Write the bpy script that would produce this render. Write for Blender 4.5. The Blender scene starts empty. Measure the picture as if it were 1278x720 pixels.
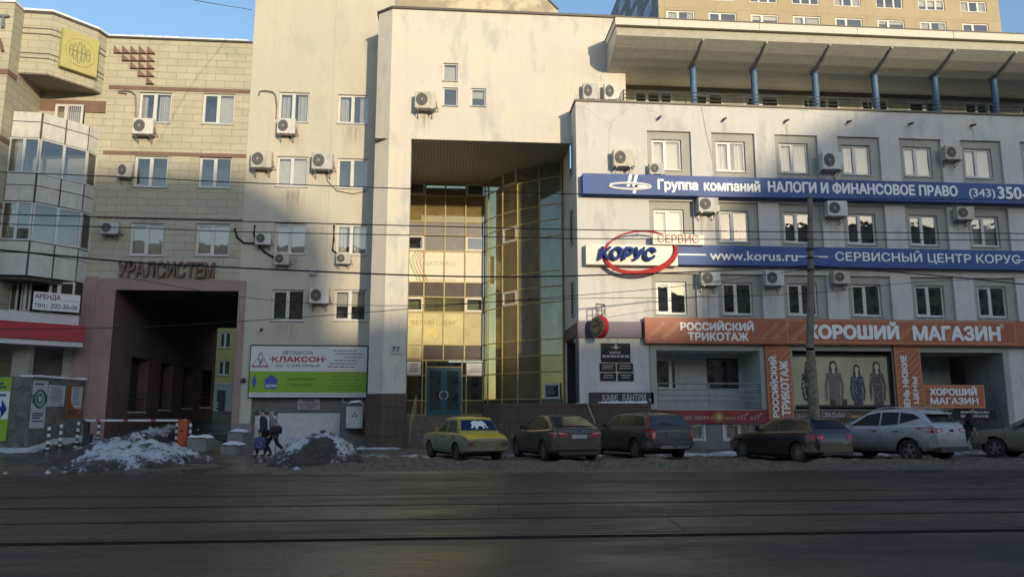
import bpy, bmesh, math, random
from math import radians as rad, sin, cos, pi, sqrt, atan2
from mathutils import Vector, Matrix, noise
from mathutils.bvhtree import BVHTree
from mathutils.geometry import interpolate_bezier, delaunay_2d_cdt

random.seed(7)
scene = bpy.context.scene
COL = scene.collection

# ---------------------------------------------------------------- camera
CAM_LOC = Vector((0.0, 0.0, 1.55))
PITCH, YAW, FPX, PW, PH = rad(9.3), rad(4.71), 960.0, 1278.0, 720.0
FWD = Vector((sin(YAW) * cos(PITCH), cos(YAW) * cos(PITCH), sin(PITCH)))
RGT = Vector((cos(YAW), -sin(YAW), 0.0))
UPV = RGT.cross(FWD)
cam_data = bpy.data.cameras.new('camera')
cam_data.sensor_width = 36.0
cam_data.lens = 36.0 * FPX / PW
cam_data.clip_start = 0.1
cam_data.clip_end = 3000.0
cam = bpy.data.objects.new('camera', cam_data)
COL.objects.link(cam)
m3 = Matrix((RGT, UPV, -FWD)).transposed()
cam.matrix_world = Matrix.Translation(CAM_LOC) @ m3.to_4x4()
scene.camera = cam

# ---------------------------------------------------------------- light
SUN_AZ, SUN_EL = rad(20), rad(9.5)          # to the right of the street's normal, behind the camera
SUN = Vector((sin(SUN_AZ) * cos(SUN_EL), -cos(SUN_AZ) * cos(SUN_EL), sin(SUN_EL)))
world = bpy.data.worlds.new('World')
scene.world = world
world.use_nodes = True
wn = world.node_tree
wn.nodes.clear()
w_out = wn.nodes.new('ShaderNodeOutputWorld')
w_bg = wn.nodes.new('ShaderNodeBackground')
w_sky = wn.nodes.new('ShaderNodeTexSky')
w_sky.sky_type = 'NISHITA'
w_sky.sun_disc = False
w_sky.sun_elevation = SUN_EL
w_sky.sun_rotation = pi - SUN_AZ
w_sky.altitude = 200
w_sky.air_density = 1.0
w_sky.dust_density = 1.0
w_sky.ozone_density = 2.0
w_bg.inputs['Strength'].default_value = 0.15
wn.links.new(w_sky.outputs[0], w_bg.inputs['Color'])
wn.links.new(w_bg.outputs[0], w_out.inputs['Surface'])
sl = bpy.data.lights.new('sun', 'SUN')
sl.energy = 2.0
sl.angle = rad(0.9)
sl.color = (1.0, 0.84, 0.59)
so = bpy.data.objects.new('sun', sl)
COL.objects.link(so)
so.rotation_euler = (-SUN).to_track_quat('-Z', 'Y').to_euler()
so.location = (0, -40, 60)

vs = scene.view_settings
vs.view_transform = 'Standard'
vs.look = 'None'
vs.gamma = 1.0
vs.exposure = 0.90
vs.use_curve_mapping = False
scene.cycles.max_bounces = 6
scene.cycles.transparent_max_bounces = 12
scene.cycles.use_denoising = True
scene.cycles.sample_clamp_indirect = 4.0

# ---------------------------------------------------------------- measuring: a pixel of the photograph -> a point on a real plane
def ray(px, py):
    return FWD + (px - PW / 2) / FPX * RGT - (py - PH / 2) / FPX * UPV
def at(px, py, Y):
    d = ray(px, py)
    return CAM_LOC + d * (Y / d.y)
def rect(px0, py0, px1, py1, Y):
    ym, xm = (py0 + py1) / 2, (px0 + px1) / 2
    return at(px0, ym, Y).x, at(px1, ym, Y).x, at(xm, py1, Y).z, at(xm, py0, Y).z

# ---------------------------------------------------------------- materials
MATS = {}
class NT:
    def __init__(s, name):
        s.m = bpy.data.materials.new(name)
        s.m.use_nodes = True
        s.t = s.m.node_tree
        s.t.nodes.clear()
        s.out = s.n('ShaderNodeOutputMaterial')
    def n(s, kind, **kw):
        nd = s.t.nodes.new(kind)
        for k, v in kw.items():
            setattr(nd, k, v)
        return nd
    def l(s, a, b):
        s.t.links.new(a, b)
    def val(s, sock, v):
        if hasattr(v, 'links') or hasattr(v, 'is_linked'):
            s.l(v, sock)
        else:
            sock.default_value = v
    def coords(s, scale=(1, 1, 1), obj=False):
        tc = s.n('ShaderNodeTexCoord')
        mp = s.n('ShaderNodeMapping')
        mp.inputs['Scale'].default_value = scale
        if obj:
            s.l(tc.outputs['Object'], mp.inputs['Vector'])
        else:
            g = s.n('ShaderNodeNewGeometry')
            s.l(g.outputs['Position'], mp.inputs['Vector'])
        return mp.outputs[0]
    def noise(s, vec, scale, detail=4, rough=0.6, dist=0.0):
        nd = s.n('ShaderNodeTexNoise')
        nd.inputs['Scale'].default_value = scale
        nd.inputs['Detail'].default_value = detail
        nd.inputs['Roughness'].default_value = rough
        nd.inputs['Distortion'].default_value = dist
        s.l(vec, nd.inputs['Vector'])
        return nd.outputs[0]
    def ramp(s, fac, stops, interp='LINEAR'):
        r = s.n('ShaderNodeValToRGB')
        r.color_ramp.interpolation = interp
        el = r.color_ramp.elements
        while len(el) < len(stops):
            el.new(0.5)
        for e, (p, c) in zip(el, stops):
            e.position = p
            e.color = (c, c, c, 1) if isinstance(c, (int, float)) else (c[0], c[1], c[2], 1)
        s.l(fac, r.inputs[0])
        return r.outputs[0]
    def mix(s, fac, a, b, blend='MIX'):
        m = s.n('ShaderNodeMix', data_type='RGBA', blend_type=blend)
        s.val(m.inputs[0], fac)
        for i, v in ((6, a), (7, b)):
            if isinstance(v, tuple):
                m.inputs[i].default_value = (v[0], v[1], v[2], 1)
            else:
                s.l(v, m.inputs[i])
        return m.outputs[2]
    def math(s, op, a, b=0.0):
        m = s.n('ShaderNodeMath', operation=op)
        s.val(m.inputs[0], a)
        s.val(m.inputs[1], b)
        return m.outputs[0]
    def bump(s, h, strength=0.3, dist=0.02):
        b = s.n('ShaderNodeBump')
        b.inputs['Strength'].default_value = strength
        b.inputs['Distance'].default_value = dist
        s.l(h, b.inputs['Height'])
        return b.outputs[0]
    def bsdf(s, col, rough=0.7, metal=0.0, spec=0.5, normal=None, coat=0.0, alpha=None):
        p = s.n('ShaderNodeBsdfPrincipled')
        if isinstance(col, tuple):
            p.inputs['Base Color'].default_value = (col[0], col[1], col[2], 1)
        else:
            s.l(col, p.inputs['Base Color'])
        s.val(p.inputs['Roughness'], rough)
        p.inputs['Metallic'].default_value = metal
        p.inputs['Specular IOR Level'].default_value = spec
        p.inputs['Coat Weight'].default_value = coat
        p.inputs['Coat Roughness'].default_value = 0.08
        if normal is not None:
            s.l(normal, p.inputs['Normal'])
        s.l(p.outputs[0], s.out.inputs['Surface'])
        return p

def plain(name, col, rough=0.6, metal=0.0, var=0.12, scale=3.0, dirt=0.0, spec=0.5):
    """one colour with slight mottling and optional grime"""
    if name in MATS:
        return MATS[name]
    k = NT(name)
    v = k.coords()
    f = k.noise(v, scale, 5)
    lo = tuple(c * (1 - var) for c in col)
    hi = tuple(min(1, c * (1 + var)) for c in col)
    c = k.mix(k.ramp(f, [(0.3, 0.0), (0.7, 1.0)]), lo, hi)
    if dirt > 0:
        g = k.noise(k.coords((2.2, 2.2, 0.5)), 2.0, 6, 0.7)
        c = k.mix(k.math('MULTIPLY', k.ramp(g, [(0.45, 0.0), (0.75, 1.0)]), dirt), c, (0.09, 0.08, 0.07))
    k.bsdf(c, rough, metal, spec)
    MATS[name] = k.m
    return k.m

def stucco(name, base, patch, patch2, streak=0.35, crack=True):
    k = NT(name)
    v = k.coords()
    n1 = k.noise(v, 0.55, 6, 0.65)
    n2 = k.noise(k.coords((1, 1, 0.4)), 1.1, 5, 0.6)
    c = k.mix(k.ramp(n1, [(0.46, 0.0), (0.56, 0.85)]), base, patch)
    c = k.mix(k.ramp(n2, [(0.54, 0.0), (0.66, 0.75)]), c, patch2)
    st = k.noise(k.coords((3.2, 3.2, 0.18)), 1.0, 5, 0.7)
    c = k.mix(k.math('MULTIPLY', k.ramp(st, [(0.50, 0.0), (0.74, 1.0)]), k.math('MULTIPLY', streak, k.ramp(n1, [(0.35, 0.1), (0.65, 1.0)]))), c, tuple(x * 0.6 for x in base))
    fine = k.noise(v, 22.0, 3)
    c = k.mix(k.math('MULTIPLY', k.ramp(fine, [(0.35, 0.0), (0.7, 1.0)]), 0.10), c, tuple(x * 0.6 for x in base))
    if crack:
        fl = k.ramp(k.noise(k.coords((1, 1, 1.7)), 3.6, 8, 0.72), [(0.655, 0.0), (0.675, 1.0)])
        fg = k.ramp(k.noise(v, 0.33, 3), [(0.50, 0.0), (0.60, 1.0)])
        c = k.mix(k.math('MULTIPLY', k.math('MULTIPLY', fl, fg), 0.65), c, tuple(x * 0.5 for x in base))
        vo = k.n('ShaderNodeTexVoronoi', feature='DISTANCE_TO_EDGE')
        vo.inputs['Scale'].default_value = 0.35
        wv = k.n('ShaderNodeMix', data_type='VECTOR')
        wv.inputs[0].default_value = 0.25
        nn = k.n('ShaderNodeTexNoise')
        nn.inputs['Scale'].default_value = 1.6
        nn.inputs['Detail'].default_value = 6
        k.l(v, nn.inputs['Vector'])
        k.l(v, wv.inputs[4])
        k.l(nn.outputs['Color'], wv.inputs[5])
        k.l(wv.outputs[1], vo.inputs['Vector'])
        hair = k.ramp(vo.outputs['Distance'], [(0.0, 1.0), (0.006, 0.0)])
        gate = k.ramp(k.noise(v, 0.22, 2), [(0.52, 0.0), (0.62, 1.0)])
        c = k.mix(k.math('MULTIPLY', k.math('MULTIPLY', hair, gate), 0.45), c, tuple(x * 0.4 for x in base))
    k.bsdf(c, 0.9, 0, 0.2, k.bump(fine, 0.12, 0.01))
    MATS[name] = k.m
    return k.m

def coursed(name, base, dark, joint, bw=1.05, bh=0.30, stain=None, mortar=0.012, off=0.5):
    """facing slabs laid in courses; follows any vertical face"""
    k = NT(name)
    g = k.n('ShaderNodeNewGeometry')
    sp = k.n('ShaderNodeSeparateXYZ')
    k.l(g.outputs['Position'], sp.inputs[0])
    sn = k.n('ShaderNodeSeparateXYZ')
    k.l(g.outputs['True Normal'], sn.inputs[0])
    u = k.math('SUBTRACT', k.math('MULTIPLY', sp.outputs[1], sn.outputs[0]), k.math('MULTIPLY', sp.outputs[0], sn.outputs[1]))
    cb = k.n('ShaderNodeCombineXYZ')
    k.l(u, cb.inputs[0])
    k.l(sp.outputs[2], cb.inputs[1])
    b = k.n('ShaderNodeTexBrick')
    b.offset = off
    b.inputs['Scale'].default_value = 1.0
    b.inputs['Brick Width'].default_value = bw
    b.inputs['Row Height'].default_value = bh
    b.inputs['Mortar Size'].default_value = mortar
    b.inputs['Mortar Smooth'].default_value = 0.2
    b.inputs['Bias'].default_value = 0.0
    b.inputs['Color1'].default_value = (*base, 1)
    b.inputs['Color2'].default_value = (*dark, 1)
    b.inputs['Mortar'].default_value = (*joint, 1)
    k.l(cb.outputs[0], b.inputs['Vector'])
    v = k.coords()
    n1 = k.noise(v, 0.7, 5, 0.65)
    c = k.mix(k.math('MULTIPLY', k.ramp(n1, [(0.4, 0.0), (0.7, 1.0)]), 0.35), b.outputs['Color'], tuple(x * 0.62 for x in base))
    if stain:
        ns = k.noise(k.coords((0.8, 0.8, 1.2)), 0.9, 6, 0.7)
        c = k.mix(k.math('MULTIPLY', k.ramp(ns, [(0.56, 0.0), (0.72, 1.0)]), 0.55), c, stain)
    fine = k.noise(v, 14.0, 4)
    c = k.mix(k.math('MULTIPLY', fine, 0.22), c, tuple(x * 0.5 for x in base))
    k.bsdf(c, 0.85, 0, 0.25, k.bump(b.outputs['Fac'], 0.5, -0.012))
    MATS[name] = k.m
    return k.m

def glass(name, tint, refl=0.10, rough=0.015, wob=0.15, dust_sheen=0.03, dcol=(0.4, 0.38, 0.32), gcol=(0.95, 0.94, 0.90)):
    """thin window pane: reflects by angle, else lets the tinted light through"""
    k = NT(name)
    fr = k.n('ShaderNodeFresnel')
    fr.inputs['IOR'].default_value = 1.5
    f = k.math('ADD', k.math('MULTIPLY', fr.outputs[0], 1.6), refl)
    f = k.math('MINIMUM', f, 1.0)
    gl = k.n('ShaderNodeBsdfGlossy')
    gl.inputs['Roughness'].default_value = rough
    gl.inputs['Color'].default_value = (*gcol, 1)
    nz = k.noise(k.coords(), 1.3, 2)
    k.l(k.bump(nz, wob, 0.02), gl.inputs['Normal'])
    tr = k.n('ShaderNodeBsdfTransparent')
    tr.inputs['Color'].default_value = (*tint, 1)
    mx = k.n('ShaderNodeMixShader')
    k.l(f, mx.inputs[0])
    k.l(tr.outputs[0], mx.inputs[1])
    k.l(gl.outputs[0], mx.inputs[2])
    df = k.n('ShaderNodeBsdfDiffuse')
    df.inputs['Color'].default_value = (*dcol, 1)
    m2 = k.n('ShaderNodeMixShader')
    dn = k.noise(k.coords((1, 1, 0.5)), 1.8, 5)
    k.l(k.math('MULTIPLY', k.ramp(dn, [(0.3, 0.4), (0.7, 1.6)]), dust_sheen), m2.inputs[0])
    k.l(mx.outputs[0], m2.inputs[1])
    k.l(df.outputs[0], m2.inputs[2])
    k.l(m2.outputs[0], k.out.inputs['Surface'])
    MATS[name] = k.m
    return k.m

def striped(name, a, b, width, axis=2, rough=0.7, sharp=0.5, gapcol=None):
    """bands of two colours along one axis (blinds, ribs, siding, bollard hoops)"""
    k = NT(name)
    g = k.n('ShaderNodeTexCoord')
    sp = k.n('ShaderNodeSeparateXYZ')
    k.l(g.outputs['Object'], sp.inputs[0])
    f = k.math('FRACT', k.math('DIVIDE', sp.outputs[axis], width))
    f = k.math('GREATER_THAN', f, sharp)
    n1 = k.noise(k.coords(), 4.0, 5)
    c = k.mix(f, a, b)
    c = k.mix(k.math('MULTIPLY', k.ramp(n1, [(0.4, 0), (0.7, 1)]), 0.3), c, tuple(x * 0.5 for x in a))
    k.bsdf(c, rough)
    MATS[name] = k.m
    return k.m

# ---- the palette
W_WHITE = stucco('white_stucco', (0.60, 0.585, 0.55), (0.65, 0.62, 0.57), (0.46, 0.455, 0.43), 0.48)
W_TOWER = stucco('tower_stucco', (0.66, 0.605, 0.53), (0.70, 0.63, 0.51), (0.49, 0.47, 0.43), 0.42)
W_CREAM = stucco('cream_stucco', (0.545, 0.50, 0.405), (0.57, 0.52, 0.42), (0.48, 0.45, 0.375), 0.30, crack=False)
W_PEEL = stucco('peeling_plaster', (0.56, 0.50, 0.37), (0.30, 0.26, 0.19), (0.40, 0.33, 0.22), 0.5)
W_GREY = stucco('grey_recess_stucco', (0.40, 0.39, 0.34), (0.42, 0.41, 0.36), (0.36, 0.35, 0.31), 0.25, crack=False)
W_DARKGREY = stucco('dark_grey_plaster', (0.17, 0.175, 0.17), (0.20, 0.20, 0.19), (0.14, 0.14, 0.14), 0.35, crack=False)
W_PINK = stucco('pink_plaster', (0.36, 0.235, 0.21), (0.40, 0.27, 0.24), (0.28, 0.18, 0.16), 0.4, crack=False)
W_YELLOW = stucco('yellow_plaster', (0.52, 0.40, 0.15), (0.56, 0.44, 0.18), (0.45, 0.34, 0.12), 0.3, crack=False)
W_TAN = coursed('tan_panel_wall', (0.40, 0.34, 0.235), (0.37, 0.315, 0.215), (0.27, 0.23, 0.16), 6.4, 2.8, None, 0.03, 0.0)
W_TANSIDE = stucco('shaded_panel_wall', (0.24, 0.25, 0.26), (0.27, 0.28, 0.28), (0.20, 0.21, 0.22), 0.4, crack=False)  # side of the tan high-rise, its blue-grey shade put into the colour
W_TILE = coursed('beige_slab_facing', (0.53, 0.48, 0.355), (0.47, 0.43, 0.325), (0.30, 0.265, 0.19), 0.93, 0.355, (0.27, 0.27, 0.18), 0.014)
def rubble():
    k = NT('rough_stone_wall')
    v = k.coords()
    vo = k.n('ShaderNodeTexVoronoi')
    vo.inputs['Scale'].default_value = 3.4
    wv = k.n('ShaderNodeMix', data_type='VECTOR')
    wv.inputs[0].default_value = 0.12
    nn = k.n('ShaderNodeTexNoise')
    nn.inputs['Scale'].default_value = 5.0
    k.l(v, nn.inputs['Vector'])
    k.l(v, wv.inputs[4])
    k.l(nn.outputs['Color'], wv.inputs[5])
    k.l(wv.outputs[1], vo.inputs['Vector'])
    n1 = k.noise(v, 7.0, 6, 0.7)
    c = k.mix(k.ramp(n1, [(0.35, 0), (0.65, 1)]), (0.085, 0.088, 0.08), (0.19, 0.19, 0.172))
    c = k.mix(0.35, c, k.ramp(vo.outputs['Color'], [(0.2, (0.06, 0.062, 0.058)), (0.9, (0.24, 0.235, 0.21))]))
    k.bsdf(c, 0.9, 0, 0.3, k.bump(vo.outputs['Distance'], 0.8, -0.05))
    return k.m
W_STONE = rubble()
W_GRANITE = coursed('brown_granite_slabs', (0.135, 0.085, 0.068), (0.115, 0.072, 0.058), (0.05, 0.035, 0.03), 0.75, 0.62, None, 0.014)
M_BROWN = plain('brown_band', (0.20, 0.115, 0.085), 0.8, dirt=0.3)
M_PVC = plain('white_window_frame', (0.60, 0.59, 0.56), 0.4, var=0.04)
M_SILL = plain('metal_sill', (0.45, 0.45, 0.44), 0.45, dirt=0.4)
M_ROOM = plain('dark_room', (0.045, 0.043, 0.04), 0.9)
M_CURTAIN = striped('pleated_curtain', (0.56, 0.53, 0.47), (0.40, 0.37, 0.32), 0.11, 0, 0.9, 0.62)
M_BLIND = striped('vertical_blind', (0.60, 0.57, 0.50), (0.47, 0.44, 0.38), 0.09, 0, 0.9, 0.82)
M_ROLLER = plain('pale_roller_blind', (0.58, 0.55, 0.47), 0.9, var=0.08, scale=1.0)
M_GLASS = glass('window_glass', (0.84, 0.87, 0.87), 0.10)
M_GLASS_DK = glass('dark_window_glass', (0.45, 0.48, 0.49), 0.08)
M_BRONZE = glass('bronze_facade_glass', (0.62, 0.54, 0.32), 0.20, 0.03, 0.12, 0.22, (0.34, 0.31, 0.19), (0.72, 0.64, 0.42))  # strong diffuse share brightens the panes in place of reflections
M_BLUEGL = glass('mirror_facade_glass', (0.30, 0.32, 0.33), 0.26, 0.02, 0.10, 0.30, (0.30, 0.29, 0.22), (0.80, 0.76, 0.62))  # diffuse share lightens panes whose reflections come out dark
M_YELFRAME = plain('yellow_mullion', (0.40, 0.32, 0.14), 0.45, var=0.1)
M_SPANDREL = plain('brown_spandrel', (0.085, 0.065, 0.055), 0.25, var=0.2)
M_YELFILM = plain('yellow_window_film', (0.50, 0.44, 0.22), 0.6, var=0.2, scale=1.2)
M_METAL = plain('grey_metal', (0.30, 0.30, 0.29), 0.45, 0.6, dirt=0.4)
M_DKMETAL = plain('dark_metal', (0.05, 0.05, 0.05), 0.5, 0.3)
M_BLACK = plain('black_rubber', (0.018, 0.018, 0.018), 0.8)
M_TIN = plain('brown_tin_flashing', (0.10, 0.085, 0.07), 0.5, 0.3)
M_ACWHITE = plain('air_conditioner_white', (0.62, 0.60, 0.55), 0.5, var=0.06, dirt=0.35)
M_BLUECOL = plain('blue_painted_column', (0.07, 0.14, 0.25), 0.5, dirt=0.2)
M_CONC = plain('weathered_concrete', (0.24, 0.23, 0.21), 0.9, dirt=0.5)
M_POLE = plain('concrete_pole', (0.19, 0.17, 0.14), 0.9, var=0.25, dirt=0.5)
M_SNOWCAP = plain('clean_snow', (0.74, 0.76, 0.79), 0.8, var=0.06, scale=8)
M_SIGNBLUE = plain('blue_sign_panel', (0.045, 0.090, 0.27), 0.50, var=0.12, scale=0.7, spec=0.3)
M_LETWHITE = plain('white_letters', (0.80, 0.79, 0.77), 0.4, var=0.03)
M_SIGNWHITE = plain('white_sign_panel', (0.70, 0.68, 0.66), 0.4, var=0.04)
M_ORANGE = plain('orange_sign_panel', (0.39, 0.105, 0.048), 0.5, var=0.16, scale=0.9, dirt=0.25)
M_ORANGELT = plain('light_orange_print', (0.56, 0.27, 0.12), 0.5, var=0.05)
M_RED = plain('red_paint', (0.42, 0.016, 0.028), 0.4, var=0.06)
M_REDDK = plain('dark_red_banner', (0.22, 0.022, 0.026), 0.6)
M_KBLUE = plain('navy_letters', (0.02, 0.045, 0.20), 0.75, spec=0.15)
M_GREEN = plain('lime_green_panel', (0.25, 0.40, 0.03), 0.5, var=0.04)
M_NAVY = plain('dark_print', (0.03, 0.03, 0.08), 0.6)
M_BLACKSIGN = plain('black_plaque', (0.022, 0.023, 0.024), 0.5, spec=0.2)
M_GREYLET = plain('grey_letters', (0.36, 0.36, 0.36), 0.5)
M_PURPLE = plain('purple_fascia', (0.075, 0.055, 0.11), 0.45, var=0.3, scale=1.0)
M_EMBLEM = plain('mustard_plate', (0.46, 0.41, 0.15), 0.55, var=0.06)
M_SIDING = striped('white_siding', (0.62, 0.62, 0.62), (0.42, 0.42, 0.42), 0.14, 2, 0.5, 0.86)
M_SOFFIT = striped('ribbed_soffit', (0.30, 0.28, 0.235), (0.17, 0.155, 0.13), 0.16, 0, 0.5, 0.7)
M_CANOPY = striped('canopy_soffit_boards', (0.50, 0.485, 0.42), (0.44, 0.425, 0.37), 0.30, 1, 0.55, 0.9)
M_GARAGE = striped('white_garage_door', (0.62, 0.62, 0.60), (0.50, 0.50, 0.48), 0.45, 2, 0.5, 0.96)
M_HOOPS = striped('black_white_hoops', (0.70, 0.70, 0.68), (0.02, 0.02, 0.02), 0.265, 2, 0.6)
M_ARMHOOPS = striped('red_white_arm', (0.72, 0.70, 0.68), (0.35, 0.03, 0.03), 1.1, 0, 0.5, 0.82)
M_TEAL = plain('blue_door_paint', (0.012, 0.10, 0.17), 0.4, dirt=0.2)
M_ORPOST = plain('orange_barrier_paint', (0.50, 0.095, 0.02), 0.5, dirt=0.3)

# ---------------------------------------------------------------- mesh building
class MB:
    def __init__(s):
        s.v, s.f, s.m = [], [], []
    def add(s, verts, faces, m=0):
        o = len(s.v)
        s.v.extend(tuple(p) for p in verts)
        for f in faces:
            s.f.append(tuple(i + o for i in f))
            s.m.append(m)
        return s
    def quad(s, a, b, c, d, m=0):
        return s.add([a, b, c, d], [(0, 1, 2, 3)], m)
    def box(s, x0, x1, y0, y1, z0, z1, m=0):
        vs = [(x, y, z) for z in (z0, z1) for y in (y0, y1) for x in (x0, x1)]
        return s.add(vs, [(0, 2, 3, 1), (4, 5, 7, 6), (0, 1, 5, 4), (2, 6, 7, 3), (0, 4, 6, 2), (1, 3, 7, 5)], m)
    def xz(s, pts, y0, y1, m=0):
        """outline in x,z given thickness from y0 to y1"""
        n = len(pts)
        vs = [(p[0], y0, p[1]) for p in pts] + [(p[0], y1, p[1]) for p in pts]
        fs = [tuple(range(n)), tuple(range(2 * n - 1, n - 1, -1))]
        fs += [(i, i + n, (i + 1) % n + n, (i + 1) % n) for i in range(n)]
        return s.add(vs, fs, m)
    def plan(s, pts, z0, z1, m=0, caps=True):
        """outline in x,y raised from z0 to z1"""
        n = len(pts)
        vs = [(p[0], p[1], z0) for p in pts] + [(p[0], p[1], z1) for p in pts]
        fs = [(i, (i + 1) % n, (i + 1) % n + n, i + n) for i in range(n)]
        if caps:
            fs += [tuple(range(n - 1, -1, -1)), tuple(range(n, 2 * n))]
        return s.add(vs, fs, m)
    def tube(s, pts, r, n=6, m=0, caps=True):
        pts = [Vector(p) for p in pts]
        rs = r if isinstance(r, (list, tuple)) else [r] * len(pts)
        vs, fs = [], []
        for i, p in enumerate(pts):
            a = pts[max(i - 1, 0)]
            b = pts[min(i + 1, len(pts) - 1)]
            d = (b - a).normalized()
            u = d.cross(Vector((0, 0, 1)))
            if u.length < 1e-3:
                u = d.cross(Vector((1, 0, 0)))
            u.normalize()
            w = d.cross(u)
            for k in range(n):
                t = 2 * pi * k / n
                vs.append(p + (u * cos(t) + w * sin(t)) * rs[i])
        for i in range(len(pts) - 1):
            for k in range(n):
                fs.append((i * n + k, i * n + (k + 1) % n, (i + 1) * n + (k + 1) % n, (i + 1) * n + k))
        if caps:
            fs.append(tuple(range(n - 1, -1, -1)))
            fs.append(tuple(range((len(pts) - 1) * n, len(pts) * n)))
        return s.add(vs, fs, m)
    def lathe(s, prof, origin=(0, 0, 0), axis='Z', n=20, m=0):
        """profile of (radius, height) turned round an axis"""
        ox, oy, oz = origin
        vs, fs = [], []
        for (r, h) in prof:
            for k in range(n):
                t = 2 * pi * k / n
                a, b = r * cos(t), r * sin(t)
                vs.append({'Z': (ox + a, oy + b, oz + h), 'Y': (ox + a, oy + h, oz + b), 'X': (ox + h, oy + a, oz + b)}[axis])
        for i in range(len(prof) - 1):
            for k in range(n):
                fs.append((i * n + k, i * n + (k + 1) % n, (i + 1) * n + (k + 1) % n, (i + 1) * n + k))
        return s.add(vs, fs, m)
    def wall(s, x0, x1, z0, z1, Y, holes=(), reveal=0.0, m=0, mr=None):
        """front face in the plane y = Y with openings and their reveals"""
        xs = sorted({x0, x1, *[h[0] for h in holes], *[h[1] for h in holes]})
        zs = sorted({z0, z1, *[h[2] for h in holes], *[h[3] for h in holes]})
        xs = [x for x in xs if x0 - 1e-6 <= x <= x1 + 1e-6]
        zs = [z for z in zs if z0 - 1e-6 <= z <= z1 + 1e-6]
        for a, b in zip(xs, xs[1:]):
            for c, d in zip(zs, zs[1:]):
                cx, cz = (a + b) / 2, (c + d) / 2
                if any(h[0] < cx < h[1] and h[2] < cz < h[3] for h in holes):
                    continue
                s.quad((a, Y, c), (b, Y, c), (b, Y, d), (a, Y, d), m)
        if reveal:
            mr = m if mr is None else mr
            for (a, b, c, d) in holes:
                Z = Y + reveal
                s.quad((a, Y, c), (a, Y, d), (a, Z, d), (a, Z, c), mr)
                s.quad((b, Y, c), (b, Z, c), (b, Z, d), (b, Y, d), mr)
                s.quad((a, Y, d), (b, Y, d), (b, Z, d), (a, Z, d), mr)
                s.quad((a, Y, c), (a, Z, c), (b, Z, c), (b, Y, c), mr)
        return s
    def build(s, name, mats, parent=None, smooth=False, angle=None, merge=False):
        me = bpy.data.meshes.new(name)
        me.from_pydata(s.v, [], s.f)
        if not isinstance(mats, (list, tuple)):
            mats = [mats]
        for x in mats:
            me.materials.append(x)
        if len(mats) > 1:
            me.polygons.foreach_set('material_index', s.m)
        if merge:
            bm = bmesh.new()
            bm.from_mesh(me)
            bmesh.ops.remove_doubles(bm, verts=bm.verts, dist=0.0005)
            bmesh.ops.recalc_face_normals(bm, faces=bm.faces)
            bm.to_mesh(me)
            bm.free()
        if smooth:
            me.polygons.foreach_set('use_smooth', [True] * len(me.polygons))
            if angle:
                me.set_sharp_from_angle(angle=rad(angle))
        me.update()
        o = bpy.data.objects.new(name, me)
        COL.objects.link(o)
        if parent is not None:
            attach(o, parent)
        return o

def attach(o, parent):
    o.parent = parent
    o.matrix_parent_inverse = world_of(parent).inverted()
def world_of(o):
    m = o.matrix_basis.copy()
    while o.parent is not None:
        m = o.parent.matrix_basis @ o.matrix_parent_inverse @ m
        o = o.parent
    return m
def empty(name, loc=(0, 0, 0)):
    o = bpy.data.objects.new(name, None)
    o.location = loc
    o.empty_display_size = 0.3
    COL.objects.link(o)
    return o
def tag(o, label=None, cat=None, group=None, kind=None):
    if label: o['label'] = label
    if cat: o['category'] = cat
    if group: o['group'] = group
    if kind: o['kind'] = kind
    return o
def thing(name, label, cat, loc=(0, 0, 0), group=None):
    return tag(empty(name, loc), label, cat, group)
def children(o):
    return [c for c in bpy.data.objects if c.parent is o]
def copy_tree(o, parent=None):
    c = o.copy()
    COL.objects.link(c)
    if parent is not None:
        c.parent = parent
    for ch in list(o.children):
        copy_tree(ch, c)
    return c

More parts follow.
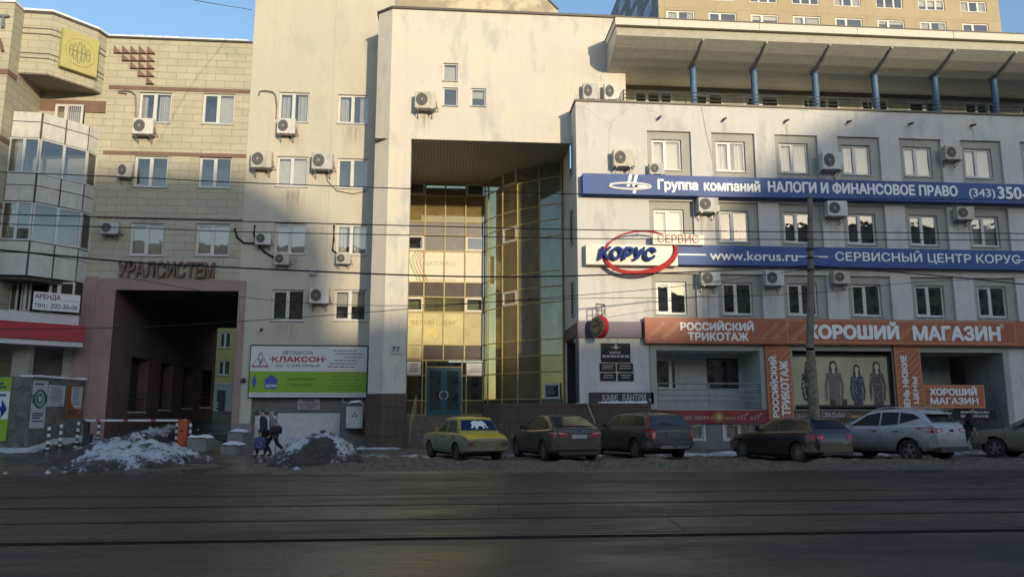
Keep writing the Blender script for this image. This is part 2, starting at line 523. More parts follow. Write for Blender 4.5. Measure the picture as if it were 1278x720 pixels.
def text(s, r, Y, mat, parent, depth=0.02, bold=0.0, shear=0.0, mirror=False, name='lettering', slant=None, res=2):
    """raised lettering fitted to the rectangle r = (x0, x1, z0, z1) on the plane y = Y; its face stands depth in front"""
    cu = bpy.data.curves.new(name, 'FONT')
    cu.body = s
    cu.resolution_u = res
    cu.shear = shear
    cu.extrude = 0.05
    ob = bpy.data.objects.new(name, cu)
    COL.objects.link(ob)
    dg = bpy.context.evaluated_depsgraph_get()
    loops = []
    for sp in ob.evaluated_get(dg).to_curve(dg).splines:
        bp = sp.bezier_points
        pts = []
        if len(bp):
            for a, b in zip(bp, list(bp[1:]) + [bp[0]]):
                q = interpolate_bezier(a.co, a.handle_right, b.handle_left, b.co, res + 2)[:-1]
                straight = (a.handle_right - a.co).cross(b.co - a.co).length < 1e-5 and (b.handle_left - b.co).cross(b.co - a.co).length < 1e-5
                pts += q[:1] if straight else q
        else:
            pts = [Vector(p.co[:3]) for p in sp.points]
        pts = [Vector((p.x, p.y)) for p in pts]
        loops.append((sum(a.x * b.y - b.x * a.y for a, b in zip(pts, pts[1:] + pts[:1])) / 2, pts))
    ob.to_curve_clear()
    bpy.data.objects.remove(ob)
    bpy.data.curves.remove(cu)
    # contours that touch are merged by winding number, so overlapping strokes become one clean shape
    groups = []
    for _, l in loops:
        lo, hi = min(p.x for p in l), max(p.x for p in l)
        hit = [g for g in groups if g[0] <= hi and g[1] >= lo]
        for g in hit:
            groups.remove(g)
        groups.append([min([lo] + [g[0] for g in hit]), max([hi] + [g[1] for g in hit]), sum([g[2] for g in hit], []) + [l]])
    vs, fs = [], []
    for _, _, ls in groups:
        flat, ed = [], []
        for l in ls:
            o = len(flat)
            flat += l
            ed += [(o + q, o + (q + 1) % len(l)) for q in range(len(l))]
        cv, _, cf, _, _, _ = delaunay_2d_cdt(flat, ed, [], 0, 1e-5)
        segs = [(flat[a], flat[b]) for a, b in ed]
        base, n_f = len(vs), len(cv)
        vs += [Vector((p.x, p.y, 1)) for p in cv] + [Vector((p.x, p.y, -1)) for p in cv]
        count = {}
        for f in cf:
            c = sum((cv[q] for q in f), Vector((0, 0))) / len(f)
            w = 0
            for a, b in segs:
                if (a.y <= c.y) != (b.y <= c.y) and a.x + (c.y - a.y) / (b.y - a.y) * (b.x - a.x) > c.x:
                    w += 1 if b.y > a.y else -1
            if w:
                fs.append(tuple(base + q for q in f))
                for q in range(len(f)):
                    e = (f[q], f[(q + 1) % len(f)])
                    count[e] = count.get(e, 0) + 1
        fs += [(base + a, base + b, base + b + n_f, base + a + n_f) for (a, b) in count if (b, a) not in count]
    lx, hx = min(v.x for v in vs), max(v.x for v in vs)
    ly, hy = min(v.y for v in vs), max(v.y for v in vs)
    x0, x1, z0, z1 = r
    b = max(0.0, bold) * 1.25 * (z1 - z0)                  # strokes thickened by shifted copies, each a hair behind the last
    shifts = [(0, 0)] if b == 0 else [(b, .0011), (-b, -.0011), (.0009, b), (-.0009, -b)] + ([(b * .7, b * .7), (-b * .7, -b * .7), (b * .7, -b * .7), (-b * .7, b * .7)] if bold > 0.025 else [])
    cx, cz = (x0 + x1) / 2, (z0 + z1) / 2
    st = min(0.0009, depth / 12)
    mb = MB()
    for k, (dx, dz) in enumerate(shifts):
        out = []
        for v in vs:
            u, w = (v.x - lx) / (hx - lx), (v.y - ly) / (hy - ly)
            u = 1 - u if mirror else u
            x, z = x0 + b + u * (x1 - x0 - 2 * b) + dx, z0 + b + w * (z1 - z0 - 2 * b) + dz
            if slant:
                x, z = cx + (x - cx) * cos(slant) - (z - cz) * sin(slant), cz + (x - cx) * sin(slant) + (z - cz) * cos(slant)
            hair = st * k
            out.append((x, Y - (depth - hair if v.z > 0 else 0.4 * hair), z))
        mb.add(out, fs)
    return mb.build(name, mat, parent)

def print_lines(mb, x0, x1, z0, z1, Y, rows, seed=1, fill=0.55, m=0, align='L', ws=(0.05, 0.17)):
    """unreadably small print: rows of word-long strokes"""
    rnd = random.Random(seed)
    h = (z1 - z0) / rows
    for i in range(rows):
        zt = z1 - i * h
        x = x0
        end = x1 - (x1 - x0) * rnd.uniform(0.0, 0.35)
        if align == 'C':
            x = x0 + (x1 - end) / 2
            end = x1 - (x1 - end) / 2
        while x < end - 0.02:
            w = min(rnd.uniform(*ws) * (x1 - x0), end - x)
            mb.box(x, x + w, Y - 0.004, Y, zt - h * fill, zt, m)
            x += w + min(0.03, ws[0] * 0.45) * (x1 - x0)

# ---------------------------------------------------------------- windows
def window(parent, r, Y, style='2', back='curtain', glassm=None, fw=0.075, sill=True, split=0.42, seed=0, frame=None, depth=0.9, name='window', roomcol=None):
    """part 'window' (frame with the room behind it) > pane, sill, curtain; r in the plane y = Y"""
    x0, x1, z0, z1 = r
    rnd = random.Random(seed * 13 + int(x0 * 10) + int(z0 * 7))
    mb = MB()
    d = 0.06
    mb.box(x0, x0 + fw, Y, Y + d, z0, z1)
    mb.box(x1 - fw, x1, Y, Y + d, z0, z1)
    mb.box(x0 + fw, x1 - fw, Y, Y + d, z0, z0 + fw)
    mb.box(x0 + fw, x1 - fw, Y, Y + d, z1 - fw, z1)
    xs = []
    if style == '2':
        xs = [x0 + (x1 - x0) * split]
    elif style == '3':
        xs = [x0 + (x1 - x0) * 0.33, x0 + (x1 - x0) * 0.67]
    for x in xs:
        mb.box(x - fw * 0.75, x + fw * 0.75, Y, Y + d, z0 + fw, z1 - fw)
    if style == '2':                      # the opening sash has a heavier frame
        xm = xs[0]
        q = fw * 0.55
        a, b = x0 + fw, xm - fw * 0.75
        mb.box(a, a + q, Y - 0.015, Y + d - 0.01, z0 + fw, z1 - fw)
        mb.box(b - q, b, Y - 0.015, Y + d - 0.01, z0 + fw, z1 - fw)
        mb.box(a + q, b - q, Y - 0.015, Y + d - 0.01, z0 + fw, z0 + fw + q)
        mb.box(a + q, b - q, Y - 0.015, Y + d - 0.01, z1 - fw - q, z1 - fw)
    # the room behind
    ya, yb = Y + d + 0.002, Y + d + depth
    mb.quad((x0, yb, z0), (x1, yb, z0), (x1, yb, z1), (x0, yb, z1), 1)
    mb.quad((x0, ya, z0), (x0, yb, z0), (x0, yb, z1), (x0, ya, z1), 1)
    mb.quad((x1, ya, z0), (x1, ya, z1), (x1, yb, z1), (x1, yb, z0), 1)
    mb.quad((x0, ya, z1), (x0, yb, z1), (x1, yb, z1), (x1, ya, z1), 1)
    mb.quad((x0, ya, z0), (x1, ya, z0), (x1, yb, z0), (x0, yb, z0), 1)
    w = mb.build(name, [frame or M_PVC, roomcol or M_ROOM], parent)
    pb = MB()
    edges = [x0 + fw] + xs + [x1 - fw]
    for a, b in zip(edges, edges[1:]):
        pb.quad((a, Y + 0.035, z0 + fw), (b, Y + 0.035, z0 + fw), (b, Y + 0.035, z1 - fw), (a, Y + 0.035, z1 - fw))
    pb.build('pane', glassm or M_GLASS, w)
    if sill:
        MB().box(x0 - 0.04, x1 + 0.04, Y - 0.16, Y - 0.002, z0 - 0.05, z0 - 0.012).build('sill', M_SILL, w)
    yc = Y + d + 0.12
    def sheet(a, b, c, e, mat, wave=True, nm='curtain'):
        cb = MB()
        n = max(4, int((b - a) / 0.05))
        vs, fs = [], []
        for i in range(n + 1):
            x = a + (b - a) * i / n
            y = yc + (0.03 * sin(i * 1.7) if wave else 0)
            vs += [(x, y, c), (x, y, e)]
        for i in range(n):
            fs.append((2 * i, 2 * i + 2, 2 * i + 3, 2 * i + 1))
        cb.add(vs, fs)
        cb.build(nm, mat, w)
    if back == 'curtain':
        wd = x1 - x0
        sheet(x0 + 0.03, x0 + wd * rnd.uniform(0.22, 0.45), z0 + 0.02, z1 - 0.03, M_CURTAIN)
        sheet(x1 - wd * rnd.uniform(0.25, 0.5), x1 - 0.03, z0 + 0.02, z1 - 0.03, M_CURTAIN)
    elif back == 'blind':
        sheet(x0 + 0.03, x1 - 0.03, z0 + 0.02, z1 - 0.03, M_BLIND, False, 'blind')
    elif back == 'halfblind':
        sheet(x0 + (x1 - x0) * 0.5, x1 - 0.03, z0 + 0.02, z1 - 0.03, M_BLIND, False, 'blind')
    elif back == 'roller':
        sheet(x0 + 0.03, x1 - 0.03, z0 + (z1 - z0) * rnd.uniform(0.0, 0.1), z1 - 0.03, M_ROLLER, False, 'blind')
    elif back == 'halfroller':
        sheet(x0 + 0.03, x1 - 0.03, z0 + (z1 - z0) * rnd.uniform(0.4, 0.7), z1 - 0.03, M_ROLLER, False, 'blind')
    return w

# ================================================================ THE SETTING: ground, road, rails
def asphalt(name='wet_asphalt', lo=(0.010, 0.010, 0.010), hi=(0.024, 0.023, 0.021)):
    k = NT(name)
    v = k.coords()
    vs_ = k.coords((0.10, 0.9, 1))
    n1 = k.noise(vs_, 1.2, 7, 0.65, 0.6)
    n2 = k.noise(v, 0.35, 5, 0.6)
    n3 = k.noise(v, 28.0, 3, 0.7)
    c = k.mix(k.ramp(n1, [(0.35, 0.0), (0.7, 1.0)]), lo, hi)
    c = k.mix(k.math('MULTIPLY', k.ramp(n2, [(0.45, 0.0), (0.7, 1.0)]), 0.5), c, (0.030, 0.031, 0.032))
    c = k.mix(k.math('MULTIPLY', k.ramp(n3, [(0.5, 0.0), (0.75, 1.0)]), 0.4), c, (0.12, 0.11, 0.10))
    n4 = k.noise(k.coords((0.35, 1.6, 1)), 2.2, 7, 0.7, 0.8)
    c = k.mix(k.math('MULTIPLY', k.ramp(n4, [(0.50, 0), (0.64, 1)]), 0.65), c, (0.050, 0.046, 0.039))
    n5 = k.noise(k.coords((0.8, 1.2, 1)), 3.4, 6, 0.75)
    c = k.mix(k.math('MULTIPLY', k.ramp(n5, [(0.36, 1), (0.44, 0)]), 0.6), c, (0.006, 0.006, 0.006))
    vo = k.n('ShaderNodeTexVoronoi', feature='DISTANCE_TO_EDGE')
    vo.inputs['Scale'].default_value = 0.45
    wv = k.n('ShaderNodeMix', data_type='VECTOR')
    wv.inputs[0].default_value = 0.55
    nn = k.n('ShaderNodeTexNoise')
    nn.inputs['Scale'].default_value = 1.1
    nn.inputs['Detail'].default_value = 8
    k.l(v, nn.inputs['Vector'])
    k.l(k.coords((0.5, 1.3, 1)), wv.inputs[4])
    k.l(nn.outputs['Color'], wv.inputs[5])
    k.l(wv.outputs[1], vo.inputs['Vector'])
    crack = k.ramp(vo.outputs['Distance'], [(0.0, 1.0), (0.010, 0.0)])
    gate = k.ramp(k.noise(v, 0.25, 3), [(0.45, 0.0), (0.58, 1.0)])
    ck = k.math('MULTIPLY', crack, gate)
    c = k.mix(k.math('MULTIPLY', ck, 0.8), c, (0.012, 0.012, 0.012))
    wet = k.noise(k.coords((0.22, 0.8, 1)), 0.8, 6, 0.7, 0.5)
    r = k.ramp(wet, [(0.32, 0.24), (0.48, 0.42), (0.66, 0.70)])
    h = k.math('ADD', k.math('MULTIPLY', n3, 0.6), k.math('MULTIPLY', ck, -1.5))
    k.bsdf(c, r, 0, 0.29, k.bump(h, 0.6, 0.012))
    return k.m
M_ASPH = asphalt()
M_TRACKBED = asphalt('tram_bed_concrete', (0.013, 0.012, 0.011), (0.036, 0.033, 0.028))

def slush_mat():
    k = NT('dirty_slush')
    v = k.coords()
    at_s = k.n('ShaderNodeAttribute', attribute_name='snow')
    at_w = k.n('ShaderNodeAttribute', attribute_name='wet')
    n1 = k.noise(v, 2.2, 8, 0.75)
    n2 = k.noise(v, 11.0, 6, 0.75)
    n3 = k.noise(v, 0.6, 4)
    dirt = k.mix(k.ramp(n1, [(0.3, 0), (0.7, 1)]), (0.050, 0.042, 0.031), (0.145, 0.122, 0.088))
    dirt = k.mix(k.math('MULTIPLY', k.ramp(n2, [(0.5, 0), (0.62, 1)]), 0.8), dirt, (0.25, 0.218, 0.168))
    dirt = k.mix(k.math('MULTIPLY', k.ramp(n2, [(0.34, 1), (0.46, 0)]), 0.85), dirt, (0.025, 0.023, 0.02))
    snow = k.mix(k.ramp(n2, [(0.35, 0), (0.62, 1)]), (0.34, 0.335, 0.33), (0.74, 0.75, 0.77))
    f = k.math('ADD', at_s.outputs['Fac'], k.math('MULTIPLY', k.math('SUBTRACT', n1, 0.5), 2.0))
    f = k.ramp(f, [(0.48, 0), (0.60, 1)])
    c = k.mix(f, dirt, snow)
    wetc = k.mix(k.ramp(n3, [(0.3, 0), (0.7, 1)]), (0.030, 0.028, 0.026), (0.060, 0.054, 0.046))
    c = k.mix(k.math('MULTIPLY', at_w.outputs['Fac'], 0.92), c, wetc)
    r = k.math('SUBTRACT', 0.75, k.math('MULTIPLY', at_w.outputs['Fac'], k.ramp(n3, [(0.35, 0.62), (0.7, 0.36)])))
    hh = k.math('MULTIPLY', n2, k.math('SUBTRACT', 1.0, k.math('MULTIPLY', at_w.outputs['Fac'], 0.9)))
    k.bsdf(c, r, 0, 0.5, k.bump(hh, 0.7, 0.06))
    return k.m
M_SLUSH = slush_mat()

def heap_mat():
    k = NT('dirty_snow_heap')
    v = k.coords()
    n1 = k.noise(v, 1.7, 8, 0.72, 0.4)
    n2 = k.noise(v, 9.0, 6, 0.75)
    at_d = k.n('ShaderNodeAttribute', attribute_name='dirt')
    f = k.math('ADD', k.math('SUBTRACT', n1, 0.5), k.math('MULTIPLY', k.math('SUBTRACT', n2, 0.5), 0.9))
    f = k.math('ADD', k.math('MULTIPLY', f, 1.6), at_d.outputs['Fac'])
    snow = k.mix(k.ramp(n2, [(0.35, 0), (0.65, 1)]), (0.40, 0.42, 0.45), (0.78, 0.80, 0.83))
    dirt = k.mix(k.ramp(n2, [(0.35, 0), (0.65, 1)]), (0.030, 0.026, 0.022), (0.11, 0.095, 0.08))
    c = k.mix(k.ramp(f, [(0.45, 0), (0.60, 1)]), snow, dirt)
    k.bsdf(c, 0.75, 0, 0.4, k.bump(n2, 0.9, 0.08))
    return k.m
M_HEAP = heap_mat()

g = MB()
g.quad((-1200, -900, -0.55), (1200, -900, -0.55), (1200, 1500, -0.55), (-1200, 1500, -0.55))
tag(g.build('ground', M_CONC), kind='structure')
r_ = MB()
r_.quad((-160, -24, 0), (160, -24, 0), (160, 21.6, 0), (-160, 21.6, 0))
tag(r_.build('road', M_ASPH), kind='structure')
r_ = MB()
r_.box(-160, 160, -34, -24, -0.5, 0.14)
tag(r_.build('pavement', M_CONC), kind='structure')

M_RAIL = plain('worn_rail_steel', (0.10, 0.095, 0.09), 0.4, 0.9, var=0.2)
M_GROOVE = plain('rail_groove', (0.006, 0.006, 0.006), 0.95, spec=0.1)
def rail(Y, w=0.065, gr=0.085):
    mb = MB()
    pts = [(-160, Y + 0.35), (-40, Y + 0.42), (-14, Y - 0.10), (0, Y), (14, Y + 0.12), (40, Y - 0.1), (160, Y - 0.3)]
    for (xa, ya), (xb, yb) in zip(pts, pts[1:]):
        mb.quad((xa, ya, 0.005), (xb, yb, 0.005), (xb, yb + w, 0.005), (xa, ya + w, 0.005), 0)
        mb.quad((xa, ya - gr, 0.004), (xb, yb - gr, 0.004), (xb, yb, 0.004), (xa, ya, 0.004), 1)
        mb.quad((xa, ya + w, 0.004), (xb, yb + w, 0.004), (xb, yb + w + 0.05, 0.004), (xa, ya + w + 0.05, 0.004), 1)
    tag(mb.build('tram_rail', [M_RAIL, M_GROOVE]), kind='structure')
rail(10.30, 0.08, 0.22)
rail(12.05, 0.06, 0.09)
rail(13.95, 0.06, 0.11)
rail(15.70, 0.05, 0.06)

tb = MB()
for (ya, yb, d_) in ((10.35, 12.0, 0.42), (12.15, 13.85, 0.3), (14.05, 15.65, 0.3)):
    xs_3 = [-160, -40, -14, 0, 14, 40, 160]
    off = [0.38, 0.36, -0.1, 0.0, 0.12, -0.1, -0.3]
    for q in range(6):
        tb.quad((xs_3[q], ya + off[q], 0.002), (xs_3[q + 1], ya + off[q + 1], 0.002), (xs_3[q + 1], yb + off[q + 1], 0.002), (xs_3[q], yb + off[q], 0.002))
tag(tb.build('tram_bed', M_TRACKBED), kind='structure')
jb = MB()
rj = random.Random(11)
for (ya, yb) in ((10.40, 11.90), (12.2, 13.75), (14.1, 15.6)):
    x = -26.0
    while x < 30:
        if rj.random() < 0.45:
            s_ = rj.uniform(-0.04, 0.16)
            jb.quad((x, ya, 0.004), (x + 0.02, ya, 0.004), (x + 0.02 + s_, yb, 0.004), (x + s_, yb, 0.004))
        x += rj.uniform(1.3, 2.6)
tag(jb.build('paving_joint', plain('joint_tar', (0.011, 0.010, 0.009), 0.8)), kind='structure')

def smooth(a, b, x):
    t = min(1, max(0, (x - a) / (b - a)))
    return t * t * (3 - 2 * t)
def base_z(x, y):
    """street level behind the kerb: up into the passage on the left, down to the garage, a step up to the shop"""
    left = smooth(-8.4, -11.0, x) * (0.47 * smooth(29.5, 36.8, y) + max(0, y - 36.8) * 0.052)
    gar = smooth(-10.4, -8.6, x) * smooth(-4.2, -5.0, x) * (-0.42) * smooth(31.2, 36.4, y)
    right = smooth(-4.6, -3.6, x) * 0.12 * smooth(30.2, 31.0, y)
    return left + gar + right
def ground_strip():
    x0, x1, y0, y1 = -34.0, 44.0, 20.3, 37.0
    nx, ny = 640, 190
    vs, fs, sn, wt = [], [], [], []
    for j in range(ny + 1):
        y = y0 + (y1 - y0) * j / ny
        for i in range(nx + 1):
            x = x0 + (x1 - x0) * i / nx
            z = base_z(x, y)
            strip = smooth(-4.2, -2.6, x) * smooth(20.9, 22.4, y) * smooth(30.8, 29.5, y)
            n_a = noise.fractal(Vector((x * 1.1, y * 1.6, 0.3)), 1.0, 2.0, 5)
            n_b = noise.fractal(Vector((x * 0.35, y * 0.7, 4.1)), 1.0, 2.0, 3)
            ridge = math.exp(-((y - 22.9 - 0.5 * n_b) / 0.9) ** 2)
            n_c = noise.fractal(Vector((x * 3.3, y * 3.6, 9.3)), 1.0, 2.0, 4)
            z += strip * (0.05 + 0.075 * n_a + 0.045 * n_c + ridge * (0.12 + 0.10 * n_b + 0.08 * n_a))
            kerb = smooth(21.4, 20.6, y)
            z = z * (1 - kerb) - 0.03 * kerb
            z += 0.006 * n_a * (1 - strip)
            s = 0.0
            if x > -4:
                s = 0.42 * smooth(27.0, 28.4, y) * smooth(31.2, 29.6, y) + 0.10 * strip
                s += 0.25 * smooth(8.0, 10, x) * smooth(13, 11.5, x) * smooth(26, 28, y)
            # the snow line along the stone wall on the left and at the foot of the pier
            ew = 33.0 - smooth(-16.0, -12.5, x) * 0.0
            s += 0.85 * smooth(-15.4, -16.6, x) * smooth(ew - 1.9, ew - 1.0, y)
            s += 0.55 * smooth(-12.6, -14.2, x) * smooth(33.6, 34.6, y)
            s += 0.75 * smooth(-4.3, -3.9, x) * smooth(-1.7, -2.2, x) * smooth(32.6, 33.2, y)
            if s > 0.5:
                z += 0.10 * (s - 0.5) * (1.4 + n_a)
            for (hx, hy, ra_, rb_) in ((-9.75, 24.6, 2.5, 2.3), (-4.1, 25.0, 1.5, 1.8)):
                hr = sqrt(((x - hx) / ra_) ** 2 + ((y - hy) / rb_) ** 2)
                s += 0.42 * smooth(1.45, 0.85, hr) * (0.6 + n_a)
                z += 0.09 * smooth(1.5, 0.9, hr) * (0.5 + n_a)
            w = (1 - strip) * smooth(-2.5, -5.5, x) * (1 - min(1, max(0, s) * 1.6))
            w = max(w, 0.8 * smooth(22.0, 21.2, y))
            vs.append((x, y, z))
            sn.append(s)
            wt.append(w)
    for j in range(ny):
        for i in range(nx):
            a = j * (nx + 1) + i
            fs.append((a, a + 1, a + nx + 2, a + nx + 1))
    mb = MB().add(vs, fs)
    o = mb.build('slushy_pavement', M_SLUSH, smooth=True)
    for nm, arr in (('snow', sn), ('wet', wt)):
        a = o.data.attributes.new(nm, 'FLOAT', 'POINT')
        a.data.foreach_set('value', arr)
    return tag(o, kind='structure')
ground_strip()
mb = MB()                                    # the lane through the passage and the yard behind
for (ya, yb) in ((36.9, 45), (45, 53), (53, 62)):
    za, zb = 0.46 + (ya - 36.8) * 0.052, 0.46 + (yb - 36.8) * 0.052
    mb.quad((-17.5, ya, za), (-9.5, ya, za), (-9.5, yb, zb), (-17.5, yb, zb))
zb = 0.46 + 25.2 * 0.052
mb.quad((-60, 62, zb), (10, 62, zb), (10, 84, zb + 0.2), (-60, 84, zb + 0.2))
mb.quad((-60, 53.2, zb - 0.47), (-17.5, 53.2, zb - 0.47), (-17.5, 62, zb), (-60, 62, zb))
tag(mb.build('yard_lane', M_ASPH), kind='structure')

def heap(label, c, rx, ry, h, seed, hollow=None, name='snow_heap', peak=(0.0, 0.0)):
    nx, ny = 90, 60
    vs, fs, dt = [], [], []
    for j in range(ny + 1):
        for i in range(nx + 1):
            u, v = -1.25 + 2.5 * i / nx, -1.25 + 2.5 * j / ny
            x, y = c[0] + u * rx, c[1] + v * ry
            n0 = noise.fractal(Vector((x * 0.9 + seed, y * 0.9, seed * 3.1)), 1.0, 2.0, 6)
            n1 = noise.fractal(Vector((x * 3.1 + seed, y * 3.1, seed)), 1.0, 2.0, 5)
            rr = sqrt((u - peak[0] * (1 - abs(u))) ** 2 + (v - peak[1] * (1 - abs(v))) ** 2)
            p = max(0.0, 1 - rr * (1 + 0.22 * n0))
            z = h * 0.92 * (p ** 0.50) * (1 + 0.28 * n0) + 0.11 * n1 * min(1, p * 4) * h
            d = 0.39 + 0.30 * smooth(0.35, 0.0, p) + 0.16 * smooth(0.45, 0.8, p)
            if hollow:
                q = sqrt(((u - hollow[0]) / hollow[2]) ** 2 + ((v - hollow[1]) / hollow[3]) ** 2)
                if q < 1:
                    d += 0.9 * smooth(1.0, 0.6, q)
                    z -= h * 0.22 * smooth(1.0, 0.4, q)
            if p <= 0:
                z = -0.1
            vs.append((x, y, z + base_z(x, y) - 0.02))
            dt.append(d)
    for j in range(ny):
        for i in range(nx):
            a = j * (nx + 1) + i
            fs.append((a, a + 1, a + nx + 2, a + nx + 1))
    rq = random.Random(int(seed * 7))
    n0_ = len(vs)
    for _ in range(46):                                   # frozen lumps broken off the crust
        k = rq.randrange(n0_)
        x, y, z = vs[k]
        if z < base_z(x, y) + 0.03 and rq.random() < 0.75:
            continue
        q, m_ = len(vs), rq.uniform(0.035, 0.12)
        pts = [(1, 0, 0), (-1, 0, 0), (0, 1, 0), (0, -1, 0), (0, 0, 1), (0, 0, -1)]
        pts = [(x + a * m_ * rq.uniform(.6, 1.5), y + b * m_ * rq.uniform(.6, 1.4), max(z, base_z(x, y)) + c * m_ * rq.uniform(.5, 1.1)) for a, b, c in pts]
        vs += pts
        dt += [rq.choice((0.1, 0.4, 0.9))] * 6
        fs += [(q + a, q + b, q + c) for a, b, c in ((0, 2, 4), (2, 1, 4), (1, 3, 4), (3, 0, 4), (2, 0, 5), (1, 2, 5), (3, 1, 5), (0, 3, 5))]
    o = MB().add(vs, fs).build(name, M_HEAP, smooth=True, angle=40)
    a = o.data.attributes.new('dirt', 'FLOAT', 'POINT')
    a.data.foreach_set('value', dt)
    # lumps of ice lying on the heap belong to it
    return tag(o, label, 'snow heap', 'ploughed snow heaps')

heap('long low heap of dirty snow in front of the passage and barrier', (-9.75, 24.6), 2.5, 2.3, 0.95, 3.0, hollow=(-0.75, -0.45, 0.6, 0.7), peak=(0.1, 0.1))
heap('pointed heap of dirty snow with a black hollow, in front of the garage door', (-4.1, 25.0), 1.42, 1.8, 1.16, 8.0, hollow=(0.2, -0.62, 0.42, 0.42), peak=(0.12, 0.0))

# ================================================================ LEFT: the building faced with beige slabs
YL = 36.8
def on(px, py, P, Q):
    """the point of the upright plane through P and Q (x, y) that the pixel sees"""
    d = ray(px, py)
    nx_, ny_ = Q[1] - P[1], -(Q[0] - P[0])
    t = ((P[0] - CAM_LOC.x) * nx_ + (P[1] - CAM_LOC.y) * ny_) / (d.x * nx_ + d.y * ny_)
    return CAM_LOC + d * t
ZT = at(220, 51, YL).z
LB = thing('apartment_building', 'beige building faced in stone slabs, with curved glazed bay and a dark passage', 'building', (-14, 36.8, 0))
XJ = at(304.5, 250, YL).x                        # joint with the cream block
XB = at(133, 150, YL).x
pf = rect(112, 349, 302, 560, YL)                # pink portal
op = rect(135, 362.5, 291.5, 600, YL)
op = (op[0], op[1], -0.3, op[3])
wins = [(173, 115.5, 213.5, 153), (252.5, 117, 292.5, 155), (167, 195, 209, 233.5), (248, 196, 288.5, 234.5), (161.5, 278.5, 204, 319), (244, 279, 286.5, 319)]
wr = [rect(*w, YL) for w in wins]
mb = MB()
mb.wall(XB - 0.4, XJ, pf[3], ZT, YL, wr, 0.16)
mb.wall(pf[0] - 1.2, pf[0], -0.2, pf[3], YL)
mb.quad((XB - 0.4, YL, ZT), (XJ, YL, ZT), (XJ, YL + 14, ZT), (XB - 0.4, YL + 14, ZT))
mb.quad((XJ, YL, 0), (XJ, YL + 16, 0), (XJ, YL + 16, ZT), (XJ, YL, ZT))
mb.quad((-26, YL + 16, 7.3), (XJ, YL + 16, 7.3), (XJ, YL + 16, ZT), (-26, YL + 16, ZT))
mb.build('wall', W_TILE, LB)
for i, (w, b) in enumerate(zip(wr, ['curtain', 'halfblind', 'none', 'none', 'roller', 'roller'])):
    window(LB, w, YL + 0.10, '2', b, seed=i, split=0.5)
mb = MB()
for (ya, yb) in ((109.5, 114.0), (190.5, 195.0), (272.3, 274.2)):
    a = rect(130, ya, 304, yb, YL)
    segs = [(XB - 0.02, XJ - 0.01)]
    mb.box(segs[0][0], segs[0][1], YL - 0.035, YL - 0.002, a[2], a[3])
mb.build('string_course', M_BROWN, LB)
mb = MB()
mb.box(XB - 0.3, XJ - 0.02, YL - 0.10, YL + 0.25, ZT + 0.002, ZT + 0.06)
mb.build('coping', M_TIN, LB)
mb = MB()
n = 40
for i in range(n):
    a, b = XB - 0.2 + (XJ - XB) * i / n, XB - 0.2 + (XJ - XB) * (i + 1) / n
    h = 0.07 + 0.05 * abs(noise.noise(Vector((i * 0.4, 1, 2))))
    mb.box(a, min(b, XJ - 0.03), YL - 0.13, YL + 3.0, ZT + 0.064, ZT + 0.064 + h)
mb.build('roof_snow', M_SNOWCAP, LB)
# relief of brown triangles (15, arranged as a stepped pennant)
mb = MB()
for row, (start, cnt) in enumerate(((0, 5), (1, 4), (2, 3), (3, 2), (4, 1))):
    for c_ in range(cnt):
        px, py = 143.4 + (start + c_) * 10.35 - row * 0.3, 58.3 + row * 9.45 + (start + c_) * 0.18
        p = rect(px, py, px + 9.8, py + 9.0, YL)
        mb.xz([(p[0], p[2]), (p[1], p[2]), (p[0], p[3])], YL - 0.14, YL - 0.003)
mb.build('triangle_relief', M_BROWN, LB)
# the portal and the passage
W_PINKSHADE = stucco('shaded_pink_plaster', (0.15, 0.095, 0.085), (0.17, 0.11, 0.10), (0.09, 0.06, 0.055), 0.5, crack=False)  # darker copy of the portal's pink: the passage's shade put into the colour
mb = MB()
mb.wall(pf[0], pf[1], -0.2, pf[3], YL - 0.05, [op], 0.0)
mb.quad((pf[0], YL - 0.05, -0.2), (pf[0], YL - 0.05, pf[3]), (pf[0], YL, pf[3]), (pf[0], YL, -0.2))
mb.quad((pf[0], YL - 0.05, pf[3]), (pf[1], YL - 0.05, pf[3]), (pf[1], YL, pf[3]), (pf[0], YL, pf[3]))
mb.build('portal', W_PINK, LB)
niches = [(39.2, 41.4), (43.2, 45.0), (46.8, 48.6), (50.0, 52.2)]
mb = MB()
ys = [YL - 0.05] + [y for nn in niches for y in nn] + [52.9]
for i in range(0, len(ys), 2):
    mb.quad((op[0], ys[i], -0.3), (op[0], ys[i + 1], -0.3), (op[0], ys[i + 1], op[3]), (op[0], ys[i], op[3]))
for (a, b) in niches:
    zb_, zt_ = 1.55 + (a - 36.8) * 0.03, 4.35
    mb.quad((op[0], a, -0.3), (op[0], b, -0.3), (op[0], b, zb_), (op[0], a, zb_))
    mb.quad((op[0], a, zt_), (op[0], b, zt_), (op[0], b, op[3]), (op[0], a, op[3]))
    X2 = op[0] - 0.55
    mb.quad((op[0], b, zb_), (X2, b, zb_), (X2, b, zt_), (op[0], b, zt_))
    mb.quad((op[0], a, zb_), (op[0], a, zt_), (X2, a, zt_), (X2, a, zb_))
    mb.quad((op[0], a, zb_), (op[0], b, zb_), (X2, b, zb_), (X2, a, zb_))
    mb.quad((op[0], a, zt_), (X2, a, zt_), (X2, b, zt_), (op[0], b, zt_))
mb.build('passage_wall', W_PINKSHADE, LB)
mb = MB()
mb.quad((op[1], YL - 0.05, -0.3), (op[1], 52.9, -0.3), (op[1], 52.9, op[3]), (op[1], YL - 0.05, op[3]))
mb.build('passage_side_wall', W_PINKSHADE, LB)
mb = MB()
mb.quad((op[0], YL - 0.05, op[3]), (op[1], YL - 0.05, op[3]), (op[1], 52.9, op[3]), (op[0], 52.9, op[3]))
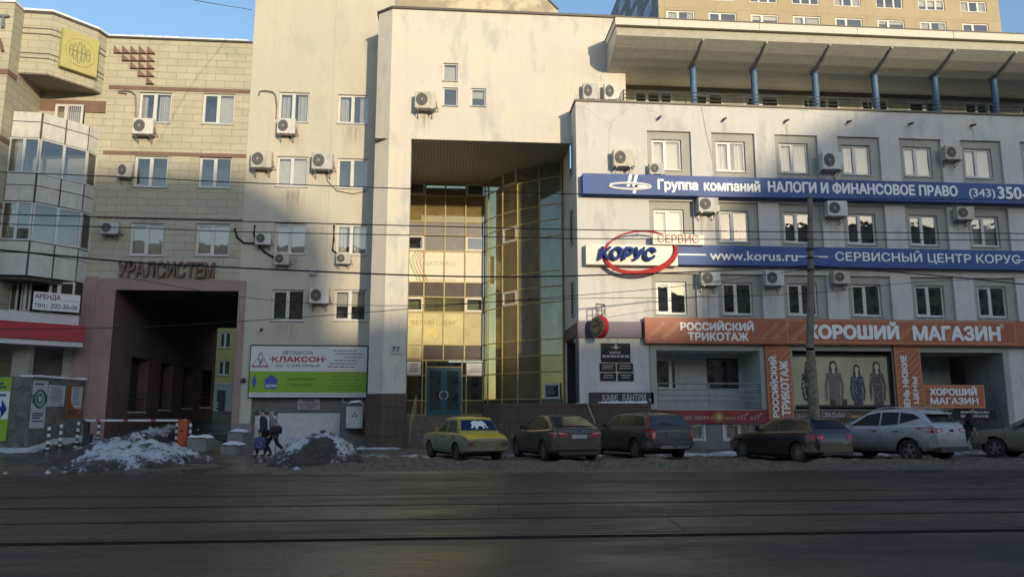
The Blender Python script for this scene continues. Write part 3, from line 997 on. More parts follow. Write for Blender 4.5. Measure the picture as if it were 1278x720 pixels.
mb.build('passage_ceiling', plain('shaded_ceiling', (0.05, 0.045, 0.045), 0.9), LB)  # ceiling colour darkened to carry the gloom of the passage
for (a, b) in niches:
    zb_, zt_ = 1.55 + (a - 36.8) * 0.03, 4.35
    mb = MB()
    mb.quad((op[0] - 0.5, a, zb_), (op[0] - 0.5, b, zb_), (op[0] - 0.5, b, zt_), (op[0] - 0.5, a, zt_))
    w = mb.build('window', M_ROOM, LB)
    mb = MB()
    for q in range(4):
        mb.box(op[0] - 0.12, op[0] - 0.08, a + 0.02, b - 0.02, zb_ + 0.15 + q * 0.27, zb_ + 0.19 + q * 0.27)
    mb.build('bar', M_DKMETAL, w)
    mb = MB().box(op[0] - 0.45, op[0] + 0.06, a, b, zb_ + 0.003, zb_ + 0.07)
    mb.build('sill', M_SNOWCAP, w)
# hanging letters over the portal
ul = thing('wall_lettering', 'brown raised letters УРАЛСИСТЕМ over the passage', 'sign', at(208, 336, YL))
ur = rect(149, 327, 269, 347, YL)
text('УРАЛСИСТЕМ', ur, YL - 0.06, M_BROWN, ul, 0.16, 0.012)

# ---- the bay in the inner corner
WX = -19.67                                       # side face of the wing
PA, PB, PC, PD = (-19.66, 34.62), (-18.42, 34.68), (-17.07, 36.20), (-16.90, 36.83)
def bay_z(py, px=48.0):
    return on(px, py, PA, PB).z
def ring(off=0.0):
    """bay outline pushed outwards"""
    return [(PA[0], PA[1] - off), (PB[0] + off * 0.4, PB[1] - off), (PC[0] + off * 0.8, PC[1] - off * 0.6), (PD[0] + off, PD[1])]
def bay_prism(mb, z0, z1, off=0.0, m=0):
    p = ring(off)
    return mb.plan(p + [(PD[0] + off, YL + 0.3), (-19.8, YL + 0.3)], z0, z1, m)
zb0 = bay_z(91.5)
mb = MB()
bay_prism(mb, zb0, ZT)
top = mb.build('bay_head', W_TILE, LB)
mb = MB()
for py in (36, 43, 67, 73):
    z = bay_z(py)
    bay_prism(mb, z - 0.022, z + 0.022, 0.02)
mb.build('dark_band', M_TIN, LB)  # thin dark bands standing slightly proud of the bay head
mb = MB()
bay_prism(mb, ZT + 0.003, ZT + 0.10, 0.06)
mb.build('coping', M_TIN, LB)
mb = MB()
bay_prism(mb, ZT + 0.103, ZT + 0.20, 0.09)
mb.build('roof_snow', M_SNOWCAP, LB)
mb = MB()
bay_prism(mb, zb0 - 0.05, zb0 - 0.003, -0.03)
mb.build('bay_soffit', M_SOFFIT, LB)
M_PANEL = plain('pale_balcony_panel', (0.56, 0.55, 0.50), 0.7, var=0.06, dirt=0.25)
def parapet(ya, ym, yb, nm='balcony_front'):
    z1, zm, z0 = bay_z(ya), bay_z(ym), bay_z(yb)
    f = MB()
    bay_prism(f, z0 + 0.02, z1 - 0.01, -0.03)
    fr = f.build(nm, M_TIN, LB)
    R_ = ring(0.0)
    p = MB()
    segs = [(R_[0], R_[1], 1), (R_[1], R_[2], 2), (R_[2], R_[3], 1)]
    for (a, b, k) in segs:
        for i in range(k):
            ax, ay = a[0] + (b[0] - a[0]) * i / k, a[1] + (b[1] - a[1]) * i / k
            bx, by = a[0] + (b[0] - a[0]) * (i + 1) / k, a[1] + (b[1] - a[1]) * (i + 1) / k
            L_ = sqrt((bx - ax) ** 2 + (by - ay) ** 2)
            ux, uy = (bx - ax) / L_, (by - ay) / L_
            nx_, ny_ = uy, -ux
            ax, ay, bx, by = ax + ux * 0.035, ay + uy * 0.035, bx - ux * 0.035, by - uy * 0.035
            for (c, d) in ((z0 + 0.03, zm - 0.02), (zm + 0.02, z1 - 0.02)):
                p.plan([(ax, ay), (bx, by), (bx + nx_ * 0.05, by + ny_ * 0.05), (ax + nx_ * 0.05, ay + ny_ * 0.05)], c, d)
    p.build('panel', M_PANEL, fr)
def glazing(ya, yb):
    z1, z0 = bay_z(ya), bay_z(yb)
    R_ = ring(-0.02)
    f, gl = MB(), MB()
    segs = [(R_[0], R_[1], 2), (R_[1], R_[2], 2), (R_[2], R_[3], 1)]
    for (a, b, k) in segs:
        L_ = sqrt((b[0] - a[0]) ** 2 + (b[1] - a[1]) ** 2)
        ux, uy = (b[0] - a[0]) / L_, (b[1] - a[1]) / L_
        nx_, ny_ = uy, -ux
        def bar(s0, s1, c, d, o=0.0):
            f.plan([(a[0] + ux * s0, a[1] + uy * s0), (a[0] + ux * s1, a[1] + uy * s1),
                    (a[0] + ux * s1 + nx_ * (0.07 + o), a[1] + uy * s1 + ny_ * (0.07 + o)),
                    (a[0] + ux * s0 + nx_ * (0.07 + o), a[1] + uy * s0 + ny_ * (0.07 + o))], c, d)
        for i in range(k + 1):
            s = L_ * i / k
            bar(max(0, s - 0.055), min(L_, s + 0.055), z0 + 0.06, z1 - 0.06)
        bar(0, L_, z0, z0 + 0.06, 0.01)
        bar(0, L_, z1 - 0.06, z1, 0.01)
        for i in range(k):
            s0, s1 = L_ * i / k + 0.055, L_ * (i + 1) / k - 0.055
            gl.quad(*[(a[0] + ux * s + nx_ * 0.03, a[1] + uy * s + ny_ * 0.03, z) for s, z in ((s0, z0 + 0.06), (s1, z0 + 0.06), (s1, z1 - 0.06), (s0, z1 - 0.06))])
    fr = f.build('balcony_glazing', M_PVC, LB)
    gl.build('pane', M_GLASS, fr)
    c = MB()
    c.quad((-19.5, 36.3, z0), (-17.2, 36.75, z0), (-17.2, 36.75, z1), (-19.5, 36.3, z1))
    c.build('inner_wall', W_GREY, fr)
    c = MB()
    rr = ring(-0.25)
    for i in range(12):
        t0 = i / 12
        if i in (0, 1, 3, 7):
            continue
    c.quad((rr[0][0] + 0.1, rr[0][1], z0), (rr[0][0] + 0.5, rr[0][1], z0), (rr[0][0] + 0.5, rr[0][1], z1), (rr[0][0] + 0.1, rr[0][1], z1))
    c.build('curtain', M_CURTAIN, fr)
parapet(140.5, 153, 173.5)
glazing(173.5, 217)
parapet(217, 232, 252.5)
glazing(253, 300.5)
parapet(301.5, 316, 344.5)
mb = MB()
bay_prism(mb, bay_z(349), bay_z(345) + 0.02, -0.1)
mb.build('bay_underside', plain('dark_board', (0.07, 0.055, 0.05), 0.8), LB)
mb = MB()                                         # the wall at the back of the open balcony
zc = bay_z(140.5)
mb.quad((-19.7, 36.7, zc - 1), (-16.6, 36.78, zc - 1), (-16.6, 36.78, zb0), (-19.7, 36.7, zb0))
mb.build('balcony_back_wall', W_TILE, LB)
br = rect(69, 131, 104, 152, 36.6)
wb = window(LB, (br[0], br[1], br[2] - 0.4, br[3]), 36.55, '2', 'none', sill=False, seed=3)
mb = MB()
for i in range(9):
    x = br[0] + (br[1] - br[0]) * (0.38 + 0.07 * i)
    mb.tube([(x, 36.52, br[2] - 0.4), (x, 36.52, br[3])], 0.012, 5)
mb.build('bar', M_PVC, wb)
mb = MB()
mb.box(-19.7, -16.66, 36.70, 36.745, zb0 - 1.0, zb0 - 0.42)
mb.build('string_course', M_BROWN, LB)
# ---- the wing at the left edge of the picture
mb = MB()
wg = MB()
wg.quad((-27, 33.86, 3.2), (WX, 33.86, 3.2), (WX, 33.86, ZT + 0.05), (-27, 33.86, ZT + 0.05))
wg.quad((WX, 33.86, 3.2), (WX, YL + 12, 3.2), (WX, YL + 12, ZT + 0.05), (WX, 33.86, ZT + 0.05))
wg.quad((-27, 33.86, ZT + 0.05), (WX, 33.86, ZT + 0.05), (WX, YL + 12, ZT + 0.05), (-27, YL + 12, ZT + 0.05))
wg.build('wing_wall', W_TILE, LB)
for (py0, py1) in ((87, 93), (169, 175), (250, 256)):
    z0, z1 = at(8, py1, 33.86).z, at(8, py0, 33.86).z
    mb.box(-27, WX + 0.03, 33.82, 33.857, z0, z1)
    mb.box(WX + 0.003, WX + 0.035, 33.86, 34.55, z0, z1)
mb.build('string_course', M_BROWN, LB)
mb = MB()
mb.box(-27, WX + 0.05, 33.78, 36, ZT + 0.055, ZT + 0.16)
mb.build('coping', M_SNOWCAP, LB)
mb = MB()
mb.box(-24, -19.9, 37.5, 42, ZT + 0.1, ZT + 1.5)
mb.build('roof_house', M_PANEL, LB)
lt = thing('roof_lettering', 'two dark raised letters Т and А high on the beige wing, cut by the frame', 'sign', at(4, 50, 33.86))
q = rect(-2, 20, 12, 36, 33.86)
text('Т', q, 33.85, M_METAL, lt, 0.12, 0.02)
q = rect(-9, 49, 7, 65, 33.86)
text('А', q, 33.85, M_BROWN, lt, 0.12, 0.02)
# ---- emblem plate on the bay head (a monogram on mustard)
d0 = ((PC[0] - PB[0]), (PC[1] - PB[1]))
dl = sqrt(d0[0] ** 2 + d0[1] ** 2)
ud = (d0[0] / dl, d0[1] / dl)
nd = (ud[1], -ud[0])
em = thing('emblem_plate', 'square mustard plate with a monogram on the bay head', 'emblem', (PB[0], PB[1], 18))
pa, pb_ = on(74, 60, PB, PC), on(119, 75, PB, PC)
za, zb_ = on(95, 93, PB, PC).z + 0.05, on(95, 44, PB, PC).z
sa = (pa.x - PB[0]) * ud[0] + (pa.y - PB[1]) * ud[1]
sb = (pb_.x - PB[0]) * ud[0] + (pb_.y - PB[1]) * ud[1]
def bpt(s, n_):
    return (PB[0] + ud[0] * s + nd[0] * n_, PB[1] + ud[1] * s + nd[1] * n_)
mb = MB()
mb.plan([bpt(sa, 0.02), bpt(sb, 0.02), bpt(sb, 0.28), bpt(sa, 0.28)], za, zb_)
mb.build('plate', M_EMBLEM, em)
mb = MB()
cs, cz, rs, rz = (sa + sb) / 2, (za + zb_) / 2, (sb - sa) * 0.40, (zb_ - za) * 0.36
M_EMLINE = plain('grey_olive_relief', (0.26, 0.25, 0.12), 0.6)
pts = [(*bpt(cs + rs * cos(t * pi / 20), 0.285), cz + rz * sin(t * pi / 20)) for t in range(41)]
mb.tube(pts, 0.018, 5)
mb.build('ring', plain('faint_relief', (0.44, 0.37, 0.10), 0.6), em)
mb = MB()
for k_, (s_, w_, h_) in enumerate(((-0.62, 0.12, 0.55), (-0.36, 0.12, 0.75), (-0.06, 0.13, 1.0), (0.22, 0.12, 0.8), (0.56, 0.13, 0.55))):
    c_ = cs + s_ * rs
    for sg in (-1, 1):
        mb.tube([(*bpt(c_ + sg * w_ * rs * (0.4 + 0.6 * abs(sin(t * pi / 8))), 0.285), cz + rz * h_ * (t / 4 - 1) * 0.8) for t in range(9)], 0.022, 5)
    mb.tube([(*bpt(c_ - w_ * rs, 0.285), cz), (*bpt(c_ + w_ * rs, 0.285), cz + 0.06)], 0.02, 5)
mb.build('monogram', M_EMLINE, em)
# ---- ground floor of the wing: openings behind the awning and the stone wall
mb = MB()
zq = bay_z(349)
mb.quad((-27, 36.2, 2.0), (-16.6, 37.2, 2.0), (-16.6, 37.2, zq), (-27, 36.2, zq))
mb.build('shop_back_wall', W_DARKGREY, LB)
for (a0, a1) in ((4, 22), (26, 38), (60, 92)):
    r0 = rect(a0, 352, a1, 388, 35.9)
    window(LB, r0, 35.9, '2', 'curtain' if a0 < 50 else 'none', sill=False, seed=a0)
mb = MB()
p0, p1 = at(15, 450, 35.2), at(36, 450, 35.2)
mb.box(p0.x, p1.x, 35.2, 35.6, 1.5, at(20, 428, 35.2).z)
mb.build('pillar', W_GREY, LB)
mb = MB()
p0, p1 = at(94, 450, YL), at(113, 450, YL)
mb.box(p0.x, p1.x, YL - 0.1, YL + 0.3, 0, pf[3] + 0.1)
mb.build('pilaster', W_PINK, LB)

# red and white awning in front of it
A0, A1 = at(-30, 400, 33.4), at(98, 400, 35.7)
AW = thing('shop_awning', 'white slatted awning with a broad red band, left of the passage', 'awning', (A1.x, A1.y, 4.4))
P0, P1 = (A0.x, A0.y), (A1.x, A1.y)
dv = Vector((P1[0] - P0[0], P1[1] - P0[1], 0)).normalized()
nv = Vector((dv.y, -dv.x, 0))
def awning(name, pxr, ytop, ybot, proud, mat):
    z1, z0 = on(60, ytop, P0, P1).z, on(60, ybot, P0, P1).z
    e = on(pxr, 400, P0, P1)
    mb = MB()
    a, b = Vector((P0[0], P0[1], 0)) + nv * proud, Vector((e.x, e.y, 0)) + nv * proud
    c, d = b - nv * (proud + 0.5) + Vector((0.0, 0.3, 0)), a - nv * (proud + 0.5)
    mb.plan([a, b, c, d], z0, z1)
    return mb.build(name, mat, AW)
awning('siding', 98, 391, 404, 0.06, M_SIDING)
awning('red_band', 106, 404, 424.5, 0.22, striped('red_siding', (0.40, 0.012, 0.028), (0.25, 0.008, 0.018), 0.16, 2, 0.4, 0.9))
awning('siding', 105, 424.5, 431, 0.12, M_SIDING)
# rent notice standing on the awning
rn = thing('rent_banner', 'white notice АРЕНДА with a phone number above the red awning', 'sign', (A1.x, A1.y, 6))
c0, c1 = on(39, 380, P0, P1), on(97, 380, P0, P1)
zt1, zt0 = on(68, 367, P0, P1).z, on(68, 389, P0, P1).z
L_ = (c1 - c0).length
mb = MB()
mb.box(0, L_, -0.03, 0, zt0, zt1)
bd = mb.build('board', M_SIGNWHITE, None)
M_MAROON = plain('maroon_print', (0.16, 0.012, 0.03), 0.5)
tx = [text('АРЕНДА', (0.05, L_ * 0.57, zt0 + (zt1 - zt0) * 0.56, zt1 - 0.08), -0.032, M_MAROON, None, 0.006, 0.02),
      text('110кв.м', (L_ * 0.61, L_ * 0.96, zt0 + (zt1 - zt0) * 0.58, zt1 - 0.28), -0.032, M_MAROON, None, 0.006),
      text('тел.: 202-30-06', (0.05, L_ * 0.96, zt0 + 0.1, zt0 + (zt1 - zt0) * 0.40), -0.032, M_NAVY, None, 0.006, 0.008)]
ang = atan2(c1.y - c0.y, c1.x - c0.x)
for o in [bd] + tx:
    o.data.transform(Matrix.Translation((c0.x + nv.x * 0.3, c0.y + nv.y * 0.3, 0)) @ Matrix.Rotation(ang, 4, 'Z'))
    attach(o, rn)

# ================================================================ stone wall with notices, barrier, bollards
heap('low bank of dirty snow along the passage wall behind the barrier', (op[0] + 1.3, 38.6), 1.0, 4.6, 0.62, 5.0, hollow=(-0.3, -0.2, 0.8, 0.9))
SW = thing('stone_wall', 'rough grey stone retaining wall carrying posters, left of the passage', 'wall', (-17, 33, 0))
SP, SQ = (at(38.5, 500, 33.0).x, 33.0), (at(104, 510, 36.55).x, 36.55)
zs = at(38, 470, 33.0).z
mb = MB()
mb.plan([(-28, 33.0), SP, SQ, (SQ[0] - 0.4, 36.75), (-28, 36.2)], -0.2, zs)
mb.build('masonry', W_STONE, SW)
mb = MB()
for i in range(16):
    t0, t1 = i / 16, (i + 1) / 16
    h = 0.06 + 0.10 * abs(noise.noise(Vector((i * 0.7, 3, 1))))
    a = (SP[0] + (SQ[0] - SP[0]) * t0, SP[1] + (SQ[1] - SP[1]) * t0)
    b = (SP[0] + (SQ[0] - SP[0]) * t1, SP[1] + (SQ[1] - SP[1]) * t1)
    mb.plan([(a[0] + 0.06, a[1]), (b[0] + 0.06, b[1]), (b[0] - 0.5, b[1]), (a[0] - 0.5, a[1])], zs + 0.003, zs + h)
mb.build('snow_cap', M_SNOWCAP, SW)
W_TEAL = plain('poster_green', (0.03, 0.14, 0.11), 0.6)
W_POST = plain('poster_paper', (0.50, 0.51, 0.52), 0.6, var=0.05)
su = Vector((SQ[0] - SP[0], SQ[1] - SP[1], 0)).normalized()
sn_ = Vector((su.y, -su.x, 0))
def side_rect(px0, py0, px1, py1):
    a, b = on(px0, (py0 + py1) / 2, SP, SQ), on(px1, (py0 + py1) / 2, SP, SQ)
    xm = (px0 + px1) / 2
    return (a - Vector((SP[0], SP[1], a.z))).length, (b - Vector((SP[0], SP[1], b.z))).length, on(xm, py1, SP, SQ).z, on(xm, py0, SP, SQ).z
MSIDE = Matrix.Translation((SP[0], SP[1], 0)) @ Matrix.Rotation(atan2(su.y, su.x), 4, 'Z')
def side_poster(name, label, px, parts):
    """a notice on the wall's side: parts is a list of mesh objects built flat at y = 0"""
    s0, s1, z0, z1 = side_rect(*px)
    root = thing(name, label, 'poster', MSIDE @ Vector(((s0 + s1) / 2, 0, z0)))
    for o in parts(s0, s1, z0, z1):
        o.data.transform(MSIDE)
        attach(o, root)
def poster_green(s0, s1, z0, z1):
    out = [MB().box(s0, s1, -0.03, -0.004, z0, z1).build('board', W_POST)]
    c, m, w = (s0 + s1) / 2, z0 + (z1 - z0) * 0.62, (s1 - s0)
    mb = MB()
    mb.tube([(c + 0.40 * w * cos(t * pi / 14), -0.035, m + 0.40 * w * 1.0 * sin(t * pi / 14)) for t in range(29)], 0.03, 5)
    mb.tube([(c + 0.33 * w * cos(t * pi / 14), -0.035, m + 0.33 * w * sin(t * pi / 14)) for t in range(29)], 0.016, 5)
    mb.box(s0, s0 + 0.09 * w, -0.038, -0.031, m - 0.18, m + 0.18)
    mb.box(s1 - 0.09 * w, s1, -0.038, -0.031, m - 0.18, m + 0.18)
    mb.lathe([(0.24 * w, -0.031), (0.24 * w, -0.04), (0.001, -0.04)], (c, 0, m), 'Y', 24)
    out.append(mb.build('emblem', W_TEAL))
    mb = MB()
    mb.xz([(c - 0.08, m - 0.12), (c + 0.02, m - 0.16), (c + 0.13, m - 0.02), (c + 0.10, m + 0.14), (c + 0.01, m + 0.02), (c - 0.03, m + 0.16), (c - 0.13, m + 0.03)], -0.05, -0.041)
    out.append(mb.build('leaf_mark', W_POST))
    mb = MB()
    print_lines(mb, s0 + 0.1, s1 - 0.1, z0 + 0.35, z0 + 0.62, -0.031, 3, 3)
    print_lines(mb, s0 + 0.1, s1 - 0.1, z1 - 0.22, z1 - 0.10, -0.031, 1, 5)
    mb.box(s0 + 0.1, s1 - 0.1, -0.036, -0.031, z0 + 0.26, z0 + 0.30)
    out.append(mb.build('print', M_NAVY))
    return out
def poster_white(s0, s1, z0, z1):
    out = [MB().box(s0, s1, -0.03, -0.004, z0, z1).build('board', W_POST)]
    mb = MB()
    print_lines(mb, s0 + 0.12, s1 - 0.12, z0 + 0.12, z1 - 0.12, -0.031, 7, 9, 0.35, align='C')
    out.append(mb.build('print', M_NAVY))
    mb = MB()
    mb.box(s1 - 0.3, s1 - 0.1, -0.037, -0.031, z0 + 0.06, z0 + 0.10)
    out.append(mb.build('red_mark', M_RED))
    return out
def poster_orange(s0, s1, z0, z1):
    out = [MB().box(s0, s1, -0.03, -0.004, z0, z1).build('board', plain('orange_poster', (0.30, 0.085, 0.03), 0.6))]
    mb = MB()
    h, w = z1 - z0, s1 - s0
    mb.xz([(s0 + 0.22 * w, z1 - 0.04 * h), (s1 - 0.06 * w, z1 - 0.04 * h), (s1 - 0.06 * w, z0 + 0.28 * h), (s0 + 0.55 * w, z0 + 0.28 * h), (s0 + 0.30 * w, z0 + 0.42 * h), (s0 + 0.22 * w, z0 + 0.6 * h)], -0.034, -0.031)
    out.append(mb.build('white_field', W_POST))
    mb = MB()
    print_lines(mb, s0 + 0.34 * w, s1 - 0.12 * w, z0 + 0.36 * h, z1 - 0.1 * h, -0.036, 7, 12, 0.3)
    print_lines(mb, s0 + 0.1 * w, s0 + 0.7 * w, z0 + 0.05 * h, z0 + 0.22 * h, -0.032, 2, 14, 0.5)
    out.append(mb.build('print', M_NAVY))
    return out
side_poster('wall_poster', 'tall white poster with a round green emblem on the stone wall', (38.8, 475, 57, 534), poster_green)
side_poster('wall_poster', 'small plain white notice in the middle of the stone wall', (59, 480.5, 80, 507), poster_white)
side_poster('wall_poster', 'orange and white poster nearest the passage on the stone wall', (83, 481, 102, 521), poster_orange)
ls = rect(-14, 471, 12, 550, 33.0)
ar = thing('arrow_sign', 'lime green and white sign with a blue arrow on the stone wall', 'sign', ((ls[0] + ls[1]) / 2, 33, ls[2]))
h = ls[3] - ls[2]
MB().box(ls[0], ls[1], 32.93, 32.996, ls[2], ls[3]).build('board', M_GREEN, ar)
MB().box(ls[0], ls[1] - 0.002, 32.92, 32.928, ls[2] + 0.34 * h, ls[2] + 0.78 * h).build('white_field', M_SIGNWHITE, ar)
mb = MB()
ax, az = ls[1] - 0.28, ls[2] + 0.50 * h
mb.xz([(ax - 0.35, az - 0.09), (ax, az - 0.09), (ax, az - 0.38), (ax + 0.22, az), (ax, az + 0.38), (ax, az + 0.09), (ax - 0.35, az + 0.09)], 32.91, 32.918)
print_lines(mb, ls[0] + 0.1, ls[1] - 0.1, az + 0.44, az + 0.6, 32.918, 1, 21)
mb.build('arrow', M_KBLUE, ar)
mb = MB()
print_lines(mb, ls[0] + 0.1, ls[1] - 0.1, ls[3] - 0.5, ls[3] - 0.2, 32.928, 2, 22)
mb.build('print', M_NAVY, ar)

# ---- striped bollards: one built, the rest copied
def gz(x, y):
    return base_z(x, y)
def bollard_at(px, pyb, Y):
    p = at(px, pyb, Y)
    return Vector((p.x, Y, gz(p.x, Y)))
BG = 'striped bollards by the passage'
spots = [
    (61.5, 34.2 - 1.9, 'black and white bollard lowest and nearest the road, by the snow line'),
    (76.5, 33.2, 'black and white bollard under the plain white notice'),
    (97.5, 34.2, 'black and white bollard under the orange poster'),
    (123.0, 36.0, 'black and white bollard behind the raised barrier arm'),
    (221.0, 33.6, 'black and white bollard at the left of the orange barrier post'),
    (237.5, 33.6, 'black and white bollard at the right of the orange barrier post'),
    (269.5, 57.0, 'black and white bollard far in the yard beyond the passage')]
def make_bollard():
    b = thing('bollard', '', 'bollard', (0, 0, 0), BG)
    MB().lathe([(0.062, 0), (0.062, 0.93), (0.05, 0.97), (0.001, 0.985)], n=12).build('post', M_HOOPS, b, True, 40)
    MB().lathe([(0.14, 0), (0.14, 0.03), (0.08, 0.06)], n=12).build('foot', M_BLACK, b, True, 40)
    return b
proto = make_bollard()
for i, (px, Y, lab) in enumerate(spots):
    b = proto if i == 0 else copy_tree(proto)
    x = at(px, 535, Y).x
    z = gz(x, Y) if Y < 37 else 0.46 + (Y - 36.8) * 0.052
    b.location = (x, Y, z - 0.01)
    b['label'] = lab
# ---- barrier: dark post on the left, red and white arm, orange cabinet on the right
bx0, bx1 = at(108, 535, 33.6).x, at(229, 535, 33.6).x
ba = thing('barrier_gate', 'barrier with a thin white arm across the passage and an orange cabinet', 'barrier', (bx1, 33.6, gz(bx1, 33.6)))
mb = MB()
mb.box(bx0 - 0.09, bx0 + 0.09, 33.5, 33.7, gz(bx0, 33.6) - 0.05, gz(bx0, 33.6) + 0.98)
mb.box(bx0 + 0.09, bx0 + 0.24, 33.52, 33.68, gz(bx0, 33.6) - 0.05, gz(bx0, 33.6) + 0.5)
mb.box(bx0 - 0.12, bx0 - 0.05, 33.45, 33.75, gz(bx0, 33.6) + 0.9, gz(bx0, 33.6) + 1.05)
mb.build('rest_post', M_DKMETAL, ba)
za_ = 1.27
mb = MB().box(bx0 - 0.1, bx1 + 0.1, 33.56, 33.62, za_, za_ + 0.085)
mb.build('arm', M_ARMHOOPS, ba)
zc0 = gz(bx1, 33.6) - 0.05
mb = MB()
mb.plan([(bx1 - 0.16, 33.42), (bx1 + 0.16, 33.42), (bx1 + 0.18, 33.46), (bx1 + 0.18, 33.78), (bx1 - 0.18, 33.78), (bx1 - 0.18, 33.46)], zc0, zc0 + 1.04)
mb.plan([(bx1 - 0.20, 33.40), (bx1 + 0.20, 33.40), (bx1 + 0.20, 33.80), (bx1 - 0.20, 33.80)], zc0 + 1.045, zc0 + 1.10)
cb = mb.build('cabinet', M_ORPOST, ba)
MB().box(bx1 - 0.05, bx1 + 0.05, 33.40, 33.417, zc0 + 0.62, zc0 + 0.70).build('lock', M_DKMETAL, cb)
# ---- concrete blocks under snow
def snow_block(label, pxs, Y, zt_, dep, yoff=0.0):
    x0, x1 = at(pxs[0], 550, Y).x, at(pxs[1], 550, Y).x
    r = thing('concrete_block', label, 'concrete block', ((x0 + x1) / 2, Y, 0), 'concrete blocks edging the lane')
    z0 = gz((x0 + x1) / 2, Y) - 0.1
    MB().plan([(x0, Y), (x1, Y), (x1, Y + dep), (x0, Y + dep)], z0, zt_).build('block', M_CONC, r)
    nx = 14
    vs, fs = [], []
    for j in range(6):
        for i in range(nx + 1):
            u, v = i / nx, j / 5
            e = min(1, 6 * min(u, 1 - u, v * 0.8 + 0.05, 1.05 - v))
            vs.append((x0 - 0.05 + (x1 - x0 + 0.1) * u, Y - 0.06 + (dep + 0.1) * v, zt_ + 0.003 + 0.11 * max(0, e) * (1 + 0.6 * noise.noise(Vector((x0 + u * 3, v * 2, 1))))))
    for j in range(5):
        for i in range(nx):
            a = j * (nx + 1) + i
            fs.append((a, a + 1, a + nx + 2, a + nx + 1))
    MB().add(vs, fs).build('snow_cap', M_SNOWCAP, r, True)
snow_block('low concrete block capped with snow beside the orange barrier cabinet', (233, 257), 32.6, gz(-10.9, 32.6) + 0.42, 1.0)
snow_block('upper snowy concrete block against the corner of the cream block', (284, 303), 35.0, 0.78, 1.0)
snow_block('lower snowy concrete block in front of another at the cream corner', (276, 296), 32.9, 0.30, 1.3)
mb = MB()
x0, x1 = at(288, 550, 36.1).x, at(312, 550, 36.1).x
tag(mb.box(x0, x1, 36.15, 36.77, -0.3, 1.15).build('concrete_plinth', M_CONC), 'grey concrete plinth at the foot of the cream corner', 'plinth')

# ---- the yard: yellow house and a dark parked car's end
yz = 0.46 + 25.2 * 0.052
YB_ = thing('yellow_house', 'yellow house with white windows seen through the passage', 'building', (-16, 72, yz))
yx0, yx1 = at(180, 450, 72).x, at(560, 450, 72).x
yw = [rect(274, 415, 288, 434, 72), rect(272, 450, 287, 468, 72), rect(294, 415, 308, 434, 72), rect(292, 450, 306, 468, 72)] + [rect(x, y, x + 15, y + 18, 72) for x in (322, 350, 378) for y in (415, 450)]
yd = rect(271, 487, 281, 517, 72)
mb = MB()
mb.wall(yx0, yx1, yz, 14, 72, yw, 0.15)
mb.quad((yx0, 72, 14), (yx1, 72, 14), (yx1, 82, 14), (yx0, 82, 14))
mb.build('wall', W_YELLOW, YB_)
mb = MB()
zz = at(280, 480, 72).z
mb.box(yx0, yx1, 71.9, 71.997, yz, zz)
mb.build('plinth', W_GREY, YB_)
MB().box(yx0, yx1, 71.86, 71.996, zz + 0.003, zz + 0.16).build('string_course', M_SILL, YB_)
for i, w in enumerate(yw):
    window(YB_, w, 72.08, '2', 'none', seed=i, split=0.5)
d_ = MB().box(yd[0], yd[1], 71.86, 71.898, yz, yd[3]).build('door', M_DKMETAL, YB_)

# ================================================================ CENTRE: the cream block
YC = 36.8
CB = thing('office_block', 'tall cream plastered block with air conditioners and a white garage door', 'building', (-7, YC, 0))
cx0, cx1 = XJ + 0.004, at(472, 200, YC).x + 0.6
cw = [(347.5, 115.5, 385.5, 152.5), (421.5, 118.5, 459.5, 154.5), (345, 195.5, 384, 233), (420.5, 198, 459, 235), (342, 278.5, 382, 317), (419, 280, 458, 317.5), (338.5, 361.5, 379.5, 400), (416.5, 361.5, 457, 400)]
cr = [rect(*w, YC) for w in cw]
gr = rect(312, 495, 461, 568, YC)                 # garage recess
gr = (gr[0], gr[1], -0.6, gr[3])
mb = MB()
mb.wall(cx0, cx1, -0.6, 27, YC, cr + [gr], 0.17)
mb.quad((cx0, YC, ZT), (cx0, YC + 14, ZT), (cx0, YC + 14, 27), (cx0, YC, 27))
mb.quad((cx1, YC, -0.6), (cx1, YC + 4, -0.6), (cx1, YC + 4, 27), (cx1, YC, 27))
mb.build('wall', W_CREAM, CB)
for i, (w, b) in enumerate(zip(cr, ['curtain', 'curtain', 'roller', 'none', 'roller', 'curtain', 'none', 'halfroller'])):
    window(CB, w, YC + 0.10, '2', b, seed=i + 10, split=0.5)
mb = MB()
xa = at(418, 50, YC).x
mb.box(xa - 0.012, xa + 0.012, YC - 0.004, YC - 0.001, 6.0, 27)
mb.build('joint', W_GREY, CB)
gd = rect(315, 515.5, 424, 568, YC)
xs_ = at(343.5, 540, YC).x
zl, zr = at(330, 518.5, YC).z, at(384, 514.5, YC).z
mb = MB()
mb.wall(gr[0], gr[1], -0.6, gr[3], YC + 0.17, [(gd[0], gd[1], -0.6, zr)], 0.12)
mb.quad((gd[0], YC + 0.29, -0.6), (gd[1], YC + 0.29, -0.6), (gd[1], YC + 0.29, zr), (gd[0], YC + 0.29, zr))
mb.build('garage_surround', W_DARKGREY, CB)
mb = MB()
mb.box(xs_ + 0.02, gd[1] - 0.03, YC + 0.20, YC + 0.27, -0.6, zr - 0.03)
gdo = mb.build('garage_door', M_GARAGE, CB)
MB().box(gd[0] + 0.03, xs_ - 0.02, YC + 0.19, YC + 0.26, -0.6, zl).build('side_door', M_GARAGE, CB)
gw = rect(427, 495, 452, 502.5, YC)
window(CB, (gw[0], gw[1], gw[2], gr[3] - 0.02), YC + 0.13, '1', 'roller', sill=False, fw=0.04, name='vent_window')
mb = MB()                                          # ramp wall beside the garage
p0, p1 = at(425, 540, 36.2), at(463, 545, 36.2)
mb.xz([(p0.x, -0.5), (p1.x, -0.5), (p1.x, 1.1), (p0.x, 1.7)], 36.2, 36.75)
mb.build('ramp_wall', W_DARKGREY, CB)
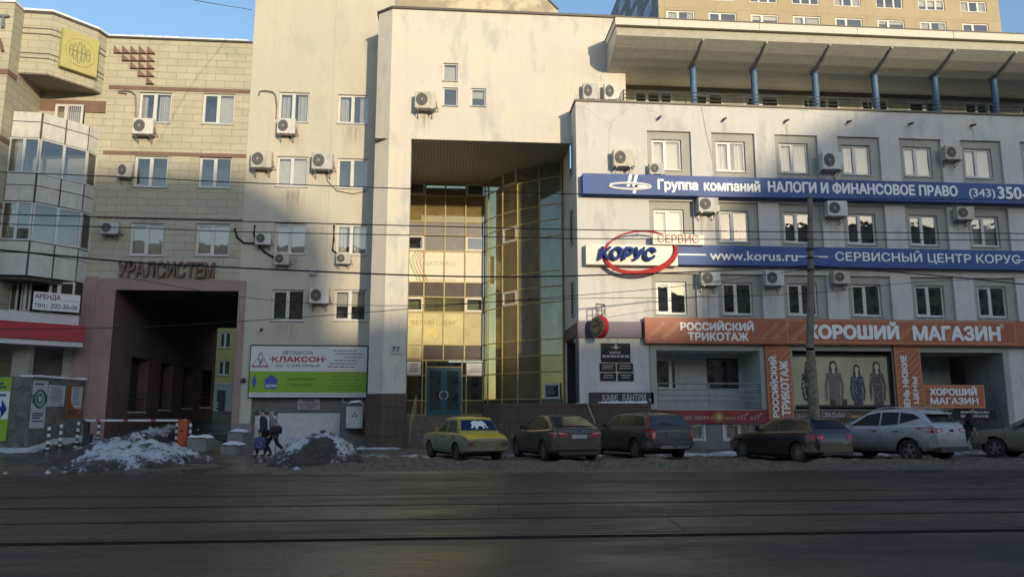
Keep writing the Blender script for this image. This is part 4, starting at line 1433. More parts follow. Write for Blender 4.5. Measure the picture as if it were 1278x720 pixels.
# upper rear part with peeling plaster
ux0, ux1 = cx1 - 0.5, at(696.5, 20, 41.5).x
mb = MB()
zr1 = at(697, 13, 41.5).z
mb.xz([(ux0, 19), (ux1, 19), (ux1, zr1), (ux1 - 0.55, zr1 + 0.55), (ux1 - 1.2, zr1 + 5.5), (ux0, zr1 + 6)], 41.5, 52)
mb.build('rear_wall', W_PEEL, CB)
mb = MB()
mb.tube([(ux1 + 0.02, 41.45, zr1 + 0.02), (ux1 - 0.55, 41.45, zr1 + 0.6), (ux1 - 1.2, 41.45, zr1 + 5.5)], 0.06, 5)
mb.build('coping', M_TIN, CB)

# ---- advertising board of the driving school
kr = rect(313, 432.5, 458, 495.5, YC)
KL = thing('billboard', 'wide white and lime billboard reading АВТОШКОЛА КЛАКСОН above the garage', 'billboard', ((kr[0] + kr[1]) / 2, YC, kr[2]))
yk = YC - 0.14
MB().box(kr[0] - 0.04, kr[1] + 0.06, yk + 0.002, YC - 0.002, kr[2] - 0.03, kr[3] + 0.07).build('frame', M_DKMETAL, KL)
zA, zB = at(385, 463.8, YC).z, at(385, 490, YC).z
MB().box(kr[0], kr[1], yk - 0.012, yk, zA, kr[3]).build('white_panel', M_SIGNWHITE, KL)
MB().box(kr[0], kr[1], yk - 0.012, yk, zB, zA - 0.001).build('green_panel', M_GREEN, KL)
MB().box(kr[0], kr[1], yk - 0.012, yk, kr[2], zB - 0.001).build('white_strip', M_SIGNWHITE, KL)
yt = yk - 0.0125
K = lambda a, b, c, d: rect(a, b, c, d, YC)
text('АВТОШКОЛА', K(353, 438, 391.5, 442.5), yt, M_NAVY, KL, 0.004, 0.012)
text('КЛАКСОН', K(340.5, 445, 404.5, 452), yt, plain('crimson_print', (0.40, 0.008, 0.05), 0.5), KL, 0.004, 0.045)
mb = MB()
for px in (338.5, 406.5):
    p = at(px, 448.3, YC)
    mb.lathe([(0.04, -0.004), (0.04, 0), ], (p.x, yt, p.z), 'Y', 10)
    mb.lathe([(0.04, -0.004), (0.001, -0.004)], (p.x, yt, p.z), 'Y', 10)
mb.build('dot', MATS['crimson_print'], KL)
text('тел.: +7 (343) 279-96-69', K(344.5, 454.8, 399.5, 459.3), yt, M_NAVY, KL, 0.004, 0.008)
mb = MB()
a, b, c = at(315.6, 457.3, YC), at(335.4, 457.3, YC), at(326.6, 440.3, YC)
mb.tube([(a.x, yt - 0.01, a.z), (b.x, yt - 0.01, b.z), (c.x, yt - 0.01, c.z), (a.x, yt - 0.01, a.z), (b.x, yt - 0.01, b.z)], 0.035, 6)
mb.build('warning_triangle', MATS['crimson_print'], KL)
text('У', K(323.0, 447.5, 329.4, 455.6), yt, M_NAVY, KL, 0.004, 0.02)
for i in range(6):
    mb = MB()
    z = at(440, 438.2 + i * 4.0, YC).z
    w = (0.95, 0.9, 0.62, 0.92, 1.05, 1.12)[i]
    print_lines(mb, at(454, 440, YC).x - w * 1.45, at(454, 440, YC).x, z - 0.03, z + 0.03, yt, 1, 30 + i, 0.85)
    mb.build('print', plain('mauve_print', (0.24, 0.16, 0.24), 0.6), KL)
mb = MB()
p = at(339, 479, YC)
W_ = plain('violet_blue_print', (0.075, 0.085, 0.36), 0.5)
mb.xz([(p.x - 0.27, p.z - 0.22), (p.x + 0.27, p.z - 0.22), (p.x + 0.27, p.z + 0.16), (p.x + 0.36, p.z + 0.16), (p.x, p.z + 0.42), (p.x - 0.36, p.z + 0.16), (p.x - 0.27, p.z + 0.16)], yt - 0.004, yt)
p2 = at(318.6, 477, YC)
mb.xz([(p2.x - 0.03, p2.z - 0.3), (p2.x + 0.10, p2.z), (p2.x, p2.z + 0.36), (p2.x - 0.12, p2.z + 0.02)], yt - 0.004, yt)
mb.build('house_mark', W_, KL)
text('ДОМ', (p.x - 0.24, p.x + 0.24, p.z - 0.17, p.z - 0.02), yt - 0.0045, M_LETWHITE, KL, 0.003, 0.03)
MGD = plain('dark_green_print', (0.06, 0.15, 0.02), 0.6)
text('Кредитование', K(359, 471.0, 395, 475.6), yt, MGD, KL, 0.004, 0.01)
text('Страхование', K(359, 478.3, 391, 482.8), yt, MGD, KL, 0.004, 0.01)
mb = MB()
print_lines(mb, at(409, 480, YC).x, at(452, 480, YC).x, zB + 0.04, zA - 0.05, yt, 6, 41, 0.3, align='C')
mb.build('print', plain('mid_green_print', (0.13, 0.24, 0.03), 0.6), KL)
mb = MB()
print_lines(mb, kr[0] + 0.08, kr[1] + 0.9, kr[2] + 0.07, zB - 0.07, yt, 1, 43, 0.6, ws=(0.012, 0.04))
mb.v = [(min(v[0], kr[1] - 0.05), v[1], v[2]) for v in mb.v]
mb.build('print', plain('grey_print', (0.22, 0.22, 0.28), 0.6), KL)
# ---- notice over the garage door
nr = rect(371, 496.8, 398.5, 511, YC)
NT_ = thing('notice', 'small notice in black and red capitals over the garage door', 'sign', ((nr[0] + nr[1]) / 2, YC, nr[2]))
MB().box(nr[0], nr[1], YC + 0.10, YC + 0.168, nr[2], nr[3]).build('board', plain('dull_notice', (0.40, 0.38, 0.38), 0.6), NT_)
hn = nr[3] - nr[2]
text('МАШИНЫ', (nr[0] + 0.25, nr[1] - 0.25, nr[3] - 0.17, nr[3] - 0.06), YC + 0.0995, M_NAVY, NT_, 0.004, 0.02)
text('НАПРОТИВ ВОРОТ', (nr[0] + 0.05, nr[1] - 0.05, nr[3] - 0.34, nr[3] - 0.22), YC + 0.0995, M_MAROON, NT_, 0.004, 0.02)
text('НЕ СТАВИТЬ', (nr[0] + 0.14, nr[1] - 0.14, nr[2] + 0.05, nr[2] + 0.16), YC + 0.0995, M_NAVY, NT_, 0.004, 0.02)
# ---- white cabinet with snow on it
q = rect(432.5, 507, 453, 534, 35.9)
CBN = thing('utility_cabinet', 'white metal cabinet with a snow cap beside the granite pier', 'cabinet', ((q[0] + q[1]) / 2, 35.9, q[2]))
mb = MB()
mb.box(q[0], q[1], 35.75, 36.19, q[2], q[3])
cbx = mb.build('body', plain('cabinet_white', (0.55, 0.54, 0.50), 0.5, dirt=0.25), CBN)
mb = MB()
c_, zc_ = (q[0] + q[1]) / 2, (q[2] + q[3]) / 2
for (dx, dz) in ((0, 0.18), (-0.08, 0.06), (0.08, 0.06)):
    mb.lathe([(0.045, -0.004), (0.001, -0.004)], (c_ + dx, 35.748, zc_ + dz), 'Y', 10)
mb.build('vent_holes', M_DKMETAL, cbx)
vs, fs = [], []
for j in range(7):
    for i in range(13):
        u, v = i / 12, j / 6
        e = max(0, min(1, 4 * min(u, 1 - u) + 0.05)) * (0.5 + 0.5 * min(1, 3 * min(v + 0.1, 1.1 - v)))
        vs.append((q[0] - 0.04 + (q[1] - q[0] + 0.08) * u, 35.70 + 0.5 * v, q[3] + 0.003 + 0.28 * e * (0.75 + 0.35 * u)))
for j in range(6):
    for i in range(12):
        a = j * 13 + i
        fs.append((a, a + 1, a + 14, a + 13))
MB().add(vs, fs).build('snow_cap', M_SNOWCAP, CBN, True)
mb = MB()
mb.tube([(q[0], 35.8, q[2] - 0.03), (q[1] + 0.25, 36.0, q[2] - 0.25)], 0.05, 6)
mb.build('bracket', M_DKMETAL, CBN)

# ================================================================ CENTRE: the entrance tower
YT, YB = 34.2, 41.2
TW = thing('entrance_tower', 'pale tower with a deep glazed entrance recess and granite foot', 'building', (1, YT, 0))
tx0, tx1 = at(485, 200, YT).x, at(781, 115, YT).x
po = rect(509, 173.5, 600, 560, YT)
zl_ = at(600, 176, YT).z                           # underside of the lintel
zt_ = at(600, 16, YT).z
sw = [(553, 79, 571.3, 101), (553, 109.5, 571.3, 132), (588, 110.5, 606.5, 132.5)]
sr = [rect(*w, YT) for w in sw]
mb = MB()
mb.wall(tx0, tx1, -0.2, zt_, YT, sr + [(po[0], tx1 + 1, -0.2, zl_)], 0.15)
px_ = at(467.5, 200, 34.75).x
mb.quad((px_, 34.75, -0.2), (tx0, YT, -0.2), (tx0, YT, zt_), (px_, 34.75, zt_))
mb.quad((px_, YC, -0.2), (px_, 34.75, -0.2), (px_, 34.75, zt_), (px_, YC, zt_))
mb.quad((po[0], YT, -0.2), (po[0], YT + 0.6, -0.2), (po[0], YT + 0.6, zl_), (po[0], YT, zl_))
mb.quad((po[0], YT + 0.6, -0.2), (px_, YT + 0.6, -0.2), (px_, YT + 0.6, zl_), (po[0], YT + 0.6, zl_))
xw = at(503, 390, YB).x - 0.03
mb.quad((xw, YT + 0.61, 0), (xw, YB + 0.3, 0), (xw, YB + 0.3, zl_), (xw, YT + 0.61, zl_))
mb.quad((px_, YC, zt_), (px_, 34.75, zt_), (tx0, YT, zt_), (tx0, YC, zt_))
mb.quad((tx0, YT, zt_), (tx1, YT, zt_), (tx1, 41.5, zt_), (tx0, 41.5, zt_))
mb.quad((tx1, YT, 14), (tx1, 41.5, 14), (tx1, 41.5, zt_), (tx1, YT, zt_))
mb.build('wall', W_TOWER, TW)
for i, w in enumerate(sr):
    window(TW, w, YT + 0.09, '1', ('roller', 'none', 'halfroller')[i], seed=i, fw=0.06)
mb = MB()                                          # flashing along the parapet
mb.plan([(tx0, YT - 0.09), (tx1 + 0.03, YT - 0.09), (tx1 + 0.03, YT + 0.3), (tx0, YT + 0.3)], zt_ + 0.003, zt_ + 0.11)
mb.plan([(px_ - 0.08, 34.72), (tx0 - 0.004, YT - 0.09), (tx0 - 0.004, YT + 0.3), (px_ + 0.3, 35.0)], zt_ + 0.003, zt_ + 0.11)
mb.plan([(px_ - 0.08, 34.724), (px_ + 0.2, 34.98), (px_ + 0.2, YC - 0.003), (px_ - 0.08, YC - 0.003)], zt_ + 0.001, zt_ + 0.10)
mb.build('flashing', M_TIN, TW)
# granite foot of the pier
zg = at(485, 491, YT).z
mb = MB()
mb.plan([(px_ - 0.06, 36.0), (px_ - 0.06, 34.72), (tx0 - 0.02, YT - 0.06), (po[0] + 0.04, YT - 0.06), (po[0] + 0.04, YT + 0.64), (px_ + 0.3, YT + 0.64)], -0.2, zg)
mb.build('granite_foot', W_GRANITE, TW)
mb = MB()
n_ = at(487.5, 522, 34.12)
p_ = rect(468.5, 500.5, 478.5, 513.5, 34.4)
mb.plan([(p_[0], 34.62), (p_[1], 34.28), (p_[1], 34.24), (p_[0], 34.58)], p_[2], p_[3])
tag(mb.build('paper_notice', M_SIGNWHITE), 'white paper notice pasted on the granite pier foot', 'notice')
hp = rect(487.5, 430.5, 501, 441.5, YT)
HN = thing('house_number', 'grey square house number plate reading 77 on the pier', 'sign', (hp[0], YT, hp[2]))
MB().box(hp[0], hp[1], YT - 0.05, YT - 0.002, hp[2], hp[3]).build('plate', plain('number_plate_grey', (0.50, 0.50, 0.49), 0.5), HN)
w_ = hp[1] - hp[0]
text('77', (hp[0] + 0.14 * w_, hp[1] - 0.14 * w_, hp[2] + 0.09, hp[3] - 0.09), YT - 0.0505, M_BLACKSIGN, HN, 0.005, 0.02)

# the recess: ribbed ceiling, stair, curtain wall
SX = 5.60                                          # left wall of the shop building
mb = MB()
mb.quad((px_, YT + 0.02, zl_ - 0.002), (SX, YT + 0.02, zl_ - 0.002), (SX, YB + 0.3, zl_ - 0.002), (px_, YB + 0.3, zl_ - 0.002))
mb.build('recess_ceiling', M_SOFFIT, TW)
fx0 = at(503, 390, YB).x
ARC = [(1.88, 41.2), (2.06, 40.38), (2.74, 39.25), (3.45, 38.37), (4.49, 37.5), (5.52, 36.82)]
rows_f = [at(556, y, YB).z for y in (228.5, 245.0, 277.3, 294.5, 313.7, 352.6, 371.0, 389.6, 430.3, 449.6)]
rows_c = [at(700, y, 37.0).z for y in (199.5, 221, 254.6, 273.8, 294.5, 337.6, 356.8, 376.5, 422.5, 442.8, 463.6, 497.5, 503.8)]
colx = [fx0] + [at(x, 390, YB).x for x in (528.5, 554, 580)] + [1.86]
CW = MB()
def fbar(x0, x1, z0, z1, Y=YB, d=0.10, m=0):
    CW.box(x0, x1, Y - d, Y, z0, z1, m)
zdoor = at(553, 517.3, YB).z
for x in colx[:-1]:
    fbar(x - 0.035, x + 0.035, rows_f[-1], rows_f[0])
for z in rows_f:
    fbar(fx0, 1.86, z - 0.03, z + 0.03, YB - 0.002, 0.085)
frame = CW.build('curtain_wall_frame', M_YELFRAME, TW)
# panes and infill of the flat part, row by row
M_GREYSP = plain('grey_spandrel', (0.20, 0.185, 0.175), 0.3)
M_PALEPOS = plain('pale_banner', (0.72, 0.66, 0.54), 0.7, var=0.05)
M_CREAMCURT = plain('drawn_yellow_curtain', (0.66, 0.54, 0.27), 0.9, var=0.25, scale=3)
def fpanel(r, c, mat, nm, dy=0.02):
    z1, z0 = rows_f[r] - 0.03, rows_f[r + 1] + 0.03
    mb = MB()
    mb.quad((colx[c] + 0.035, YB - 0.04 + dy, z0), (colx[c + 1] - 0.035, YB - 0.04 + dy, z0), (colx[c + 1] - 0.035, YB - 0.04 + dy, z1), (colx[c] + 0.035, YB - 0.04 + dy, z1))
    return mb.build(nm, mat, TW)
def fback(r, c0, c1, mat, nm, f0=0.0, f1=1.0, dy=0.3):
    z1, z0 = rows_f[r], rows_f[r + 1]
    a, b = z0 + (z1 - z0) * f0, z0 + (z1 - z0) * f1
    mb = MB().quad((colx[c0], YB + dy, a), (colx[c1], YB + dy, a), (colx[c1], YB + dy, b), (colx[c0], YB + dy, b))
    return mb.build(nm, mat, TW)
for r in range(len(rows_f) - 1):
    for c in range(4):
        if r in (2, 5):
            fpanel(r, c, M_GREYSP if r == 2 else M_SPANDREL, 'spandrel_panel')
        elif r in (0, 3, 6) and c in (0, 3):
            z1, z0 = rows_f[r] - 0.03, rows_f[r + 1] + 0.03
            window(TW, (colx[c] + 0.035, colx[c + 1] - 0.035, z0, z1), YB - 0.07, '1', 'none', sill=False, fw=0.09, frame=M_PVC, seed=r)
        elif r == 3:
            fpanel(r, c, M_GREYSP, 'spandrel_panel')
        elif r == 8:
            fpanel(r, c, M_YELFILM if c == 0 else M_SPANDREL, 'spandrel_panel')
        elif r == 7:
            fpanel(r, c, M_YELFILM if c < 3 else plain('beige_window_film', (0.46, 0.38, 0.20), 0.6), 'film_panel')
        elif r == 4:
            fpanel(r, c, M_PALEPOS, 'banner_panel')
        else:
            fpanel(r, c, M_BRONZE, 'pane')
fback(1, 0, 4, M_CREAMCURT, 'curtain', 0.3, 1.0, 0.1)
mb = MB()
rnd = random.Random(4)
x = colx[0]
z0, z1 = rows_f[2], rows_f[1]
while x < 1.8:
    w = rnd.uniform(0.12, 0.4)
    mb.box(x, min(x + w, 1.84), YB + 0.02, YB + 0.09, z0, z0 + (z1 - z0) * rnd.uniform(0.28, 0.42))
    x += w
mb.build('papers_on_sill', M_PALEPOS, TW)
fback(0, 0, 4, M_ROOM, 'dark_room', dy=1.0)
fback(6, 0, 4, plain('olive_curtain', (0.20, 0.22, 0.10), 0.9), 'curtain')
# banner lettering seen through the glass, chevrons at its left end
bz1, bz0 = rows_f[4], rows_f[5]
M_FAINT = plain('faint_grey_print', (0.44, 0.41, 0.33), 0.7)
text('GREATEXPRESS', (at(524, 328, YB).x, at(569, 328, YB).x, bz0 + (bz1 - bz0) * 0.53, bz0 + (bz1 - bz0) * 0.67), YB - 0.0205, M_FAINT, TW, 0.003, 0.0, name='banner_lettering')
mb = MB()
ma, mc, me_ = plain('chevron_red', (0.55, 0.34, 0.26), 0.7), plain('chevron_green', (0.40, 0.44, 0.28), 0.7), (bz1 - bz0)
xl = colx[0] + 0.25
for i, (o, m_) in enumerate(((0.0, 1), (0.16, 1), (0.34, 0), (0.52, 0))):
    xm = xl + o
    zm = bz0 + me_ * 0.66
    mb.xz([(xm, zm), (xm + 0.34, bz1 - 0.04), (xm + 0.42, bz1 - 0.04), (xm + 0.08, zm), (xm + 0.55, bz0 + 0.05), (xm + 0.45, bz0 + 0.05)], YB - 0.026, YB - 0.0205, m_)
mb.build('banner_chevrons', [ma, mc], TW)
mb = MB()
for i in range(6):
    mb.box(at(530, 330, YB).x, at(570 - (i % 3) * 3, 330, YB).x, YB - 0.024, YB - 0.0205, bz0 + me_ * (0.06 + 0.012 * i * 0) + 0.0, bz0 + me_ * 0.09) if i == 0 else None
mb.build('banner_print', M_FAINT, TW)
yz1, yz0 = rows_f[7], rows_f[8]
M_OLIVE = plain('olive_print', (0.34, 0.26, 0.08), 0.7)
text('"БЕЛЫЙ СЛОН"', (at(511, 402, YB).x, at(570, 402, YB).x, yz0 + (yz1 - yz0) * 0.60, yz0 + (yz1 - yz0) * 0.78), YB - 0.0205, M_OLIVE, TW, 0.003, 0.012, name='film_lettering')
mb = MB()
c_, z_ = at(538, 415, YB).x, yz0 + (yz1 - yz0) * 0.36
mb.xz([(c_ - 0.3, z_ - 0.3), (c_ - 0.12, z_ - 0.3), (c_ - 0.1, z_ - 0.05), (c_ + 0.12, z_ - 0.05), (c_ + 0.14, z_ - 0.3), (c_ + 0.32, z_ - 0.3), (c_ + 0.36, z_ + 0.1), (c_ + 0.2, z_ + 0.28), (c_ - 0.1, z_ + 0.25), (c_ - 0.26, z_ + 0.18), (c_ - 0.36, z_ - 0.02)], YB - 0.025, YB - 0.0205)
mb.build('film_emblem', plain('pale_film_print', (0.60, 0.50, 0.20), 0.7), TW)
# entrance level: door, side lights, notices
zD = rows_f[-1]
dr = rect(533, 459.5, 574.5, 517.5, YB)
ex = [fx0] + [at(x, 480, YB).x for x in (527, 531.5, 576.5, 582)] + [1.86]
mb = MB()
z_low = at(515, 499.5, YB).z
z_mid = at(515, 468.5, YB).z
for x in ex[1:-1]:
    mb.box(x - 0.03, x + 0.03, YB - 0.10, YB, zdoor - 0.1, zD - 0.03)
for (a, b, z) in ((ex[0], ex[1], z_low), (ex[0], ex[2], z_mid), (ex[3], ex[5], z_mid), (ex[3], ex[5], z_low), (ex[1], ex[2], z_low), (ex[2], ex[3], dr[3] + 0.06), (ex[0], ex[2], zdoor), (ex[3], ex[5], zdoor)):
    mb.box(a, b, YB - 0.085, YB - 0.004, z - 0.03, z + 0.03)
mb.build('entrance_frame', M_YELFRAME, TW)
mb = MB()
for (a, b) in ((ex[0], ex[1]), (ex[1], ex[2]), (ex[3], ex[4]), (ex[4], ex[5])):
    mb.quad((a, YB - 0.03, z_low), (b, YB - 0.03, z_low), (b, YB - 0.03, zD), (a, YB - 0.03, zD))
mb.quad((ex[2], YB - 0.03, dr[3]), (ex[3], YB - 0.03, dr[3]), (ex[3], YB - 0.03, zD), (ex[2], YB - 0.03, zD))
mb.build('side_light', M_GLASS_DK, TW)
for (a, b) in ((ex[0], ex[2]), (ex[3], ex[5])):
    MB().quad((a, YB - 0.03, zdoor), (b, YB - 0.03, zdoor), (b, YB - 0.03, z_low), (a, YB - 0.03, z_low)).build('kick_panel', M_SPANDREL, TW)
mb = MB()
mb.box(ex[2] + 0.03, ex[3] - 0.03, YB - 0.02, YB, dr[2], dr[3] + 0.03)
xm = (ex[2] + ex[3]) / 2
for (a, b) in ((ex[2] + 0.035, xm - 0.01), (xm + 0.01, ex[3] - 0.035)):
    mb.box(a, a + 0.16, YB - 0.08, YB - 0.021, dr[2], dr[3])
    mb.box(b - 0.16, b, YB - 0.08, YB - 0.021, dr[2], dr[3])
    mb.box(a + 0.16, b - 0.16, YB - 0.08, YB - 0.021, dr[2], dr[2] + 0.25)
    mb.box(a + 0.16, b - 0.16, YB - 0.08, YB - 0.021, dr[3] - 0.14, dr[3])
do = mb.build('door', M_TEAL, TW)
mb = MB()
for (a, b) in ((ex[2] + 0.195, xm - 0.17), (xm + 0.17, ex[3] - 0.195)):
    mb.quad((a, YB - 0.05, dr[2] + 0.25), (b, YB - 0.05, dr[2] + 0.25), (b, YB - 0.05, dr[3] - 0.14), (a, YB - 0.05, dr[3] - 0.14))
mb.build('glass_panel', M_GLASS_DK, do)
zh = at(554, 493, YB).z
for sg in (-1, 1):
    mb = MB()
    mb.tube([(xm + sg * (0.05 + 0.17 * sin(t * pi / 10)), YB - 0.12, zh + 0.20 * cos(t * pi / 10)) for t in range(11)], 0.022, 6)
    mb.build('handle', M_LETWHITE, do)
mb = MB().quad((-3.0, YB + 1.5, 1.4), (1.9, YB + 1.5, 1.4), (1.9, YB + 1.5, zD), (-3.0, YB + 1.5, zD))
mb.build('lobby', M_ROOM, TW)
# the notices stuck inside the side lights
for (lab, rr, mat, seed) in (('yellow poster behind the glass left of the blue door', (508.5, 432, 525.5, 447.5), M_YELFILM, 5),
                             ('white lettered notice below a yellow poster, left of the blue door', (508, 451.5, 525.5, 468), M_SIGNWHITE, 6),
                             ('white notice in the side light right of the blue door', (582.5, 453.5, 605.5, 468.5), M_SIGNWHITE, 7)):
    r0 = rect(*rr, YB)
    rt = thing('window_notice', lab, 'notice', (r0[0], YB, r0[2]))
    MB().box(r0[0], r0[1], YB - 0.14, YB - 0.125, r0[2], r0[3]).build('sheet', mat, rt)
    mb = MB()
    print_lines(mb, r0[0] + 0.1, r0[1] - 0.1, r0[2] + 0.1, r0[3] - 0.1, YB - 0.141, 4, seed, 0.35, align='C')
    mb.build('print', M_OLIVE if mat is M_YELFILM else M_NAVY, rt)
# the curved glass bay
mb, gl, sp, dk = MB(), MB(), MB(), MB()
for i, p in enumerate(ARC):
    rr_ = 0.045
    mb.tube([(p[0], p[1], rows_c[-1]), (p[0], p[1], zl_ - 0.01)], rr_, 6)
for (a, b) in zip(ARC, ARC[1:]):
    for z in rows_c[1:]:
        mb.tube([(a[0], a[1], z), (b[0], b[1], z)], 0.032, 6)
cf = mb.build('bay_frame', M_YELFRAME, TW)
zz = [zl_] + rows_c[1:]
for k, (a, b) in enumerate(zip(ARC, ARC[1:])):
    for r in range(len(zz) - 1):
        z1, z0 = zz[r], zz[r + 1]
        tgt = gl if k >= 3 and r < 9 else sp
        (dk if r == 11 else tgt).quad((a[0], a[1], z0), (b[0], b[1], z0), (b[0], b[1], z1), (a[0], a[1], z1))
gl.build('mirror_pane', M_BLUEGL, TW)
sp.build('bronze_pane', M_BRONZE, TW)
dk.build('kick_panel', M_SPANDREL, TW)
for (k, rws) in ((2, (0, 3, 6)),):                 # white opening lights in the bay
    a, b = ARC[k], ARC[k + 1]
    L_ = sqrt((b[0] - a[0]) ** 2 + (b[1] - a[1]) ** 2)
    for r in rws:
        z1, z0 = zz[r] - 0.04, zz[r + 1] + 0.04
        if r == 0:
            z1 = z0 + 1.0
        mb = MB()
        for (s0, s1, c, d) in ((0.05, 0.14, z0, z1), (L_ - 0.14, L_ - 0.05, z0, z1), (0.14, L_ - 0.14, z0, z0 + 0.09), (0.14, L_ - 0.14, z1 - 0.09, z1)):
            mb.box(s0, s1, -0.06, -0.005, c, d)
        o = mb.build('opening_light', M_PVC)
        o.data.transform(Matrix.Translation((a[0], a[1], 0)) @ Matrix.Rotation(atan2(b[1] - a[1], b[0] - a[0]), 4, 'Z'))
        attach(o, TW)
mb = MB()                                          # floors and rooms behind the bay
for z in (rows_c[2] - 0.05, rows_c[5] - 0.05, rows_c[8] - 0.05):
    pass
inner = [(p[0] + 0.7, p[1] + 1.0) for p in ARC]
for (a, b) in zip(inner, inner[1:]):
    mb.quad((a[0], a[1], 1.6), (b[0], b[1], 1.6), (b[0], b[1], zl_), (a[0], a[1], zl_))
mb.build('room_wall', plain('olive_room', (0.24, 0.22, 0.15), 0.9, var=0.5, scale=0.8), TW)
mb = MB()
for (k, t, z, hgt) in ((0, .5, 5, 1.5), (2, .35, 5, 1.6), (2, .6, 8, 1.4), (1, .5, 9, 1.2), (3, .3, 8, 1.2), (4, .4, 8, 1.0)):
    a, b = ARC[k], ARC[k + 1]
    x, y = a[0] + (b[0] - a[0]) * t + 0.3, a[1] + (b[1] - a[1]) * t + 0.5
    zq = rows_c[z] + 0.03
    mb.box(x - 0.06, x + 0.14, y, y + 0.1, zq, zq + hgt)
mb.build('blind', M_ROLLER, TW)
# plinth under the bay and the stair
mb = MB()
pl = [(p[0] - 0.05, p[1] - 0.08) for p in ARC]
mb.plan(pl + [(SX, 41.3), (1.9, 41.3)], 0, rows_c[-1] - 0.03)
mb.build('granite_plinth', W_GRANITE, TW)
mb = MB()
ns = 9
for i in range(ns):
    z1 = 0.12 + (zdoor - 0.12) * (i + 1) / ns - 0.02
    y0 = 35.7 + i * 0.36
    mb.box(px_ + 0.1, 2.4, y0, (y0 + 0.36 if i < ns - 1 else YB), -0.1, z1)
mb.build('steps', plain('worn_stone_step', (0.17, 0.155, 0.13), 0.8, var=0.2, dirt=0.5), TW)
mb = MB()
xr = at(512, 530, 36.0).x
mb.tube([(xr, 35.8, 0.2), (xr, 35.8, 1.2), (xr + 0.1, 39.3, 2.45), (xr + 0.1, 39.3, 1.5)], 0.03, 6)
mb.tube([(xr, 35.8, 0.7), (xr + 0.1, 39.3, 1.95)], 0.022, 6)
mb.build('handrail', M_YELFRAME, TW)
q = rect(676, 476.5, 695, 497.5, 36.9)
mb = MB()
pv = rect(677.5, 478, 697, 497.5, 37.1)
a, b = ARC[4], ARC[5]
pc = thing('poster_case', 'white framed notice case at the foot of the curved glass bay', 'notice board', (5.0, 37.0, pv[2]))
mb.box(-0.42, 0.42, -0.14, -0.08, pv[2], pv[3])
o1 = mb.build('frame', M_PVC)
mb = MB().box(-0.33, 0.33, -0.147, -0.141, pv[2] + 0.1, pv[3] - 0.1)
o2 = mb.build('panel', M_BLACKSIGN)
mb = MB()
print_lines(mb, -0.28, 0.28, pv[2] + 0.15, pv[3] - 0.15, -0.148, 5, 51, 0.4)
o3 = mb.build('print', M_GREYLET)
for o in (o1, o2, o3):
    o.data.transform(Matrix.Translation(((a[0] + b[0]) / 2 + 0.05, (a[1] + b[1]) / 2, 0)) @ Matrix.Rotation(atan2(b[1] - a[1], b[0] - a[0]), 4, 'Z'))
    attach(o, pc)

# ================================================================ RIGHT: the white shop building
YR = 32.8
SB = thing('shop_building', 'long white four storey building with shop signs and a roof gallery', 'building', (20, YR, 0))
XE = 44.0
FX0, FP = 8.86, 3.0                                # first window bay, spacing
zP = at(722, 127, YR).z                            # parapet
rowsF = [14.31, 11.02, 7.72]                       # tops of the recessed window fields
zRed0, zRed1 = at(900, 429, YR).z, at(900, 397, YR).z
nb = 12
fields, wins_ = [], []
for r, zf in enumerate(rowsF):
    zb_ = zf - 2.15 if r < 2 else zRed1 - 0.25
    for k in range(nb):
        x = FX0 + FP * k
        fields.append((x, x + 2.04, zb_, zf))
        wins_.append((r, k, (x + 0.23, x + 1.62, zf - 1.80, zf - 0.36)))
bayA = rect(819.5, 437.5, 949, 511, YR)
bayB = rect(990, 438, 1115, 511, YR)
bayC = rect(1152.5, 440, 1256, 560, YR)
bayC = (bayC[0], bayC[1], 0.55, bayC[3])
b1, b2 = rect(858, 528.5, 878, 548.5, YR), rect(905, 528.5, 951, 549, YR)
mb = MB()
mb.wall(SX, XE, -0.2, zP, YR, fields + [bayA, bayB, bayC, b1, b2], 0.0)
for f in fields:
    a, b, c, d = f
    Z = YR + 0.12
    mb.quad((a, YR, c), (a, YR, d), (a, Z, d), (a, Z, c))
    mb.quad((b, YR, c), (b, Z, c), (b, Z, d), (b, YR, d))
    mb.quad((a, YR, d), (b, YR, d), (b, Z, d), (a, Z, d))
    mb.quad((a, YR, c), (a, Z, c), (b, Z, c), (b, YR, c))
# side wall with its slot windows
side = [(33.7, 34.6, 12.6, 14.2), (33.7, 34.6, 9.3, 10.9), (33.7, 34.6, 6.0, 7.5)]
door_s = (33.6, 36.2, 2.0, 4.9)
ys_ = sorted({YR, 36.84, *[v for s_ in side + [door_s] for v in s_[:2]]})
zs_ = sorted({-0.2, zP, *[v for s_ in side + [door_s] for v in s_[2:]]})
for a, b in zip(ys_, ys_[1:]):
    for c, d in zip(zs_, zs_[1:]):
        if any(s_[0] < (a + b) / 2 < s_[1] and s_[2] < (c + d) / 2 < s_[3] for s_ in side + [door_s]):
            continue
        mb.quad((SX, a, c), (SX, b, c), (SX, b, d), (SX, a, d))
mb.quad((SX, 36.84, 0), (SX, YB + 0.3, 0), (SX, YB + 0.3, zl_), (SX, 36.84, zl_))
mb.quad((SX, YR, zP), (XE, YR, zP), (XE, 37.5, zP), (SX, 37.5, zP))
mb.quad((XE, YR, 0), (XE, 50, 0), (XE, 50, 22), (XE, YR, 22))
mb.build('wall', W_WHITE, SB)
for (r, k, w), f in zip(wins_, fields):
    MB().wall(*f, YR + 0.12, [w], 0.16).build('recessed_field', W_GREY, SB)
backs = {0: ['roller', 'curtain', 'curtain', 'curtain', 'blind', 'blind', 'blind'], 1: ['roller', 'none', 'none', 'none', 'none', 'roller', 'none'], 2: ['none'] * 12}
